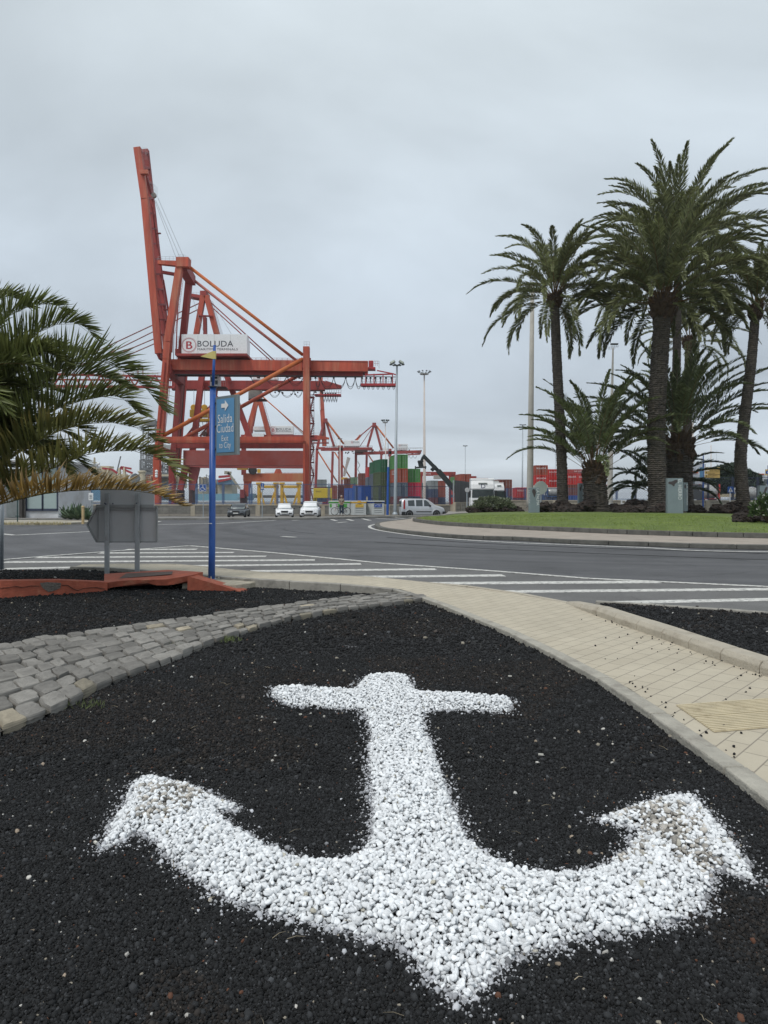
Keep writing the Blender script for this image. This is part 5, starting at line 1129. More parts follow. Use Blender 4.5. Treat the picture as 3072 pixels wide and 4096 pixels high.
m = MB(); sb(m, 578, 622, 1680, 1700, D, 9, 4); m.build('derrick_crown', rigm, r); m = MB(); sb(m, 640, 690, 1780, 1800, D, 9, 4); m.build('rig_deck', M('rig_light', (.3, .3, .29), .7), r)
m = MB(); sb(m, 560, 700, 1890, 1900, D, 16, 6); sb(m, 575, 640, 1915, 1940, D, 14, 6); m.build('rig_platform', rigm, r)
m = MB()
for i in range(60):
    x, y = random.uniform(560, 690), random.uniform(1860, 1940); m.box(px(x, y, D) + V(0, random.uniform(0, 8), 0), (random.uniform(.4, 2), 1, random.uniform(.4, 2)))
m.build('drill_equipment', rigm, r)
D = 340; r = thing('tanker_ship', 'blue and sand coloured ship behind the blue pole and disabled parking sign', 'ship', px(860, 2000, D)); r.location.z = -.45
m = MB(); m.prism([px(x, y, D) for x, y in ((765, 1976), (1000, 1974), (985, 2002), (780, 2002))], (0, 18, 0)); m.build('hull', M('ship_light_blue', (.17, .34, .42), .5, var=.1, scale=.1, dirt=(.2, .15, .12), dirt_amt=.3), r)
sand = M('ship_sand', (.40, .35, .26), .7, var=.2, scale=.2)
m = MB(); sb(m, 780, 860, 1955, 1978, D, 12, 8); sb(m, 800, 840, 1935, 1956, D, 8, 8); sb(m, 866, 925, 1935, 1978, D, 12, 8)
for i in range(22): x = random.uniform(785, 850); sb(m, x, x + random.uniform(2, 12), random.uniform(1905, 1940), 1960, D, 3, random.uniform(4, 10))
m.build('superstructure', sand, r)
m = MB(); m.prism([px(x, y, D) for x, y in ((868, 1918), (925, 1913), (925, 1936), (868, 1936))], (0, 9, 0)); m.build('accommodation_block', hullb, r)
m = MB(); m.beam(px(872, 1926, D), px(925, 1914, D), 1, 1); m.build('handrail_brace', shipred, r)
m = MB(); m.beam(px(912, 1890, D), px(960, 1955, D), 1.0, 1.0); m.beam(px(898, 1890, D), px(925, 1893, D), 1.6, 1); m.build('conveyor_boom', M('ship_khaki', (.3, .28, .22), .7), r)
m = MB(); m.beam(px(875, 1908, D), px(920, 1904, D), 1.1, 1.2); m.build('deck_crane', shipred, r)
m = MB()
for i in range(16): x = random.uniform(788, 852); y = random.uniform(1896, 1925); m.beam(px(x, 1950, D), px(x + random.uniform(-2, 2), y, D), .25, .25); m.beam(px(x - 4, y + 4, D), px(x + 4, y + 4, D), .2, .2)
m.build('rigging', rigm, r)
m = MB(); sb(m, 990, 1210, 1981, 1992, 420, 12); b_ = m.build('breakwater', M('breakwater_stone', (.09, .085, .08), .9)); tag(b_, 'low dark breakwater on the horizon seen below the crane beam', 'breakwater')

# ------------------------------------------------------------------ buildings
wcol = M('render_wall', (.56, .57, .59), .85, var=.08, scale=.5, dirt=(.38, .37, .36), dirt_amt=.3); shopg = M('frosted_shop_glass', (.30, .37, .36), .12, var=.12, scale=.3)
D = 54; r = thing('white_building', 'white single storey building with big shop windows at the left edge', 'building', (-30, 57, 0)); k = D / F
a, b = px(105, 0, D).x, px(234, 0, D).x; zt_ = px(0, 1853, D).z
m = MB(); m.box(((a + b) / 2, D + 3, (.12 + zt_) / 2), (b - a, 6, zt_ - .12)); m.build('wall', wcol, r)
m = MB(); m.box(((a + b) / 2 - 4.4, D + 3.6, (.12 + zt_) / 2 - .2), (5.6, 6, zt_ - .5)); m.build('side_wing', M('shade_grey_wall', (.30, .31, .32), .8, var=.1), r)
m = MB(); m.box(((a + b) / 2 - 2.5, D + 2.8, zt_ + .1), (b - a + 6, 7, .2)); m.build('roof', M('roof_white', (.6, .6, .6), .8), r)
for x0, x1 in ((109, 170), (174, 230)):
    m = MB(); p, q = px(x0, 2035, D), px(x1, 1872, D); m.box(((p.x + q.x) / 2, D - .02, (p.z + q.z) / 2), (q.x - p.x, .08, q.z - p.z)); w_ = m.build('window', shopg, r)
    m = MB()
    for u in (x0 - 1, x1 + 1): m.box((px(u, 0, D).x, D - .06, (p.z + q.z) / 2), (.08, .1, q.z - p.z + .2))
    m.box(((p.x + q.x) / 2, D - .06, p.z - .08), (q.x - p.x + .1, .1, .18)); m.build('frame', fd, w_)
m = MB(); p, q = px(14, 2070, D), px(66, 1915, D); m.box(((p.x + q.x) / 2, D + .45, (p.z + q.z) / 2), (q.x - p.x, .08, q.z - p.z)); m.build('door_panel', M('dull_glass', (.20, .22, .22), .3), r)
for x, w in ((94, 12), (106, 4)): m = MB(); m.box((px(x, 0, D).x, D - .3, (.12 + zt_ - .5) / 2), (w * k, w * k, zt_ - .6)); m.build('post', M('dark_post', (.04, .035, .03), .6), r)
o = MB(); p = px(70, 2098, 44.5); o.tube([(p.x, p.y, .1), (p.x, p.y, px(0, 1944, 44.5).z)], .035, 8); o.box((p.x, p.y, .5), (.2, .2, .05)); o = o.build('thin_post', M('dark_green_paint', (.015, .05, .05), .5)); tag(o, 'thin dark green post in front of the white building door', 'post')
o = MB(); p = px(332, 2100, 43); o.tube([(p.x, p.y, .05), (p.x, p.y, px(0, 2030, 43).z)], .085, 10); o.lathe((p.x, p.y, px(0, 2031, 43).z), [(.085, 0), (.1, .02), (.1, .08), (.04, .12)], 10); o = o.build('bollard', M('wood_yellow', (.48, .35, .18), .7)); tag(o, 'straw yellow round topped post beside the spiky agave', 'bollard')
# terminal office at the right
D = 175; r = thing('terminal_office', 'white terminal office with an orange roof line behind the yellow signs', 'building', px(2810, 2005, D)); r.location.z = -.45
off_w = M('office_white', (.52, .54, .56), .8, var=.06, scale=.2); off_g = M('office_grey', (.36, .38, .41), .8, var=.06, scale=.2)
def ob(n, x0, x1, y0, y1, dp, dy, mat, par=None): m = MB(); sb(m, x0, x1, y0, y1, D, dp, dy); return m.build(n, mat, par or r)
ob('wall', 2700, 2889, 1890, 2025, 14, 8, off_w); ob('grey_band', 2700, 2889, 1899, 1919, .3, .9, off_g); ob('grey_band', 2700, 2889, 1919 + 1, 1936, .2, .95, off_g); ob('roof_band', 2700, 2797, 1884, 1892, .5, .8, M('roof_orange', (.42, .10, .05), .7)); ob('roof_box', 2820, 2860, 1852, 1890, 6, 8, off_g)
for x in (2738, 2754, 2775, 2820, 2832, 2844): f = ob('window', x, x + 9, 1921, 1936, .2, .8, glass); ob('frame', x - 1, x + 10, 1919.5, 1921, .25, .75, off_w, f)
m = MB(); 
for x in (2822, 2850): m.beam(px(x, 1853, D) + V(0, 6, 0), px(x, 1825, D) + V(0, 6, 0), .12, .12)
m.build('antenna', steel, r)
D = 210; r = thing('distant_building', 'pale distant building with an orange roof strip at the far right', 'building', px(3030, 2005, D)); r.location.z = -.45
ob('wall', 3012, 3120, 1898, 2020, 14, 8, off_w); ob('roof_band', 3040, 3062, 1894, 1899, .5, .8, MT['roof_orange']); ob('penthouse', 3015, 3040, 1888, 1900, 8, 9, off_w)
ob('window', 3062, 3120, 1916, 1935, .2, .8, glass)
# chimney and far masts are lamps further down

# ------------------------------------------------------------------ tank containers at the right
tankm = M('tank_silver', (.42, .42, .40), .35, .5, var=.1, dirt=(.16, .12, .10), dirt_amt=.5)
def tank(x0, x1, y0, y1, D, frame, label, dirty=True):
    r = thing('tank_container', label, 'tank container', px((x0 + x1) / 2, 2015, D), 'tank containers beyond the beige wall'); r.location.z = -.45; k = D / F
    a, b = px(x0, (y0 + y1) / 2, D), px(x1, (y0 + y1) / 2, D); R = (y1 - y0) / 2 * k * .93; L_ = b.x - a.x
    m = MB(); m.lathe(a + V(0, R, 0), [(R * .6, .05), (R * .9, .2), (R, .45), (R, L_ - .45), (R * .9, L_ - .2), (R * .6, L_ - .05)], 22, axis=X_); m.build('tank', tankm, r, smooth=True)
    for x in (x0, x1):
        m = MB(); X = px(x, 0, D).x
        for dy in (0, 2 * R): m.beam((X, D + dy, a.z - R * 1.1), (X, D + dy, a.z + R * 1.1), .18, .18)
        for z in (-1.07, 1.07): m.beam((X, D, a.z + z * R), (X, D + 2 * R, a.z + z * R), .16, .16)
        m.beam((X, D - .02, a.z - R), (X, D + 2 * R, a.z + R), .12, .12); m.build('end_frame', frame, r)
    m = MB()
    for dy in (0, 2 * R): m.beam((a.x, D + dy, a.z - R * 1.07), (b.x, D + dy, a.z - R * 1.07), .15, .15)
    m.build('bottom_rail', frame, r)
    m = MB(); X = (a.x + b.x) / 2
    for x in (a.x + L_ * .2, b.x - L_ * .2): m.box((x, D + R, (-.45 + a.z - R) / 2), (.6, R * 1.6, a.z - R + .45))
    m.build('support', fd, r)
red_f = M('tank_frame_red', (.45, .04, .025), .5); blue_f = M('tank_frame_blue', (.02, .06, .16), .5)
tank(2800, 2878, 1937, 1996, 120, red_f, 'silver tank container with red end frame behind the pedestrian crossing sign'); tank(2950, 3036, 1945, 2000, 124, blue_f, 'white silver tank container right of the rightmost palm trunk'); tank(2355, 2412, 1945, 1988, 150, blue_f, 'silver tank container in a blue frame between the young palms'); tank(2190, 2236, 1952, 1986, 118, blue_f, 'pale tank container behind the blue fence right of the round sign')
m = MB(); sb(m, 2757, 2815, 1938, 1998, 112, .3); r = tag(m.build('hoarding', M('dark_slat_panel', (.045, .047, .05), .6, var=.2)), 'dark panelled hoarding on the wall right of the LA GOMERA pillar', 'hoarding')
m = MB(); sb(m, 2880, 2950, 1976, 1988, 100, .1); r = thing('banner', 'cream banner with green lettering hung behind the crossing sign', 'banner', px(2915, 1988, 100)); b_ = m.build('cloth', M('cream_cloth', (.5, .42, .28), .7), r)
for x in (2882, 2948): m = MB(); m.tube([px(x, 1986, 100), px(x, 2003, 100)], .05, 6); m.build('pole', steel, r)
# white bars left of the centre
for x0, x1, lab in ((2436, 2466, 'low white metal gate frame between the young palms'), (2484, 2506, 'taller white metal gate post beside the low gate frame')):
    D = 78; k = D / F; r = thing('gate_frame', lab, 'gate', px((x0 + x1) / 2, 2052, D)); r.location.z = 0; yt = 2012 if x0 < 2450 else 2000
    for x in (x0 + 2, x1 - 2): m = MB(); m.beam((px(x, 0, D).x, D, 0), (px(x, 0, D).x, D, px(0, yt, D).z), 5 * k, .12); m.build('upright', white, r)
    for y in (yt + 2, yt + 14): m = MB(); m.beam(px(x0, y, D), px(x1, y, D), 3.5 * k, .1); m.build('rail', white, r)
# ------------------------------------------------------------------ palms
def leaf_mat(name, col, tipc=None):
    m, N, L, b = nodes(name); g = N.new('ShaderNodeNewGeometry')
    r = N.new('ShaderNodeMapRange'); r.inputs['To Min'].default_value = .6; r.inputs['To Max'].default_value = 1.45; L.new(g.outputs['Random Per Island'], r.inputs['Value'])
    vs = N.new('ShaderNodeVectorMath'); vs.operation = 'SCALE'; a = N.new('ShaderNodeVertexColor'); a.layer_name = 'tint'; L.new(a.outputs['Color'], vs.inputs[0]); L.new(r.outputs[0], vs.inputs['Scale'])
    L.new(vs.outputs[0], b.inputs['Base Color']); b.inputs['Roughness'].default_value = .5; b.inputs['Specular IOR Level'].default_value = .35
    tr = N.new('ShaderNodeBsdfTranslucent'); L.new(vs.outputs[0], tr.inputs['Color']); mx_ = N.new('ShaderNodeMixShader'); mx_.inputs[0].default_value = .3
    L.new(b.outputs[0], mx_.inputs[1]); L.new(tr.outputs[0], mx_.inputs[2]); L.new(mx_.outputs[0], N['Material Output'].inputs['Surface']); return m
leafm = leaf_mat('palm_leaflet', None)
def curve_pts(C, n):
    C = smooth_pts(C, 8); s = [0]
    for i in range(1, len(C)): s.append(s[-1] + (C[i] - C[i - 1]).length)
    out = []; j = 0
    for k in range(n):
        t = s[-1] * k / (n - 1)
        while j < len(s) - 2 and s[j + 1] < t: j += 1
        out.append(C[j].lerp(C[j + 1], (t - s[j]) / max(1e-9, s[j + 1] - s[j])))
    return out, s[-1]
class Fronds:
    def __init__(s): s.v, s.c, s.f, s.n = [], [], [], 0
    def frond(s, C, ll, nl, col, stalk=(.10, .085, .03), w=.03, start=.14, rr=.02, vee=.7, seg=1, wild=.11, tipcol=None, droop=.25, stiff=0., sw=(62, 38)):
        P, L_ = curve_pts(C, nl); P = np.array([tuple(p) for p in P]); T = np.gradient(P, axis=0); T /= np.linalg.norm(T, axis=1)[:, None]
        up = np.array([0, 0, 1.0]); Sd = np.cross(T, up); ln = np.linalg.norm(Sd, axis=1)[:, None]; Sd = np.where(ln < .15, np.array([[0, 1.0, 0]]), Sd / np.maximum(ln, 1e-6))
        Nn = np.cross(Sd, T); t = np.linspace(0, 1, nl); ok = t > start
        P_, T_, S_, N_, t_ = P[ok], T[ok], Sd[ok], Nn[ok], t[ok]; u = (t_ - start) / (1 - start); k = len(u)
        prof = np.minimum(1, .35 + u * 3.2) * np.clip(1.28 - u ** 2.2 * .95, .3, 1)
        for sg in (-1, 1):
            al = (np.radians(sw[0]) - np.radians(sw[1]) * u) + rng.normal(0, wild * .5, k); be = rng.normal(vee, wild + .12, k)
            D_ = T_ * np.cos(al)[:, None] + (S_ * (sg * np.cos(be))[:, None] + N_ * np.sin(be)[:, None]) * np.sin(al)[:, None]
            ln = ll * prof * rng.uniform(.8, 1.12, k); base = P_ + rng.normal(0, .006, (k, 3)); tip = base + D_ * ln[:, None]; tip[:, 2] -= droop * ln * rng.uniform(.3, 1, k)
            mid = base + D_ * (ln * .45)[:, None]; mid[:, 2] -= droop * ln * .12
            wv = np.cross(D_, N_ + rng.normal(0, .5, (k, 3))); wv /= np.linalg.norm(wv, axis=1)[:, None]; wv *= w
            cc = np.array(col) * rng.uniform(.75, 1.25, (k, 1)); tc_ = cc if tipcol is None else np.array(tipcol) * rng.uniform(.7, 1.3, (k, 1))
            if seg == 1:
                q = np.stack([base, mid + wv, tip, mid - wv], 1); s.v.append(q.reshape(-1, 3)); s.c.append(np.stack([cc, cc, tc_, cc], 1).reshape(-1, 3)); s.f.append(s.n + np.arange(k * 4).reshape(-1, 4)); s.n += k * 4
            else:
                m2 = base + D_ * (ln * .75)[:, None]; m2[:, 2] -= droop * ln * .42; w2 = wv * .7
                q = np.stack([base - wv * .5, base + wv * .5, mid + wv, mid - wv, m2 + w2, m2 - w2, tip + wv * .05, tip - wv * .05], 1); s.v.append(q.reshape(-1, 3)); s.c.append(np.stack([cc] * 4 + [(cc + tc_) / 2] * 2 + [tc_] * 2, 1).reshape(-1, 3))
                b_ = s.n + np.arange(k) * 8
                for qd in ((0, 1, 2, 3), (3, 2, 4, 5), (5, 4, 6, 7)): s.f.append(np.stack([b_ + i for i in qd], 1))
                s.n += k * 8
        # rachis, a tapering square rod
        idx = np.linspace(0, nl - 1, 14).astype(int); Q = P[idx]; S2 = Sd[idx]; N2 = Nn[idx]; r = (rr * (1 - np.linspace(0, 1, 14) ** 1.2 * .85))[:, None]
        ring = np.stack([Q + S2 * r, Q + N2 * r * .7, Q - S2 * r, Q - N2 * r * .7], 1); b0 = s.n; s.v.append(ring.reshape(-1, 3)); s.c.append(np.repeat([stalk], 56, 0)); s.n += 56
        i, j = np.meshgrid(np.arange(13), np.arange(4), indexing='ij'); s.f.append((b0 + np.stack([i * 4 + j, i * 4 + (j + 1) % 4, (i + 1) * 4 + (j + 1) % 4, (i + 1) * 4 + j], -1)).reshape(-1, 4))
    def build(s, name, parent):
        off = np.array(tuple(parent.location)); o = arr_mesh(name, np.vstack(s.v) - off, np.vstack(s.f), leafm, False, np.vstack(s.c)); o.parent = parent; return o
barkm = M('palm_bark', (.088, .074, .060), .95, var=.4, scale=3, bump=2.2, bscale=9, dirt=(.030, .026, .022), dirt_amt=.5)
boot = M('palm_boots', (.072, .046, .028), .95, var=.4, scale=5, bump=2, bscale=12, dirt=(.05, .03, .018), dirt_amt=.4)
def trunk(pts, r0, r1, parent, ring=.16, name='trunk', flare=.35, rough=.06):
    P, L_ = curve_pts(pts, max(12, int(sum((Vector(pts[i + 1]) - Vector(pts[i])).length for i in range(len(pts) - 1)) / (ring / 2)))); n = 26; m = MB(); k = len(P)
    for i, p in enumerate(P):
        t = i / (k - 1); r = r0 + (r1 - r0) * t + flare * r0 * math.exp(-t * L_ / .45); r *= 1 + (.045 if i % 2 else -.045)
        for j in range(n):
            a = 2 * math.pi * j / n + i * .12; q = r * (1 + rough * mnoise.noise(V(math.cos(a) * 3, math.sin(a) * 3, i * .45)) * 2 + (.03 if (j + i // 2) % 2 else -.03)); m.v.append(p + V(math.cos(a) * q, math.sin(a) * q, random.uniform(-.03, .03)))
    for i in range(k - 1):
        for j in range(n): m.f.append((i * n + j, i * n + (j + 1) % n, (i + 1) * n + (j + 1) % n, (i + 1) * n + j)); m.m.append(0)
    m.f.append(tuple((k - 1) * n + j for j in range(n))); m.m.append(0)
    return m.build(name, barkm, parent)
def crown(fr, c, n, L_, e0, e1, droop, ll, nl, col, wind=0., side=None, jit=.12, w=.03, stalk=(.16, .09, .03), az=None, start=.2, lenvar=.12, rr=.03, base_r=.3):
    for i in range(n):
        t = (i + .5) / n; el = min(1.35, math.radians(e1 + (e0 - e1) * (1 - t) ** .8) + random.gauss(0, jit)); a = i * 2.39996 + random.gauss(0, .2) if az is None else az[0] + (az[1] - az[0]) * random.random()
        ln = L_ * random.uniform(1 - lenvar, 1 + lenvar) * (1 - .18 * t ** 3); p = Vector(c) + V(math.cos(a) * base_r * math.cos(el), math.sin(a) * base_r * math.cos(el), base_r * .6 * math.sin(el)); C = [p.copy()]; K_ = 8; e_ = el; dp = droop * random.uniform(.75, 1.3)
        for s_ in range(K_):
            u = (s_ + .5) / K_; e_ = el - dp * 1.12 * u ** 1.75 * (.76 + .24 * math.cos(el)); d = V(math.cos(a) * math.cos(e_), math.sin(a) * math.cos(e_), math.sin(e_)); d.x += wind * u; d.normalize(); p = p + d * ln / K_; C.append(p.copy())
        g = random.uniform(.7, 1.25); fr.frond(C, ll, nl, [q * g for q in col], stalk, w, start, rr)
GR = (.175, .190, .085); GR2 = (.145, .17, .08)
def palm(label, base, D, top, wpx, nf, L_, e0=85, e1=-35, droop=1.5, ll=.45, nl=70, mid=None, zb=None, name='date_palm', wind=.0, col=GR, ball=1.5, w=.035, az=None, lenvar=.12, start=.2, group='palms on the roundabout'):
    c = px(*top, D); zb = .45 if zb is None else zb; b = px(base[0], 0, D); b.z = zb; k = D / F
    r = thing(name, label, 'palm tree', (b.x, b.y, zb), group)
    ms = [px(*q, D) for q in (mid or [])]; trunk([b] + ms + [c], wpx[0] * k / 2, wpx[1] * k / 2, r)
    if ball:
        m = MB(); R = wpx[1] * k / 2 * ball; m.blob(c + V(0, 0, -R * .15), (R, R, R * 1.25), D, .28, 3, 3.5)
        for i in range(70):
            a = i * 2.4; z = random.uniform(-1, .9); p = c + V(math.cos(a) * R * .9, math.sin(a) * R * .9, z * R); m.beam(p, p + V(math.cos(a) * .16, math.sin(a) * .16, .3) * (R / .6), .16 * R / .6, .07, Z_)
        m.build('boot_ball', boot, r)
    f = Fronds(); crown(f, c + V(0, 0, .1), nf, L_, e0, e1, droop, ll, nl, col, wind, w=w, az=az, lenvar=lenvar, start=start, base_r=wpx[1] * k * .45); f.build('crown', r); return r
palm('tall thick trunked date palm behind the EL HIERRO pillar, largest crown in front', (2632, 0), 58, (2652, 1225), (70, 64), 92, 8.5, 86, -8, 1.25, .90, 140, mid=[(2625, 1700), (2640, 1420)], wind=.05, w=.056)
palm('tall slender date palm with the highest crown, behind the thick trunked palm', (2700, 0), 74, (2712, 1060), (34, 30), 88, 11.6, 84, 0, 1.25, 1.12, 140, mid=[(2702, 1700), (2708, 1350)], wind=.12, w=.065)
palm('tall date palm standing alone at the left, beside the concrete pole', (2252, 0), 61, (2218, 1200), (42, 36), 64, 7.3, 86, -18, 1.3, .76, 125, mid=[(2245, 1800), (2228, 1450)], wind=.06, w=.048)
palm('date palm with shorter crown, low behind the two big palms', (2755, 0), 92, (2757, 1372), (36, 30), 46, 8.4, 80, -24, 1.4, .75, 100, mid=[(2750, 1700)], w=.065)
palm('leaning date palm at the right edge of the photo', (2978, 0), 60, (3022, 1248), (50, 33), 62, 6.9, 86, -16, 1.25, .70, 125, mid=[(2962, 1850), (2975, 1700), (3005, 1450)], wind=.02, w=.048)
palm('young short trunked date palm between left palm and thick trunk', (2385, 0), 60, (2378, 1900), (92, 86), 50, 8.2, 86, 24, 1.0, .80, 110, name='young_date_palm', ball=1.0, w=.058, col=GR2, start=.26)
palm('bigger young date palm right behind the EL HIERRO pillar', (2700, 0), 64, (2712, 1800), (118, 112), 62, 9.4, 88, 12, .98, .88, 120, name='young_date_palm', ball=1.0, w=.062, col=GR2, start=.22)
palm('small low date palm with fronds close to ground between the young palms', (2650, 0), 69, (2640, 1985), (70, 66), 26, 6.4, 70, 8, 1.2, .75, 100, name='young_date_palm', ball=0, w=.060, col=(.07, .09, .045))
# ---- the near palm reaching in from the left edge
NP = thing('near_date_palm', 'large date palm at the left edge, lowest fronds turning yellow, over the road signs', 'palm tree', (-8.6, 11.6, 0))
trunk([V(-8.6, 11.6, 0), V(-8.55, 11.6, 1.3), V(-8.5, 11.6, 2.2)], .36, .34, NP)
nf = Fronds(); ctr = V(-8.45, 11.6, 2.35)
def nfr(P_, d0, d1, col, tip=None, ll=.60, n=235, vee=.80, wild=.08, droop=.12, w=.0165, root=True):
    k = len(P_); C = [px(x, y, d0 + (d1 - d0) * i / (k - 1)) for i, (x, y) in enumerate(P_)]
    if root: C = [ctr + V(random.uniform(-.1, .1), random.uniform(-.1, .1), random.uniform(-.1, .2))] + C
    nf.frond(C, ll * 1.2, n, col, (.17, .15, .05), w, .12, .02, vee, 2, wild, tip, droop, sw=(72, 34))
g1, g2, g3 = (.135, .158, .052), (.15, .168, .055), (.165, .165, .05); yl, yt = (.30, .20, .06), (.45, .33, .18)
nfr([(-240,2060),(0,2017),(118,1987),(235,1967),(411,1958),(588,1967),(724,2022)], 11.2, 10.0, yl, yt, ll=.52, n=200, vee=.8)
nfr([(-240,2000),(0,1940),(118,1905),(253,1858),(353,1814),(529,1802),(647,1840),(720,1915)], 11.4, 10.4, (.145, .155, .05), (.19, .17, .06), ll=.58, n=210)
nfr([(-240,1920),(0,1858),(118,1782),(253,1717),(411,1688),(547,1711),(626,1762)], 11.6, 11.0, (.14, .15, .05), (.22, .18, .06), ll=.58)
nfr([(-240,1880),(0,1770),(118,1700),(235,1632),(382,1591),(480,1590),(566,1660)], 11.8, 11.6, g1, ll=.66)
nfr([(-240,1840),(0,1652),(88,1600),(206,1505),(294,1459),(411,1447),(500,1488),(588,1558),(655,1640)], 11.9, 11.8, g1, ll=.72)
nfr([(-240,1700),(0,1458),(70,1425),(176,1406),(253,1450)], 12.0, 11.6, g2, ll=.62)
nfr([(-240,1640),(60,1400),(176,1317),(265,1291),(329,1303),(376,1347)], 12.0, 12.3, g1, ll=.66)
nfr([(-240,1600),(0,1300),(70,1247),(147,1218),(220,1220),(259,1246)], 12.0, 12.4, g1, ll=.6)
nfr([(-260,1500),(-80,1250),(0,1194),(59,1192),(110,1225)], 12.0, 12.5, g2, ll=.58)
nfr([(-240,1760),(0,1560),(110,1450),(200,1390),(250,1392)], 12.1, 12.7, g1, ll=.6)
nfr([(-240,1800),(0,1700),(160,1560),(290,1500),(420,1510),(520,1560)], 12.2, 12.9, g1, ll=.64)
nfr([(-240,1880),(0,1800),(150,1730),(260,1700),(330,1720),(385,1790)], 12.0, 12.6, g2, ll=.5)
nfr([(-200,1900),(60,1800),(200,1815),(250,1850),(290,1920)], 11.8, 11.2, g3, ll=.3)
crown(nf, ctr + V(0, .3, 0), 26, 3.1, 58, 15, 1.2, .68, 170, g1, w=.0165, az=(math.radians(-55), math.radians(60)), start=.12, lenvar=.2, rr=.02)
crown(nf, ctr, 24, 3.3, 62, -20, 1.6, .55, 90, g1, w=.016, az=(math.radians(70), math.radians(290)))
nf.build('crown', NP)

# ------------------------------------------------------------------ lava rocks, shrubs
rockm = M('lava_rock', (.030, .022, .018), .95, var=.45, scale=3, bump=2.5, bscale=12, dirt=(.055, .032, .022), dirt_amt=.4)
def rocks(n, xr, d, yr, size, label, group, zb=.45, spread=1.2):
    for i in range(n):
        x = random.uniform(*xr); dd = d + random.uniform(-spread, spread); p = px(x, 0, dd); s_ = size * random.uniform(.65, 1.25); p.z = zb + s_ * .3 + max(0, random.uniform(-.6, 1) * yr)
        m = MB(); m.blob(p, (s_ * random.uniform(.8, 1.3), s_ * random.uniform(.8, 1.2), s_ * random.uniform(.6, .9)), i + x, .42, 2, 1.9); o = m.build('lava_rock', rockm); tag(o, label, 'rock', group)
GRK = 'lava rocks piled around the palms and shrubs'
rocks(46, (2135, 2360), 59, .55, .42, 'dark lava rock in the heap under the left palm and LA PALMA pillar', GRK + ' at the left palm')
rocks(26, (2350, 2470), 61, .35, .42, 'dark lava rock around the base of the young palm', GRK + ' at the young palm')
rocks(30, (2470, 2600), 61.5, .6, .42, 'dark lava rock between the young palm and the thick trunk', GRK + ' between trunks')
rocks(34, (2462, 2668), 56, .25, .42, 'low lava rock in the ring around the thick trunked palm', GRK + ' at the thick trunk')
rocks(8, (2750, 2812), 62, .2, .42, 'lava rock right of the LA GOMERA pillar', GRK + ' right of the pillar')
rocks(26, (2868, 3030), 60.5, .6, .42, 'lava rock around the base of the leaning right palm', GRK + ' at the right palm')
rocks(34, (1868, 2090), 64, .25, .36, 'dark lava rock in the row under the round shrub', GRK + ' under the shrub', zb=.3)
rocks(20, (2948, 3110), 33.5, .25, .26, 'reddish dark lava rock in the near pile at the right edge', GRK + ' at the right edge', zb=.42, spread=.5)
m = MB()
for x, d, w_ in ((2250, 59.5, 2.6), (2385, 60.5, 2), (2632, 57.5, 2.2), (2700, 63, 2.6), (2978, 60.5, 3), (2560, 61, 3)): p = px(x, 0, d); m.blob((p.x, p.y, .40), (w_, 1.5, .55), x, .15, 2)
kind(m.build('soil_mound', M('dark_soil', (.028, .022, .018), .95, var=.3, scale=2, bump=1, bscale=10)), 'structure')
def shrub(label, c, r, n, leaf, cols, flowers=0, ls=.1, name='shrub'):
    c = Vector(c); root = thing(name, label, 'shrub', (c.x, c.y, c.z - r[2]))
    P = rng.normal(size=(n, 3)); P /= np.linalg.norm(P, axis=1)[:, None]; P[:, 2] = np.abs(P[:, 2]) * 1.2 - .25
    clump = np.array([1 + .28 * mnoise.noise(Vector(p) * 2.6 + V(c.x, 0, 0)) * 1.8 for p in P]); rad = (clump * rng.uniform(.62, 1.04, n) ** .5)[:, None]; B = np.array(tuple(c)) + P * rad * np.array(r)
    d = P + rng.normal(0, .55, (n, 3)) + np.array([0, 0, .35]); d /= np.linalg.norm(d, axis=1)[:, None]; L_ = (ls * rng.uniform(.6, 1.3, n))[:, None]; s_ = np.cross(d, rng.normal(size=(n, 3))); s_ /= np.linalg.norm(s_, axis=1)[:, None]
    q = np.stack([B, B + d * L_ * .5 + s_ * L_ * .2, B + d * L_, B + d * L_ * .5 - s_ * L_ * .2], 1)
    cc = np.array(cols)[rng.integers(0, len(cols), n)] * rng.uniform(.65, 1.35, (n, 1))
    if flowers: k = (rng.random(n) < flowers) & (rad[:, 0] > .85); cc[k] = (.62, .62, .55)
    o = arr_mesh('foliage', q.reshape(-1, 3) - np.array(tuple(root.location)), np.arange(n * 4).reshape(-1, 4), leafm, False, np.repeat(cc, 4, 0)); o.parent = root
    m = MB()
    for i in range(12): a = random.random() * 6.28; m.tube([V(c.x, c.y, c.z - r[2]), V(c.x + math.cos(a) * r[0] * .7, c.y + math.sin(a) * r[1] * .7, c.z + r[2] * random.uniform(-.1, .5))], .03, 5)
    m.build('stems', boot, root); return root
p = px(1972, 2020, 64); shrub('wide round grey green shrub with pale tips in front of the white trucks', (p.x, p.y, .92), (1.85, 1.2, .78), 9000, None, [(.10, .13, .07), (.16, .19, .11), (.06, .085, .04), (.26, .28, .18)], .02, .15)
p = px(3078, 2040, 32); shrub('leafy shrub with white flowers at the right edge above the near rocks', (p.x, p.y, 1.0), (.75, .7, .75), 3500, None, [(.05, .09, .025), (.08, .13, .04), (.035, .06, .02)], .05, .12)
r = thing('agave_clump', 'clump of spiky green agaves beside the white building corner', 'agave', px(300, 2085, 50)); r.location.z = .1; f = Fronds()
m = MB()
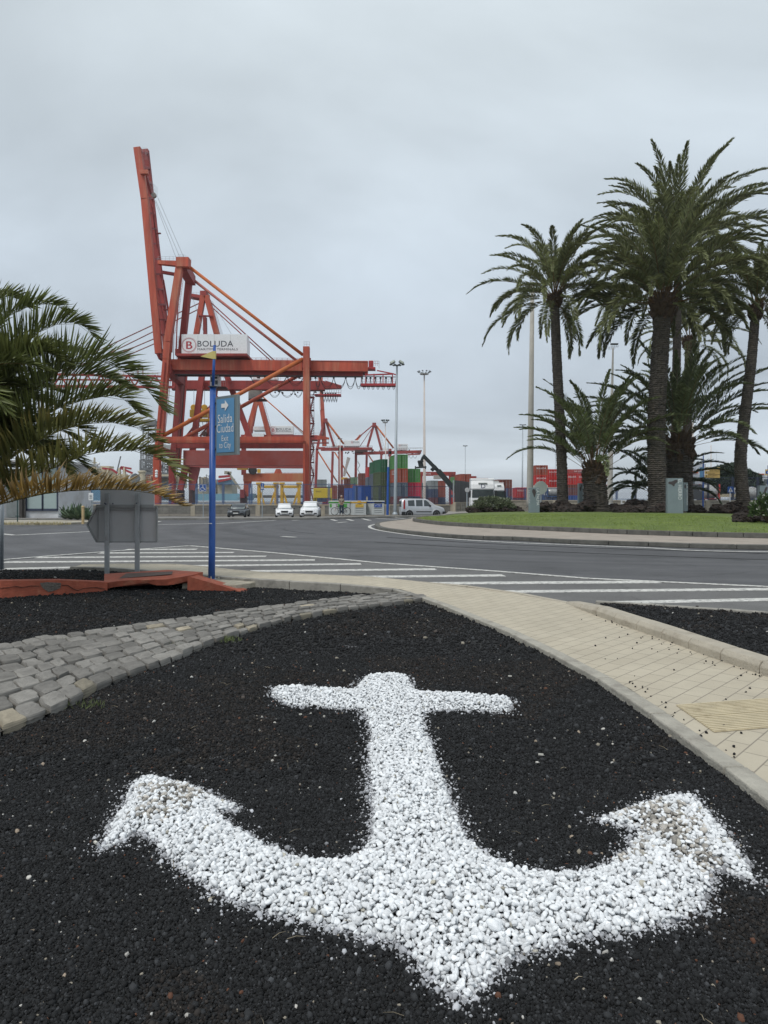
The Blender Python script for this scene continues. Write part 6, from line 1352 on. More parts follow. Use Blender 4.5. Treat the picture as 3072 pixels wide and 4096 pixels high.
for cx_, h in ((262, 1.0), (285, 1.3), (310, 1.25), (335, 1.1), (352, .9)):
    c = px(cx_, 0, 49.5 + random.uniform(-1, 1)); c.z = .15
    for i in range(44): a = random.random() * 6.28; e_ = random.uniform(.15, 1.4); L_ = h * random.uniform(.7, 1.1); d = V(math.cos(a) * math.cos(e_), math.sin(a) * math.cos(e_), math.sin(e_)); s_ = V(-math.sin(a), math.cos(a), 0) * .09; q = c + d * L_ * .55 + V(0, 0, .05); m.poly([c - s_ * .6, c + s_ * .6, q + s_, q - s_]); m.poly([q - s_, q + s_, c + d * L_])
m.build('leaves', M('agave_green', (.10, .15, .085), .6, island=.35), r)
# dark evergreen tree behind the office
r = thing('dark_tree', 'dark evergreen tree spreading behind the office at the right', 'tree', px(2950, 2010, 150)); r.location.z = -.45; D = 150
m = MB(); m.tube([px(2950, 2018, D), px(2945, 1950, D), px(2935, 1900, D)], [.6, .4, .2], 8); m.tube([px(2945, 1960, D), px(2990, 1910, D)], [.3, .12], 6); m.build('trunk', barkm, r)
n = 26000; cen = [(px(x, y, D + z), s_) for x, y, z, s_ in ((2895, 1885, 0, 2.3), (2925, 1880, 2, 2.6), (2960, 1900, 0, 2.8), (3000, 1915, 1, 2.4), (2900, 1925, 0, 3.0), (2950, 1940, 0, 3.6), (3000, 1950, 2, 3.0), (2880, 1955, 1, 2.4), (3022, 1935, 1, 1.5), (2860, 1893, 1, 1.2))]
cc_ = np.array([tuple(c) for c, _ in cen]); ss = np.array([s_ for _, s_ in cen]); pick = rng.integers(0, len(cen), n); d = rng.normal(size=(n, 3)); d /= np.linalg.norm(d, axis=1)[:, None]; B = cc_[pick] + d * (ss[pick] * rng.random(n) ** .4)[:, None] * [1, 1, .6]
s_ = rng.normal(size=(n, 3)) * .12; t_ = rng.normal(size=(n, 3)) * .2; q = np.stack([B - s_, B + t_, B + s_, B - t_], 1); col_ = np.array([[.025, .040, .022]]) * rng.uniform(.5, 1.9, (n, 1))
o = arr_mesh('crown', q.reshape(-1, 3) - np.array(tuple(r.location)), np.arange(n * 4).reshape(-1, 4), leafm, False, np.repeat(col_, 4, 0)); o.parent = r

# ------------------------------------------------------------------ island name pillars
pil = M('pillar_blue_grey', (.20, .245, .26), .45, .1, var=.10, scale=1.2, dirt=(.28, .30, .31), dirt_amt=.25); isl = M('island_brown', (.055, .045, .045), .6)
pil_s = M('pillar_side', (.24, .28, .29), .5, var=.08)
ISL = {'EL HIERRO': [(0,.45),(.08,.28),(.3,.27),(.52,.17),(.72,.0),(.93,.02),(1,.2),(.86,.48),(.7,.63),(.64,.93),(.52,1),(.42,.78),(.22,.66),(.04,.62)],
       'LA PALMA': [(.1,.25),(.2,.08),(.4,.03),(.55,.1),(.75,.06),(.85,.2),(.95,.4),(.8,.7),(.6,.97),(.45,.8),(.3,.55),(.12,.4)],
       'TENERIFE': [(.95,.02),(.98,.12),(.8,.3),(.75,.55),(.6,.8),(.4,.97),(.2,.85),(.05,.6),(.15,.42),(.45,.35),(.7,.12)],
       'LA GOMERA': [(.2,.1),(.5,.02),(.8,.12),(.97,.4),(.95,.65),(.7,.9),(.4,.97),(.12,.8),(.02,.5)],
       'FUERTEVENTURA': [(.95,.02),(1,.15),(.9,.4),(.75,.65),(.6,.75),(.4,.9),(.05,1),(.02,.95),(.35,.78),(.5,.6),(.6,.3),(.75,.08)]}
def pillar(word, x0, x1, yt, yb, D, yaw, label, txt, ibox, side=None, depth=.35):
    k = D / F; w_ = (x1 - x0) * k / math.cos(yaw); h = (yb - yt) * k; c = px((x0 + x1) / 2, yb, D); r = thing('island_pillar', label, 'sign pillar', c, 'grey island name pillars on the roundabout', yaw)
    m = MB(); m.box((0, depth / 2, h / 2), (w_, depth, h)); m.build('slab', pil, r, True, bevel=.015)
    m = MB(); u0, u1, v0, v1 = txt; m.text(word, (-w_ / 2 + u1 * w_, -.012, h * (1 - v0)), (0, 0, -h * (v1 - v0)), ((u1 - u0) * w_, 0, 0)) if 0 else m.text(word, (-w_ / 2 + u0 * w_, -.012, h * (1 - v0)), (0, 0, -h * (v1 - v0)), ((u1 - u0) * w_, 0, 0)); m.build('lettering', white, r, True)
    a, b_, c_, d_ = ibox; m = MB(); m.prism([(-w_ / 2 + w_ * (a + (b_ - a) * x), -.016, h * (1 - (c_ + (d_ - c_) * y))) for x, y in ISL[word]], (0, .02, 0)); m.build('island_emblem', isl, r, True)
    if side: m = MB(); m.text(word, (-w_ / 2 - .012, depth * .75, h * .9), (0, 0, -h * .45), (0, -depth * .5, 0)); m.build('lettering', white, r, True)
    return r
pillar('EL HIERRO', 2670, 2733, 1913, 2068, 53.5, 0, 'blue grey pillar lettered EL HIERRO with brown island shape on the lawn', (.67, .90, .03, .55), (.05, .65, .04, .21))
pillar('LA GOMERA', 2733, 2755, 1930, 2045, 60, .55, 'narrow blue grey pillar lettered LA GOMERA just right of EL HIERRO', (.60, .95, .06, .80), (.1, .5, .06, .22))
pillar('LA PALMA', 2120, 2160, 1950, 2065, 56, .28, 'blue grey pillar lettered LA PALMA at the left end of the lawn', (.66, .95, .04, .62), (.15, .62, .04, .36), True, .34)
pillar('TENERIFE', 2316, 2340, 1933, 2030, 64, .2, 'blue grey pillar lettered TENERIFE left of the young palm trunk', (.6, .95, .05, .64), (.05, .5, .04, .34))
pillar('TENERIFE', 2340, 2362, 1922, 2030, 64.6, -.3, 'second darker TENERIFE pillar partly hidden by the young palm trunk', (.5, .85, .08, .6), (.1, .4, .05, .2))
pillar('FUERTEVENTURA', 3038, 3100, 1942, 2050, 58, .1, 'blue grey pillar at the right edge, lettering cut by the frame', (.6, .78, .04, .98), (.02, .52, .04, .36))

# ------------------------------------------------------------------ lamp posts and masts
galv = M('grey_mast', (.33, .37, .40), .45, .3, var=.06); pale = M('pale_mast', (.52, .47, .43), .6, var=.12, scale=.6); concp = M('concrete_pole', (.40, .385, .345), .8, var=.1, scale=.7, dirt=(.30, .28, .25), dirt_amt=.3)
def mast(x, yt, yb, D, w0, w1, mat, label, head, xt=None, hw=20):
    k = D / F; b = px(x, yb, D); t = px(x if xt is None else xt, yt, D); r = thing('lamp_mast', label, 'lamp post', b, 'lamp masts of the port and road')
    m = MB(); m.tube([b, b.lerp(t, .03), t], [w0 * k / 2 * 1.05, w0 * k / 2, w1 * k / 2], 14); m.build('pole', mat, r, smooth=True)
    hm = M('lamp_dark', (.06, .07, .065), .5)
    if head == 'flood':
        m = MB()
        for a in range(6): an = a * math.pi / 3; m.beam(t, t + V(math.cos(an), math.sin(an), .12) * hw * k, .09, .07, Z_)
        m.build('bracket', hm, r)
        for dx_, dy, ty in ((-17, 0, -.5), (17, 0, .5)):
            m = MB(); c = t + V(dx_ * k, 0, 13 * k); R = Matrix.Rotation(ty * 1.05, 3, 'Y') @ Matrix.Rotation(-.75, 3, 'X'); m.box(c, (20 * k, .10, 14 * k), R=R @ Matrix.Rotation(0, 3, 'X')); o = m.build('floodlight', hm, r, bevel=.02); m = MB(); m.box(c + R @ V(0, -.07, 0), (17 * k, .02, 11 * k), R=R); m.build('lens', M('lamp_lens', (.32, .35, .30), .3), o)
        for dx_ in (-25, 25): m = MB(); m.box(t + V(dx_ * k, 0, 4 * k), (7 * k, .25, 6 * k), rz=.4); m.build('floodlight', hm, r, bevel=.02)
        m = MB(); m.lathe(b, [(w0 * k * .9, 0), (w0 * k * .85, .06), (w0 * k * .55, .25)], 14); m.build('base', mat, r)
    elif head == 'ring':
        m = MB(); m.lathe(t, [(hw * k * .55, -4 * k), (hw * k * .6, -3 * k), (hw * k * .6, -.5 * k), (hw * k * .5, 0)], 18); m.build('service_ring', M('mast_light_metal', (.4, .41, .4), .5, .3), r)
        for i in range(10): an = i * math.pi / 5; m = MB(); c = t + V(math.cos(an) * hw * k * .85, math.sin(an) * hw * k * .85, 7 * k - 4 * k * abs(math.cos(an)) * 0); m.box(c, (5 * k, 5 * k, 3.5 * k), rz=an); m.build('floodlight', hm, r); 
        m = MB()
        for i in range(10): an = i * math.pi / 5; m.beam(t + V(math.cos(an) * hw * k * .5, math.sin(an) * hw * k * .5, 0), t + V(math.cos(an) * hw * k * .85, math.sin(an) * hw * k * .85, 7 * k), 1.2 * k, 1.2 * k, Z_)
        m.build('bracket', hm, r)
    elif head == 'tee':
        for s_ in (-1, 1): m = MB(); m.beam(t, t + V(s_ * hw * k, 0, 1 * k), 3 * k, .3, Y_); m.build('lantern', hm, r)
    elif head == 'cage':
        m = MB()
        for s_ in (-1, 1):
            for zz in (0, 8): m.beam(t + V(-hw * k, s_ * .6, zz * k), t + V(hw * k, s_ * .6, zz * k), 1.3 * k, 1.3 * k)
            for i in range(5): m.beam(t + V((-1 + i / 2) * hw * k, s_ * .6, 0), t + V((-1 + i / 2) * hw * k, s_ * .6, 8 * k), 1 * k, 1 * k)
        m.build('service_ring', M('mast_light_metal', (.4, .41, .4), .5, .3), r)
        for i in range(4): m = MB(); m.box(t + V((-1 + i * .5) * hw * k, -.8, 10 * k), (7 * k, .4, 4 * k)); m.build('floodlight', hm, r)
    return r
mast(1580, 1462, 2058, 66, 13, 7.5, galv, 'tall grey lamp post with two big square floodlights right of the recycling bins', 'flood', 1588, 30)
mast(1698, 1494, 2020, 165, 13, 5, pale, 'tall pale mast with a ring of lamps above the reach stacker', 'ring', 1697, 30)
mast(1545, 1688, 2010, 230, 6, 3, pale, 'thin pale mast with a lamp ring between the green stack and bins', 'ring', 1541, 17)
mast(1362, 1756, 2008, 260, 7, 3, pale, 'thin pale mast in front of the distant crane with the white house', 'tee', 1360, 9)
mast(1861, 1784, 2000, 210, 3.5, 2.2, galv, 'thin grey lamp mast standing in open sky above the white truck', 'tee', 1861, 9)
mast(2089, 1700, 2010, 150, 7, 3.5, galv, 'grey lamp mast left of the thick concrete pole', 'tee', 2091, 13)
mast(2119, 1130, 2030, 70, 27, 15, concp, 'thick tall concrete pole left of the palms, behind LA PALMA pillar', 'cage', 2130, 14)
mast(2438, 1392, 2030, 84, 24, 6, concp, 'tall tapering pole with lamp gantry rising behind the young palm', 'cage', 2452, 14)
mast(2772, 1690, 2000, 200, 8, 6, pale, 'pale chimney-like mast behind the terminal office roof', 'none', 2771)
mast(2844, 1780, 2000, 210, 5, 3, pale, 'thin pale mast behind the yellow direction signs', 'none', 2844)
mast(2221, 1808, 2000, 190, 3, 2, galv, 'thin grey lamp mast hidden beside the left palm trunk', 'tee', 2222, 8)
mast(2862, 1800, 2000, 230, 2, 1.2, galv, 'hair thin antenna mast behind the office roof', 'none', 2867)
# ------------------------------------------------------------------ signs
signb = M('sign_back_grey', (.45, .455, .46), .6, 0, var=.08, scale=2); blue_s = M('sign_blue', (.01, .075, .30), .4, var=.05); white_s = M('sign_white', (.75, .75, .74), .4, var=.03); yel_s = M('sign_yellow', (.62, .42, .13), .5, var=.06)
sb_blue = M('sign_sky_blue', (.12, .29, .49), .35, var=.05, scale=2)
# main sign: blue pole, pennant and the exit panel
D = 13.0; k = D / F; b = px(846, 2318, D)
r = thing('exit_sign', 'tall blue pole carrying the light blue Salida Ciudad Exit to City panel', 'direction sign', b)
m = MB(); t0 = px(852, 1548, D); m.tube([b, px(848, 2200, D), t0], [.062, .060, .056], 20); m.build('pole', blue_p, r, smooth=True)
m = MB(); m.lathe(t0 + V(0, 0, -.01), [(.07, 0), (.085, .005), (.085, .02), (.05, .03)], 20); m.build('flange', fd, r)
m = MB(); m.tube([t0, px(858.5, 1381, D)], [.027, .025], 14); m.build('upper_pole', blue_p, r, smooth=True)
m = MB(); m.lathe(b, [(.13, 0), (.13, .014), (.07, .016)], 4); m.build('base_plate', steel, r)
for dx_, dy in ((-.13, -.05), (.02, -.12), (.14, -.03), (.04, .1)): m = MB(); m.lathe(b + V(dx_, dy, .012), [(.018, 0), (.018, .03), (.011, .032), (.011, .06)], 6); m.build('bolt', M('bolt_grey', (.4, .38, .33), .6, .4), r)
m = MB(); m.tube([b + V(0, 0, 1.02), b + V(0, 0, 1.035)], [.0625, .0625], 20); m.build('weld_ring', white, r)
yp = M('pennant_yellow', (.60, .50, .17), .5, var=.08)
m = MB(); c = px(858, 1405, D); c2_ = px(858, 1437, D); m.tube([c2_, c], [.032, .031], 14); m.prism([c + V(-.02, -.028, 0), px(803, 1427, D) + V(0, -.028, 0), c2_ + V(-.02, -.028, 0)], (0, .012, 0)); m.build('pennant', yp, r)
pr = bpy.data.objects.new('sign_panel', None); COL.objects.link(pr); pr.parent = r
A = px(856, 1706, 13.0) + V(.035, -.03, 0); yaw = math.atan2(-.33, .46); wd, ht = .59, 1.07
pr.location = A - r.location; pr.rotation_euler = (0, 0, yaw)
m = MB(); q = []
for z in (-ht / 2, ht / 2): q += [(0, 0, z)]
prof = [(0, 0), (wd * .90, -.010), (wd * .96, -.004), (wd * .99, .015), (wd, .04), (wd * .97, .065), (wd * .8, .075), (0, .07)]
m.prism([V(x, y, -ht / 2) for x, y in prof], (0, 0, ht)); pl = m.build('panel_body', M('panel_frame_grey', (.21, .25, .26), .4, .25, var=.06), pr, True)
m = MB(); m.poly([(.035, -.006, -ht / 2 + .05), (wd * .87, -.017, -ht / 2 + .05), (wd * .87, -.017, ht / 2 - .05), (.035, -.006, ht / 2 - .05)]); m.build('blue_face', sb_blue, pr, True)
def ft(m, s_, u0, u1, v0, v1): m.text(s_, (.035 + u0 * (wd * .87 - .035), -.010 - u0 * .012, -ht / 2 + .06 + v0 * (ht - .12)), ((u1 - u0) * (wd * .87 - .035), -.011 * (u1 - u0), 0), (0, 0, (v1 - v0) * (ht - .12)))
m = MB(); ft(m, 'Salida', .08, .90, .552, .715); ft(m, 'Ciudad', .02, .96, .368, .532); ft(m, 'Exit', .30, .68, .205, .31); ft(m, 'to City', .16, .82, .035, .185)
m.build('lettering', white_s, pr, True)
m = MB(); fx = lambda u: .035 + u * (wd * .87 - .035); fz = lambda v: -ht / 2 + .06 + v * (ht - .12)
m.poly([(fx(x), -.022, fz(y)) for x, y in ((.30, .835), (.50, .835), (.50, .77), (.70, .875), (.50, .98), (.50, .915), (.30, .915))]); m.build('arrow', white_s, pr, True)
for z in (-.42, 0, .42): m = MB(); m.box((-.005, -.004, z), (.03, .02, .03)); m.build('clamp', fd, pr, True)
# concrete footing under the pole
m = MB(); q = [gp(x, y, 0) for x, y in ((700, 2345), (952, 2366), (1022, 2352), (840, 2322))]; q = [V(-3.55, 12.45, 0), V(-2.55, 12.25, 0), V(-2.25, 12.75, 0), V(-3.4, 13.2, 0)]; m.prism([p + V(0, 0, .0) for p in q][::-1], (0, 0, .115)); o = m.build('concrete_footing', M('raw_concrete', (.42, .38, .30), .95, var=.25, scale=6, bump=1.2, bscale=40, dirt=(.25, .22, .17), dirt_amt=.3), bevel=.02); tag(o, 'rough pale concrete footing block under the tall blue pole', 'footing')
# orange painted planter wall
om = M('terracotta_paint', (.36, .095, .055), .9, var=.24, scale=7, bump=.5, bscale=35, dirt=(.42, .17, .10), dirt_amt=.3)
r = thing('planter_wall', 'cracked terracotta painted planter wall with a sunken slab end', 'planter wall', (-4.8, 12.1, 0))
m = MB(); w0 = [V(-9, 10.9, 0), V(-6.1, 11.33, 0), V(-5.4, 11.75, 0), V(-4.72, 12.12, 0)]; zz = [.30, .285, .25, .17]
for i in range(3):
    a, b_ = w0[i], w0[i + 1]; n = V(-(b_ - a).y, (b_ - a).x, 0).normalized() * .22; m.hexa([a, b_, b_ + n, a + n, a + V(0, 0, zz[i]), b_ + V(0, 0, zz[i + 1]), b_ + n + V(0, 0, zz[i + 1]), a + n + V(0, 0, zz[i])])
m.build('wall', om, r)
m = MB(); T = [V(-4.78, 12.15, 0), V(-3.35, 12.3, 0), V(-3.25, 12.75, 0), V(-4.1, 13.45, 0), V(-5.2, 13.2, 0)]; hz_ = [.15, .255, .28, .25, .2]; n_ = 10
bot = []; top = []
for i in range(n_ + 1):
    t = i / n_; p = T[0].lerp(T[1], t); h = hz_[0] + (hz_[1] - hz_[0]) * t + .02 * math.sin(t * 7); u = .075 + .03 * math.sin(t * 9 + 1) + random.uniform(-.012, .012); top.append(p + V(random.uniform(-.01, .01), random.uniform(-.02, .0), h)); bot.append(p + V(0, random.uniform(0, .03), h - u - .02 * t))
for i in range(n_): m.poly([bot[i], bot[i + 1], top[i + 1], top[i]])
m.poly(top + [T[2] + V(0, 0, hz_[2]), T[3] + V(0, 0, hz_[3]), T[4] + V(0, 0, hz_[4])]); m.poly([bot[-1], T[2] + V(0, 0, .1), T[2] + V(0, 0, hz_[2]), top[-1]]); m.poly(bot[::-1] + [T[4] + V(0, 0, .02), T[3] + V(0, 0, .1), T[2] + V(0, 0, .1)])
m.build('slab', om, r)
m = MB(); 
m.poly([V(-4.65, 12.45, .2), V(-3.75, 12.55, .262), V(-3.85, 12.95, .272), V(-4.7, 12.95, .235)]); m.build('cover_plate', M('rusty_brown_plate', (.085, .055, .042), .7, var=.25, scale=6), r)
m = MB(); a, b_, c_ = V(-3.4, 12.28, .26), V(-3.4, 12.28, 0), V(-2.38, 12.08, .0); m.prism([a, b_, c_], (.06, .3, 0)); m.build('wedge', om, r)
crk = M('crack_dark', (.03, .018, .014), .9)
m = MB()
def on_wall(x, y, dy=-.012): # front face of the wall between w0[1] and w0[3]
    for i in range(3):
        a, b_ = w0[i], w0[i + 1]
        d = V((x - CX) / F, 1, 0); den = d.x * (b_ - a).y - d.y * (b_ - a).x
        s_ = (a.x * (b_ - a).y - a.y * (b_ - a).x) / den; p = d * s_; t = (p - a).dot(b_ - a) / (b_ - a).length_squared
        if -.001 <= t <= 1.001: return V(p.x, p.y + dy, CH - (y - HZ) / F * p.y)
    return None
for L_ in ([(0, 2352), (40, 2350), (62, 2344), (90, 2350), (125, 2343), (158, 2344)], [(248, 2340), (272, 2341), (292, 2354), (312, 2362), (340, 2352), (380, 2349), (420, 2356)]):
    P = [on_wall(*p) for p in L_]
    for i in range(len(P) - 1):
        if P[i] and P[i + 1]: m.beam(P[i], P[i + 1], .007, .01)
m.build('crack', crk, r)
m = MB(); P = [on_wall(*p) for p in ((160, 2332), (190, 2328), (246, 2331), (243, 2352), (220, 2362), (195, 2368), (172, 2352))]; m.poly(P); m.build('spalled_patch', M('spalled_mortar', (.17, .15, .13), .95, var=.35, scale=30, bump=2, bscale=60), r)
# arrow shaped road sign seen from behind
D = 13.9; k = D / F; r = thing('road_sign', 'grey back of an arrow shaped road sign on two steel posts', 'road sign', px(500, 2300, D)); r.location.z = .08
for x0, x1, yb in ((426, 444, 2309), (547, 563, 2304)):
    m = MB(); b = px((x0 + x1) / 2 + 1, 0, D); t = px((x0 + x1) / 2 + 2, 1972, D); m.beam(V(b.x, D - .1, .05), V(t.x, D - .1, t.z), .088, .05, Y_); m.build('post', steel, r, bevel=.006)
m = MB(); o_ = [(351, 2099), (388, 2029), (629, 2029), (629, 2167), (388, 2167)]; P = [px(x, y, D) for x, y in o_]; m.prism(P, (0, .03, 0)); m.build('arrow_panel', signb, r)
m = MB(); P2 = P + [P[0]]
for i in range(5): a, b_ = P2[i], P2[i + 1]; m.beam(a + V(0, -.02, 0), b_ + V(0, -.02, 0), .03, .04)
m.beam(P[1] + V(.02, -.02, 0), P[4] + V(.02, -.02, 0), .02, .03); m.beam(px(395, 2040, D) + V(0, -.02, 0), px(624, 2040, D) + V(0, -.02, 0), .012, .02); m.build('rim', M('sign_rim', (.30, .31, .31), .45, .4), r)
m = MB(); a, b_ = px(401, 2024, D), px(616, 1940, D); m.box(((a.x + b_.x) / 2, D + .02, (a.z + b_.z) / 2), (b_.x - a.x, .03, b_.z - a.z)); m.build('upper_panel', signb, r)
m = MB(); a, b_ = px(388, 2030, D), px(616, 2018, D); m.box(((a.x + b_.x) / 2, D - .02, (a.z + b_.z) / 2), (b_.x - a.x, .05, b_.z - a.z)); m.build('bracket', MT['sign_rim'], r)
for x, y in ((430, 2013), (434, 2016), (462, 2014), (556, 2013)): m = MB(); m.blob(px(x, y, D) + V(0, -.14, 0), .014, x, 0, 1); m.build('bolt', fd, r)
D = 15; m = MB(); m.tube([V(px(7, 0, D).x, D, .1), V(px(9, 0, D).x, D, px(0, 1940, D).z)], .037, 12); o = m.build('thin_post', galv, smooth=True); tag(o, 'thin grey post at the very left edge under the palm fronds', 'post')
def small_sign(label, x, yb, D, panel, shape='rect', name='road_sign', face=None, pw=5, post=galv, zb=None):
    """panel = x0, x1, y0, y1"""
    k = D / F; b = px(x, yb, D); r = thing(name, label, 'road sign', b)
    x0, x1, y0, y1 = panel; m = MB(); m.tube([b, px(x, y0 + 4, D)], pw * k / 2, 10); m.build('post', post, r)
    c = px((x0 + x1) / 2, (y0 + y1) / 2, D); w_, h = (x1 - x0) * k, (y1 - y0) * k; m = MB()
    if shape == 'rect': m.box(c + V(0, -.1, 0), (w_, .03, h))
    elif shape == 'disc': m.lathe(c + V(0, -.1, 0), [(w_ / 2 * .96, 0), (w_ / 2, .01), (w_ / 2, .03)], 28, axis=Y_)
    elif shape == 'oct': m.lathe(c + V(0, -.1, 0), [(w_ / 2 * 1.05, 0), (w_ / 2 * 1.05, .03)], 8, axis=Matrix.Rotation(0, 3, 'X') @ Y_)
    m.build('panel', face or signb, r); return r, c + V(0, -.12, 0), w_, h
r, c, w_, h = small_sign('round sign seen from the back beside the LA PALMA pillar', 2164, 2045, 62, (2136, 2189, 1924, 1978), 'disc', face=M('disc_back', (.36, .40, .36), .4, .2, var=.1))
r, c, w_, h = small_sign('small round grey sign back left of the first truck', 1868, 2048, 74, (1859, 1878, 1950, 1970), 'disc')
r, c, w_, h = small_sign('blue disabled parking sign on a thin grey post left of the blue pole', 813, 2074, 58, (798, 827, 1938, 1966), face=blue_s, pw=3.5)
def wheelchair(c, w_, h, r):
    m = MB(); q = lambda u, v: c + V(u * w_, -.02, v * h); R = .2 * h
    m.lathe(q(.02, .33), [(.055 * h, 0), (.055 * h, .01)], 12, axis=Y_)
    for pl in ([(.0, .25), (.0, -.03), (.2, -.03), (.3, -.28), (.38, -.24)], [(.0, .12), (.16, .12)]):
        for i in range(len(pl) - 1): m.beam(q(*pl[i]), q(*pl[i + 1]), .055 * w_, .01)
    A_ = [q(-.04 + .24 * math.cos(t), -.14 + .24 * math.sin(t)) for t in [math.radians(110 + i * 24) for i in range(10)]]
    for i in range(9): m.beam(A_[i], A_[i + 1], .05 * w_, .01)
    for a_, b_ in (((-.46, -.46), (.46, -.46)), ((.46, -.46), (.46, .46)), ((.46, .46), (-.46, .46)), ((-.46, .46), (-.46, -.46))): m.beam(q(*a_), q(*b_), .03 * w_, .01)
    m.build('wheelchair_symbol', white_s, r)
wheelchair(c, w_, h, r)
def crossing(c, w_, h, r, sx=1):
    m = MB(); m.prism([c + V(u * w_ * sx, -.015, v * h) for u, v in ((-.38, -.36), (.38, -.36), (0, .38))], (0, .01, 0)); m.build('white_triangle', white_s, r)
    m = MB(); q = lambda u, v: c + V(u * w_ * sx, -.03, v * h); m.blob(q(.02, .16), .045 * h, 1, 0, 1); m.beam(q(.0, .12), q(.0, -.08), .10 * w_, .01); m.beam(q(0, -.06), q(-.12, -.3), .06 * w_, .01); m.beam(q(0, -.06), q(.14, -.3), .06 * w_, .01); m.beam(q(0, .08), q(.14, -.04), .05 * w_, .01); m.beam(q(0, .08), q(-.12, -.04), .05 * w_, .01); m.build('walking_figure', ink, r)
r, c, w_, h = small_sign('narrow blue pedestrian crossing sign turned edge on between the parked cars', 1049, 2073, 57, (1044, 1057, 1933, 1960), face=blue_s, pw=3.5); crossing(c, w_, h, r, 1)
r, c, w_, h = small_sign('square blue pedestrian crossing sign on a post by the beige wall', 2920, 2012, 84, (2909, 2932, 1947, 1970), face=blue_s, pw=4, post=white); crossing(c, w_, h, r)
r, c, w_, h = small_sign('grey octagonal stop sign back above the arrow sign', 545, 2080, 50, (523, 563, 1893, 1935), 'oct', face=M('stop_back', (.14, .16, .17), .5, .2)); 
r, c, w_, h = small_sign('small grey arrow board on twin posts right of the agaves', 366, 2078, 50, (357, 375, 1972, 2001), face=white, pw=3); m = MB(); m.tube([px(371, 2078, 50), px(371, 1995, 50)], .03, 8); m.build('post', galv, r)
m = MB()
for j in range(3): m.box(c + V(0, -.02, (.2 - j * .2) * h), (w_ * .6, .01, .05 * h))
m.build('lettering', ink, r)
# thin blue pole with pale top by the bins
r = thing('blue_mast', 'thin blue pole with an antenna top right of the recycling bins', 'pole', px(1551, 2060, 63)); D = 63
m = MB(); m.tube([px(1550, 2060, D), px(1553, 1868, D)], [.115, .10], 12); m.build('pole', blue_p, r); m = MB(); m.tube([px(1553, 1868, D), px(1554, 1826, D)], .07, 10); m.build('white_sleeve', white, r); m = MB(); m.tube([px(1553, 1830, D), px(1552, 1755, D)], [.03, .015], 6); m.build('antenna', fd, r)
# yellow direction boards
D = 74; k = D / F; r = thing('direction_boards', 'blue pole with three stacked yellow direction boards pointing ahead', 'direction sign', px(2812, 2032, D)); r.location.z = .1
m = MB(); m.tube([V(px(2812, 0, D).x, D, .1), px(2813, 1865, D), px(2813, 1812, D)], [.085, .075, .04], 12); m.build('pole', blue_p, r)
m = MB(); m.prism([px(x, y, D) for x, y in ((2812, 1812), (2812, 1818), (2804, 1815))], (0, .02, 0)); m.build('pennant', yp, r)
for i, (t1, t2) in enumerate((('Muelle', 'Virgen del Pino'), ('Muelle Leon y Castillo', 'Muelle Grande'), ('Muelle Cambulloneros', 'Reina Sofia'))):
    y0 = 1869.5 + i * 14.6; a, b_ = px(2817, y0 + 13, D), px(2877, y0, D); m = MB(); m.box(((a.x + b_.x) / 2, D - .12, (a.z + b_.z) / 2), (b_.x - a.x, .04, b_.z - a.z)); pl = m.build('board', yel_s, r)
    m = MB(); wb, hb = b_.x - a.x, b_.z - a.z; Yb = D - .145
    m.text(t1, (a.x + wb * .22, Yb, a.z + hb * .56), (wb * .04 * len(t1) * .78, 0, 0), (0, 0, hb * .30)); m.text(t2, (a.x + wb * .22, Yb, a.z + hb * .12), (wb * .04 * len(t2) * .85, 0, 0), (0, 0, hb * .30))
    m.build('lettering', ink, pl); m = MB(); m.poly([(a.x + wb * u, Yb, a.z + hb * v) for u, v in ((.06, .5), (.10, .5), (.10, .15), (.12, .15), (.12, .5), (.16, .5), (.11, .85))]); m.build('arrow', ink, pl)
a, b_ = px(2797, 1912, D), px(2811, 1869, D); m = MB(); m.box(((a.x + b_.x) / 2, D - .1, (a.z + b_.z) / 2), (b_.x - a.x, .04, b_.z - a.z)); m.build('blue_board', sb_blue, r)
for x0, y0, lab, col in ((2803, 1958, 'small round no entry style sign on the dark hoarding', 'r'), (2823, 1958, 'small white warning triangle board on the tank container', 't')):
    D = 96; r = thing('notice_sign', lab, 'sign', px(x0, y0, D)); m = MB()
    if col == 'r': m.lathe(px(x0, y0, D), [(.2, 0), (.2, .03)], 16, axis=Y_); m.build('disc', white_s, r); m = MB(); m.lathe(px(x0, y0, D) + V(0, -.02, 0), [(.14, 0), (.14, .02)], 16, axis=Y_); m.build('disc_centre', M('sign_purple_red', (.2, .03, .1), .5), r)
    else: m.box(px(x0, y0, D), (.55, .03, .5)); m.build('board', dark, r); m = MB(); m.prism([px(x0, y0, D) + V(u, -.03, v) for u, v in ((-.2, -.18), (.2, -.18), (0, .2))], (0, .01, 0)); m.build('triangle', white_s, r)
# information sign at the right edge
D = 60; r = thing('information_sign', 'blue pole with a yellow board and round blue information symbol, right edge', 'direction sign', px(3069, 2050, D)); r.location.z = .4; k = D / F
m = MB(); m.tube([V(px(3075, 0, D).x, D, .4), px(3075, 1862, D)], .09, 12); m.build('pole', blue_p, r); m = MB(); a, b_ = px(3058, 1901, D), px(3090, 1878, D); m.box(((a.x + b_.x) / 2, D - .12, (a.z + b_.z) / 2), (b_.x - a.x, .04, b_.z - a.z)); m.build('board', yel_s, r)
m = MB(); m.lathe(px(3066, 1889.5, D) + V(0, -.16, 0), [(.15, 0), (.15, .02)], 18, axis=Y_); m.build('disc', blue_s, r); m = MB(); m.text('i', px(3065, 1894, D) + V(0, -.17, 0), (2.5 * k, 0, 0), (0, 0, 9 * k)); m.build('lettering', white_s, r)
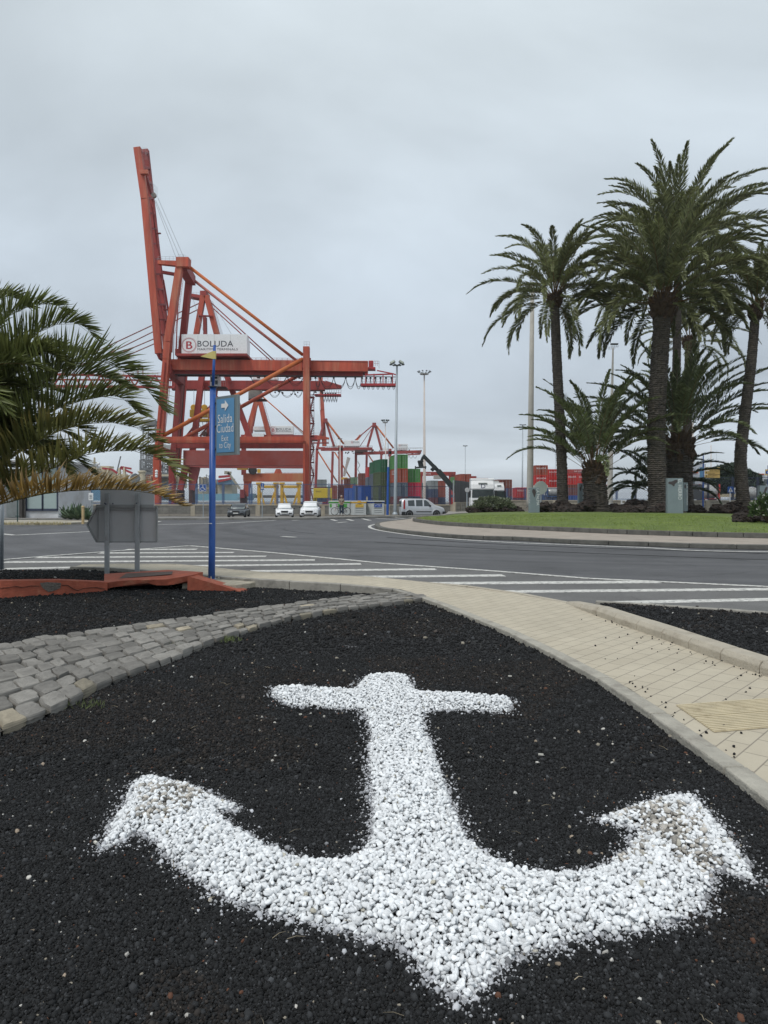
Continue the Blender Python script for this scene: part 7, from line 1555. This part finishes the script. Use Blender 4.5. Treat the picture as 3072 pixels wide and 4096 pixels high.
# ------------------------------------------------------------------ recycling bins
binm = M('bin_light_grey', (.47, .49, .48), .55, var=.06, scale=1, dirt=(.33, .33, .31), dirt_amt=.25); seam = M('bin_seam', (.16, .17, .17), .7)
PZ = .13
def bin_(x0, x1, xs, D, col, label, kind_):
    """front face from xs to x1, slanted left side from x0 to xs"""
    r = thing('recycling_bin', label, 'recycling bin', (px((x0 + x1) / 2, 0, D).x, D, PZ), 'recycling bins on the pavement'); k = D / F; h = px(0, 2003, D).z - PZ
    a, s_, b = px(x0, 0, D).x, px(xs, 0, D).x, px(x1, 0, D).x; y1 = D + 1.15
    cm_ = M('bin_' + kind_, {'green': (.08, .30, .055), 'yellow': (.62, .36, .05), 'blue': (.02, .05, .19)}[kind_], .45, var=.06)
    m = MB(); q = [(s_, D), (b, D), (b, y1), (a, y1)] if xs > x0 + 2 else [(a, D), (b, D), (b, y1), (a, y1)]
    def ring(z, e=0): return [(s_ - e, D - e, z), (b + e, D - e, z), (b + e, y1, z), (a - e, D + .55, z)]
    m.hexa(ring(PZ) + ring(PZ + h * .83)); m.build('body', binm, r, bevel=.03)
    m = MB(); m.hexa(ring(PZ + h * .83 - .002, .02) + ring(PZ + h * .93, .04)); m.build('colour_band', cm_, r, bevel=.02)
    m = MB(); m.hexa(ring(PZ + h * .93 - .002, .05) + ring(PZ + h, .03)); m.build('lid', binm, r, bevel=.03)
    w_ = b - s_
    for z in (.2, .33, .47): m = MB(); m.box(((s_ + b) / 2, D - .012, PZ + h * z), (w_ * .62, .02, .025)); m.build('groove', seam, r)
    for x in (.14, .86): m = MB(); m.box((s_ + w_ * x, D - .012, PZ + h * .42), (.05, .02, h * .78)); m.build('corner_rib', seam if 0 else binm, r)
    m = MB(); m.box(((s_ + b) / 2, D - .02, PZ + h * .66), (w_ * .62, .03, h * .24)); pl = m.build('placard', M('placard_yellow', (.62, .40, .06), .5) if kind_ == 'yellow' else M('placard_' + kind_, (.025, .07, .28) if kind_ == 'blue' else (.08, .30, .06), .5), r)
    if kind_ == 'yellow': m = MB(); m.text('ENVASES', (s_ + w_ * .3, D - .04, PZ + h * .72), (w_ * .4, 0, 0), (0, 0, .05)); m.text('RECICLAJE', (s_ + w_ * .24, D - .04, PZ + h * .575), (w_ * .52, 0, 0), (0, 0, .12)); m.build('lettering', ink, pl); m = MB(); m.box(((s_ + b) / 2 - .02, D - .05, PZ + h * .92), (w_ * .26, .1, h * .17)); m.build('hatch', cm_, r, bevel=.02)
    if kind_ == 'blue':
        m = MB(); m.text('PAPEL', (s_ + w_ * .42, D - .04, PZ + h * .69), (w_ * .3, 0, 0), (0, 0, .07)); m.text('y carton', (s_ + w_ * .42, D - .04, PZ + h * .6), (w_ * .3, 0, 0), (0, 0, .07)); m.build('lettering', white_s, pl); m = MB(); m.box(((s_ + b) / 2, D - .03, PZ + h * .885), (w_ * .6, .06, h * .1)); m.build('slot', dark, r)
        m = MB(); m.beam((s_ + w_ * .30, D - .04, PZ + h * .6), (s_ + w_ * .34, D - .04, PZ + h * .72), .03, .01); m.build('emblem', white_s, pl)
    if kind_ == 'green': m = MB(); m.box((a + .32, D + .28, PZ + h * .66), (.5, .03, h * .24), rz=-.5); m.build('placard', cm_, r)
bin_(1313, 1399, 1340, 63, None, 'grey recycling bin with green band behind the standing cyclist', 'green')
bin_(1399, 1464, 1412, 62.6, None, 'grey recycling bin with yellow band between green and blue bins', 'yellow')
bin_(1464, 1537, 1488, 63.2, None, 'grey recycling bin with dark blue band and black slot', 'blue')

# ------------------------------------------------------------------ road vehicles
tyre = M('tyre', (.02, .02, .021), .8); rim = M('rim_silver', (.35, .36, .37), .35, .7); hl = M('headlamp', (.5, .52, .54), .15, .2); redl = M('tail_lamp', (.4, .02, .02), .3); plate = M('number_plate', (.6, .6, .58), .5)
def wheel(par, x, y, r_, w_, side, spokes=6):
    t = MB(); t.lathe((x, y, r_), [(r_ * .66, -w_/2), (r_ * .97, -w_/2), (r_, -w_/4), (r_, w_/4), (r_ * .97, w_/2), (r_ * .66, w_/2)], 26, axis=X_); o = t.build('wheel', tyre, par, True)
    q = MB(); xo = x + side * w_ * .42; q.lathe((xo, y, r_), [(r_ * .66, 0), (r_ * .66, side * .02), (r_ * .60, side * .02), (r_ * .58, -side * .02)], 22, axis=X_)
    for i in range(spokes): an = i * 2 * math.pi / spokes; q.beam((xo, y, r_), (xo, y + math.cos(an) * r_ * .62, r_ + math.sin(an) * r_ * .62), r_ * .16, .03, X_)
    q.build('rim', rim, o, True)
def loft(sections, mat, name, par, mi=None, smooth=True):
    """sections: list of closed rings of equal length"""
    m = MB(); n = len(sections[0])
    for s_ in sections: m.v += [Vector(p) for p in s_]
    for i in range(len(sections) - 1):
        for j in range(n): k_ = (j + 1) % n; m.f.append((i * n + j, i * n + k_, (i + 1) * n + k_, (i + 1) * n + j)); m.m.append(0)
    m.f += [tuple(reversed(range(n))), tuple((len(sections) - 1) * n + j for j in range(n))]; m.m += [0, 0]
    return m.build(name, mat, par, True, smooth=smooth, bevel=0 if smooth else .05)
def car(label, loc, rz, mat, L_, W_, H, suv=False, group=None, grille=0, tone=1.0):
    """front of the car at -Y"""
    r = thing('parked_car', label, 'car', loc, group, rz); w = W_ / 2; wr = .34 if not suv else .37; gh = .18
    belt = H * .60; hood = H * (.53 if not suv else .58)
    def ring(y, wl, zs, zb, zt, wt, arch=None):   # sill, belt and shoulder
        return [(-wl * .94, y, zs), (-wl, y, zs + .12), (-wl, y, (zs + zb) / 2), (-wl * .98, y, zb), (-wt, y, zt), (-wt * .5, y, zt + .025), (0, y, zt + .03), (wt * .5, y, zt + .025), (wt, y, zt), (wl * .98, y, zb), (wl, y, (zs + zb) / 2), (wl, y, zs + .12), (wl * .94, y, zs)]
    S_ = [ring(0, w * .78, gh + .10, .45, hood * .80, w * .62), ring(.08, w * .90, gh, .52, hood * .88, w * .76), ring(.35, w * .98, gh, .60, hood * .95, w * .84), ring(1.1, w, gh, belt * .92, hood * 1.02, w * .88), ring(L_ * .30, w, gh, belt * .97, belt * 1.03, w * .9),
          ring(L_ * .6, w, gh, belt, belt * 1.05, w * .9), ring(L_ * .86, w * .99, gh, belt * 1.02, belt * 1.09, w * .88), ring(L_ * .97, w * .93, gh + .03, belt, belt * 1.06, w * .82), ring(L_, w * .86, gh + .15, belt * .95, belt * 1.0, w * .75)]
    loft(S_, mat, 'body', r)
    def g(y, wb, wt, z0, z1): return [(-wb, y, z0), (-wt, y, z1 - .06), (-wt * .9, y, z1), (wt * .9, y, z1), (wt, y, z1 - .06), (wb, y, z0)]
    yb = L_ * .27; G_ = [g(yb, w * .86, w * .80, belt * 1.0, belt * 1.04), g(yb + .38, w * .87, w * .72, belt, belt + (H - belt) * .62), g(yb + .75, w * .88, w * .70, belt, H - .03), g(L_ * .60, w * .88, w * .71, belt, H), g(L_ * .84, w * .86, w * .69, belt, H - .05), g(L_ * .95, w * .83, w * .68, belt, belt + (H - belt) * (.55 if not suv else .75))]
    loft(G_, mat, 'roof', r)
    ws = MB(); z0, z1 = belt * 1.05, H - .075; y0, y1 = yb + .03, yb + .68; e_ = -.035
    ws.poly([(-w * .78, y0 + e_, z0), (w * .78, y0 + e_, z0), (w * .66, y1 + e_, z1), (-w * .66, y1 + e_, z1)]); wso = ws.build('windscreen', M('windscreen_' + ('pale' if tone > .5 else 'blue'), (.30, .34, .33) if tone > .5 else (.14, .18, .22), .1, var=.35, scale=6), r, True)
    for s in (-1, 1):
        for a_, b_ in ((.36, .58), (.6, .82)):
            q = MB(); q.poly([(s * w * .895, L_ * a_ - .1, belt * 1.06), (s * w * .895, L_ * b_, belt * 1.06), (s * w * .76, L_ * b_ - .05, H - .12), (s * w * .76, L_ * a_ + .12, H - .12)]); q.build('side_window', glass, r, True)
        q = MB(); q.prism([(s * w * .52, -.005, hood * .70), (s * w * .86, .12, hood * .74), (s * w * .90, .25, hood * .82), (s * w * .60, .06, hood * .80)], (0, -.03, 0)); q.build('headlight', hl, r, True)
        q = MB(); q.box((s * w * .66, -.01, gh + .22), (w * .3, .06, .12)); q.build('fog_light', dark, r, True)
        q = MB(); q.blob((s * (w + .09), yb + .35, belt * 1.05), (.11, .07, .07), 1, .1, 1); q.build('mirror', dark if grille else mat, r, True, smooth=True)
        for y in (.82, L_ - .85): wheel(r, s * (w - .09), y, wr, .22, s)
    q = MB(); zz = gh + .36; q.prism([(-w * .42, -.02, zz + .14), (w * .42, -.02, zz + .14), (w * .34, -.03, zz - .06), (w * .22, -.03, zz - .14), (-w * .22, -.03, zz - .14), (-w * .34, -.03, zz - .06)], (0, .06, 0)); q.build('grille', dark, r, True)
    q = MB(); q.prism([(-w * .6, -.02, gh + .12), (w * .6, -.02, gh + .12), (w * .5, -.02, gh + .02), (-w * .5, -.02, gh + .02)], (0, .06, 0)); q.build('lower_intake', dark, r, True)
    q = MB(); q.box((0, -.06, gh + .27 if suv else gh + .25), (.5, .02, .11)); q.build('number_plate', plate, r, True)
    return r
cw = M('car_white', (.78, .79, .80), .25, var=.02, spec=.6); cg = M('car_grey', (.07, .08, .09), .3, .3, var=.05, spec=.6); cs = M('car_silver', (.55, .57, .60), .3, .35, var=.04)
GZ = -.30; D = 71
CG = 'cars parked facing the road against the grey wall'
car('grey hatchback parked nose out, just right of the blue pole', (px(943, 0, D).x, D, GZ), math.radians(3), cg, 4.3, 1.80, 1.42, group=CG, tone=1)
car('white saloon car parked nose out, left of the white off-road car', (px(1138, 0, D).x, D, GZ), math.radians(8), cw, 4.3, 1.80, 1.40, group=CG, tone=0, grille=1)
car('white off-road car with black grille, nearest the green bin', (px(1236, 0, D).x, D, GZ), math.radians(2), cw, 4.6, 1.92, 1.62, True, CG, 1)
car('dark car half hidden behind the agaves and twin post sign', (px(340, 0, 62).x, 62, GZ), math.radians(70), M('car_black', (.03, .03, .035), .3, .2), 4.2, 1.8, 1.42, group=CG)
# silver family van, side on
def van(label, loc, rz):
    r = thing('parked_van', label, 'van', loc, 'vehicles parked near the bins', rz); L_, w = 4.25, .88     # front at -Y
    def sec(y, wl, zs, zb, wt, zt): return [(-wl * .95, y, zs), (-wl, y, zs + .15), (-wl, y, zb), (-wt, y, zt - .08), (-wt * .88, y, zt), (wt * .88, y, zt), (wt, y, zt - .08), (wl, y, zb), (wl, y, zs + .15), (wl * .95, y, zs)]
    loft([sec(0, w * .75, .3, .62, w * .6, .80), sec(.12, w * .92, .22, .70, w * .74, .92), sec(.5, w * .98, .2, .82, w * .84, 1.06), sec(.95, w, .2, .95, w * .88, 1.18), sec(1.25, w, .2, 1.0, w * .84, 1.42), sec(1.65, w, .2, 1.02, w * .80, 1.70), sec(2.0, w, .2, 1.02, w * .80, 1.80), sec(3.2, w, .2, 1.02, w * .81, 1.83), sec(4.0, w, .2, 1.02, w * .83, 1.80), sec(4.2, w * .99, .22, 1.02, w * .84, 1.70), sec(4.25, w * .96, .3, 1.0, w * .82, 1.60)], cs, 'body', r)
    for s in (-1, 1):
        fx_ = lambda z: s * (w - .075 * (z - 1.02) / .75 * 1.6 + .012 + (z - 1.02) * -.06)
        for pts in ([(1.42, 1.08), (2.08, 1.08), (2.08, 1.66), (1.88, 1.66), (1.60, 1.42)], [(2.22, 1.08), (2.86, 1.08), (2.86, 1.68), (2.22, 1.68)], [(3.0, 1.10), (3.62, 1.10), (3.66, 1.64), (3.02, 1.66)]): q = MB(); q.prism([(fx_(z), y, z) for y, z in pts], (-s * .03, 0, 0)); q.build('side_window', glass, r, True)
        q = MB(); q.box((s * (w + .01), 2.1, .56), (.04, 1.5, .07)); q.build('side_moulding', dark, r, True)
        q = MB(); q.box((s * (w - .01), 4.02, 1.25), (.08, .16, .85)); q.build('tail_light', redl, r, True)
        q = MB(); q.box((s * (w - .02), 3.95, .38), (.1, .65, .36)); q.box((s * w * .9, .1, .40), (.22, .3, .34)); q.build('bumper_corner', dark, r, True)
        q = MB(); q.blob((s * (w + .1), 1.5, 1.12), (.1, .09, .12), 2, .1, 1); q.build('mirror', dark, r, True, smooth=True)
        for y in (.86, 3.52): q = MB(); q.lathe((s * (w - .02), y, .35), [(.37, 0), (.37, s * .025)], 22, axis=X_); q.build('wheel_well', dark, r, True); wheel(r, s * (w - .045), y, .33, .2, s, 7)
        q = MB(); q.beam((s * .62, 2.1, 1.88), (s * .62, 3.9, 1.86), .05, .05, Z_); q.build('roof_rail', dark, r, True)
        
        for yy in (.86, 3.52): q = MB(); q.tube([(s * (w + .0), yy + .40 * math.cos(t), .34 + .40 * math.sin(t)) for t in [math.radians(-8 + 14 * i) for i in range(15)]], .035, 6); q.build('wheel_arch', cs, r, True, smooth=True)
    q = MB(); q.box((0, 4.245, 1.30), (1.3, .03, .55)); q.build('rear_window', glass, r, True); q = MB(); q.box((0, 4.28, .62), (.5, .02, .12)); q.build('number_plate', plate, r, True)
    q = MB(); q.prism([(-.66, 1.2, 1.24), (.66, 1.2, 1.24), (.6, 1.62, 1.66), (-.6, 1.62, 1.66)], (0, -.03, .02)); q.build('windscreen', glass, r, True)
    return r
van('silver family van parked side on between the floodlight post and beige wall', (px(1770, 0, 70).x, 69.3, -.22), math.radians(90 + 9) , )
# trucks
def truck(label, x0, x1, D, yaw, trailer, logo, H=3.75):
    k = D / F; w = (x1 - x0) * k / 2; r = thing('white_truck', label, 'truck', (px((x0 + x1) / 2, 0, D).x, D, .02), 'white trucks parked by the wall', yaw); tw = M('truck_white', (.78, .79, .79), .35, var=.03)
    def sec(z, y0, ww): return [(-ww, y0 + .18, z), (-ww * .93, y0, z), (0, y0 - .04, z), (ww * .93, y0, z), (ww, y0 + .18, z), (ww, 2.2, z), (-ww, 2.2, z)]
    loft([sec(.35, .05, w * .96), sec(.7, .0, w), sec(1.5, .0, w), sec(1.65, .04, w * .97), sec(2.55, .18, w * .93), sec(2.62, .10, w * .97), sec(3.1, .22, w * .97), sec(3.45, .45, w * .95), sec(3.6, .5, w * .95)], tw, 'cab', r, smooth=False)
    q = MB(); q.prism([(-w * .98, .42, 3.55), (w * .98, .42, 3.55), (w * .98, .5, H), (-w * .98, .5, H)], (0, 1.2, 0)); q.build('roof_spoiler', tw, r, True, bevel=.08)
    q = MB(); q.prism([(-w * .90, -.03, 1.68), (w * .90, -.03, 1.68), (w * .87, .10, 2.52), (-w * .87, .10, 2.52)], (0, .06, 0)); q.build('windscreen', M('truck_glass', (.035, .045, .045), .1, var=.5, scale=1.5), r, True)
    q = MB(); q.box((0, .14, 3.2), (w * .72, .06, .14)); q.build('sun_visor', M('visor_grey', (.2, .22, .21), .5), r, True)
    for s in (-1, 1):
        q = MB(); q.prism([(s * w * .35 + s * .0, -.07, 1.32), (s * w * .85, -.05, 1.30), (s * w * .72, -.07, 1.18), (s * w * .35, -.07, 1.14)], (0, .05, 0)); q.build('headlight', dark, r, True)
        q = MB(); q.box((s * (w + .12), .35, 2.05), (.16, .12, .75)); q.build('mirror', dark, r, True, bevel=.03)
        q = MB(); q.box((s * (w - .01), 1.0, 2.1), (.06, .8, .7)); q.build('side_window', glass, r, True)
        for y in (1.2,) + ((6, 9.5) if trailer else (4.2,)): wheel(r, s * (w - .18), y, .5, .3, s)
    q = MB(); q.box((0, -.06, .95), (w * 1.2, .06, .12)); q.build('grille', dark, r, True)
    if logo: q = MB(); q.text('D', (-w * .14, .055, 2.70), (w * .34, 0, 0), (0, .13, .42)); q.build('emblem', M('logo_navy', (.01, .015, .09), .5), r, True)
    if trailer: q = MB(); q.box((0, 7.4, 2.35), (w * 2.02, 9.6, 3.1)); q.build('trailer', M('trailer_dirty_white', (.55, .55, .53), .6, var=.1, scale=.6, dirt=(.36, .34, .31), dirt_amt=.4), r, True, bevel=.04)
    return r
truck('white truck cab facing us with dark blue emblem, behind the round shrub', 1883, 1981, 76, math.radians(-2), False, True)
truck('second white truck with dirty box trailer, right of the first truck', 1975, 2022, 90, math.radians(9), True, False, 3.6)

# ------------------------------------------------------------------ man with his bicycle
def skin(name, chains, mat, par, sub=2):
    """chains: list of [(x,y,z,r), ...]; first point of later chains may equal an existing joint"""
    me = bpy.data.meshes.new(name); v, e_, rad, idx = [], [], [], {}
    for ch in chains:
        prev = None
        for x, y, z, r_ in ch:
            key = (round(x, 4), round(y, 4), round(z, 4))
            if key not in idx: idx[key] = len(v); v.append((x, y, z)); rad.append(r_)
            i = idx[key]
            if prev is not None and prev != i: e_.append((prev, i))
            prev = i
    me.from_pydata(v, e_, []); o = bpy.data.objects.new(name, me); COL.objects.link(o); o.parent = par
    bpy.context.view_layer.objects.active = o
    sm = o.modifiers.new('skin', 'SKIN'); sm.use_smooth_shade = True
    for i, r_ in enumerate(rad): me.skin_vertices[0].data[i].radius = (r_, r_) if not isinstance(r_, tuple) else r_
    me.skin_vertices[0].data[0].use_root = True
    su = o.modifiers.new('sub', 'SUBSURF'); su.levels = sub; su.render_levels = sub
    bpy.context.view_layer.update(); dg = bpy.context.evaluated_depsgraph_get(); nm = bpy.data.meshes.new_from_object(o.evaluated_get(dg)); o.modifiers.clear(); o.data = nm; nm.materials.clear(); nm.materials.append(mat); bpy.data.meshes.remove(me); return o
D = 60.9; pc = px(1366, 0, D); r = thing('person', 'man in striped top and jeans with backpack, looking down beside his bicycle', 'person', (pc.x, pc.y, PZ + .03), rz=0)
sk = M('skin_tone', (.38, .22, .15), .6); 
hand = []
for s in (-1, 1):
    hx, hy, hz_ = s * .05, -.27, 1.03
    for i, (dx_, ln) in enumerate(((-.022, .055), (-.008, .065), (.008, .062), (.022, .05))): hand.append([(hx, hy, hz_, .026), (hx - s * .02 + dx_ * .3, hy - .03, hz_ + dx_, .009), (hx - s * (.03 + ln * .5), hy - .035, hz_ + dx_ - .01, .008), (hx - s * (.02 + ln * .6), hy - .01, hz_ + dx_ - .02, .007)])
    hand.append([(hx, hy, hz_, .026), (hx, hy - .03, hz_ + .035, .010), (hx - s * .025, hy - .045, hz_ + .04, .009)])
body = [[(0, 0, .86, .13), (0, .01, 1.0, .125), (0, .0, 1.2, .14), (0, .0, 1.36, .12), (0, -.01, 1.44, .05), (0, -.02, 1.50, .048), (0, -.035, 1.58, .075), (0, -.03, 1.66, .078)]]
for s in (-1, 1):
    body.append([(0, .0, 1.36, .12), (s * .17, 0, 1.37, .055), (s * .22, -.02, 1.14, .042), (s * .05 + s * .05, -.22, 1.04, .032), (s * .05, -.27, 1.03, .026)])
    body.append([(0, 0, .86, .13), (s * .10, 0, .80, .085), (s * .11, -.015, .46, .058), (s * .12, .01, .09, .038), (s * .13, -.10, .045, .035), (s * .13, -.16, .035, .028)])
skin('body', body + hand, sk, r)
m = MB(); m.blob((0, -.045, 1.60), (.078, .095, .115), 3, .04, 2); m.blob((0, -.145, 1.59), (.014, .02, .022), 3, 0, 1); m.blob((.08, -.03, 1.595), (.012, .02, .028), 1, 0, 1); m.blob((-.08, -.03, 1.595), (.012, .02, .028), 1, 0, 1); m.build('head', sk, r, True, smooth=True)
m = MB()
for s in (-1, 1): m.blob((s * .032, -.132, 1.62), .009, 1, 0, 1)
m.box((0, -.135, 1.545), (.045, .012, .008)); m.build('face_features', ink, r, True)
m = MB(); m.blob((0, -.02, 1.645), (.086, .10, .088), 5, .06, 2); m.build('hair', M('grey_hair', (.30, .28, .26), .8, var=.3, scale=30), r, True, smooth=True)
def stripe_mat():
    m, N, L, b = nodes('striped_shirt'); t = N.new('ShaderNodeTexCoord'); w_ = N.new('ShaderNodeTexWave'); w_.bands_direction = 'Z'; w_.inputs['Scale'].default_value = 4.5; w_.inputs['Distortion'].default_value = .6; L.new(t.outputs['Object'], w_.inputs['Vector'])
    c_ = N.new('ShaderNodeValToRGB'); c_.color_ramp.elements[0].color = (.10, .07, .05, 1); c_.color_ramp.elements[1].color = (.38, .33, .27, 1); L.new(w_.outputs['Fac'], c_.inputs[0]); L.new(c_.outputs[0], b.inputs['Base Color']); b.inputs['Roughness'].default_value = .9; return m
skin('shirt', [[(0, 0, .93, .155), (0, .01, 1.05, .15), (0, 0, 1.2, .16), (0, 0, 1.36, .135), (0, -.01, 1.43, .07)]] + [[(0, 0, 1.36, .135), (s * .17, 0, 1.37, .072), (s * .215, -.01, 1.18, .06)] for s in (-1, 1)], stripe_mat(), r)
skin('jeans', [[(0, 0, .90, .15), (s * .10, 0, .80, .105), (s * .11, -.015, .46, .078), (s * .12, .01, .10, .062)] for s in (-1, 1)], M('denim', (.035, .055, .08), .85, var=.3, scale=20), r)
for s in (-1, 1): m = MB(); m.blob((s * .13, -.06, .04), (.05, .13, .05), 1, .05, 2); m.build('shoe', dark, r, True, smooth=True)
m = MB(); m.blob((.05, .2, 1.2), (.15, .10, .23), 2, .1, 2); pk = m.build('backpack', M('black_cloth', (.02, .02, .022), .8), r, True, smooth=True); m = MB(); m.beam((.11, -.15, 1.1), (.12, -.02, 1.47), .05, .02, Y_); m.beam((-.11, -.15, 1.1), (-.12, -.02, 1.47), .05, .02, Y_); m.build('strap', MT['black_cloth'], pk, True)
# bicycle
b = thing('bicycle', 'black mountain bicycle standing in front of the green bin', 'bicycle', (px(1363, 0, D).x, D + .45, PZ + .03)); R = .335; xl, xr_ = -.55, .52
fr_m = M('bike_frame_dark', (.05, .015, .02), .35)
for x in (xl, xr_):
    m = MB(); pts = [(x + R * .95 * math.cos(t), 0, R + R * .95 * math.sin(t)) for t in [i * 2 * math.pi / 28 for i in range(29)]]; m.tube(pts, .022, 6, cap=False); w_ = m.build('wheel', tyre, b, True)
    m = MB()
    for i in range(14): t = i * math.pi * 2 / 14; m.beam((x, 0, R), (x + R * .93 * math.cos(t), 0, R + R * .93 * math.sin(t)), .003, .003)
    m.lathe((x, -.04, R), [(.02, 0), (.02, .08)], 8, axis=Y_); m.build('spokes', steel, w_, True)
m = MB(); H_, S2_, B_ = V(-.38, 0, .80), V(.16, 0, .82), V(.02, 0, .30); Rw = V(xr_, 0, R)
for a_, c_ in ((H_, B_), (H_ + V(0, 0, -.03), S2_ - V(0, 0, .1)), (S2_, B_), (B_, Rw), (S2_ - V(.01, 0, .12), Rw)): m.tube([a_, c_], .017, 8)
m.build('frame', fr_m, b, True)
m = MB(); m.tube([H_ + V(0, 0, .12), H_, V(xl, 0, R)], .016, 8); m.build('fork', M('bike_fork_red', (.25, .05, .04), .4), b, True)
m = MB(); m.tube([V(-.36, -.28, .95), V(-.40, 0, .93), V(-.36, .28, .95)], .013, 8); m.tube([V(-.40, 0, .93), H_ + V(0, 0, .1)], .014, 8); m.build('handlebar', dark, b, True)
m = MB(); m.blob((.17, 0, .90), (.14, .07, .03), 1, .1, 2); m.tube([S2_, V(.17, 0, .9)], .013, 6); m.build('saddle', dark, b, True)
m = MB(); m.lathe(B_ - Y_ * .05, [(.09, 0), (.09, .008)], 18, axis=Y_); m.beam(B_, B_ + V(.1, -.06, -.13), .02, .015); m.box(B_ + V(.1, -.1, -.14), (.09, .08, .02)); m.beam(B_, B_ + V(-.1, .06, .13), .02, .015); m.build('crankset', dark, b, True)
# ------------------------------------------------------------------ sea air between us and the far cranes
hm_ = bpy.data.materials.new('sea_haze'); hm_.use_nodes = True; hn = hm_.node_tree; hn.nodes.clear(); ho = hn.nodes.new('ShaderNodeOutputMaterial'); hv = hn.nodes.new('ShaderNodeVolumePrincipled')
hv.inputs['Color'].default_value = (.86, .90, .95, 1); hv.inputs['Density'].default_value = .00018; hv.inputs['Anisotropy'].default_value = .2; hn.links.new(hv.outputs[0], ho.inputs['Volume'])
mb = MB(); mb.box((0, 4450, 36.0), (12400, 9100, 75)); hz_o = mb.build('haze', hm_); kind(hz_o, 'stuff', 'thin pale sea haze over the harbour')
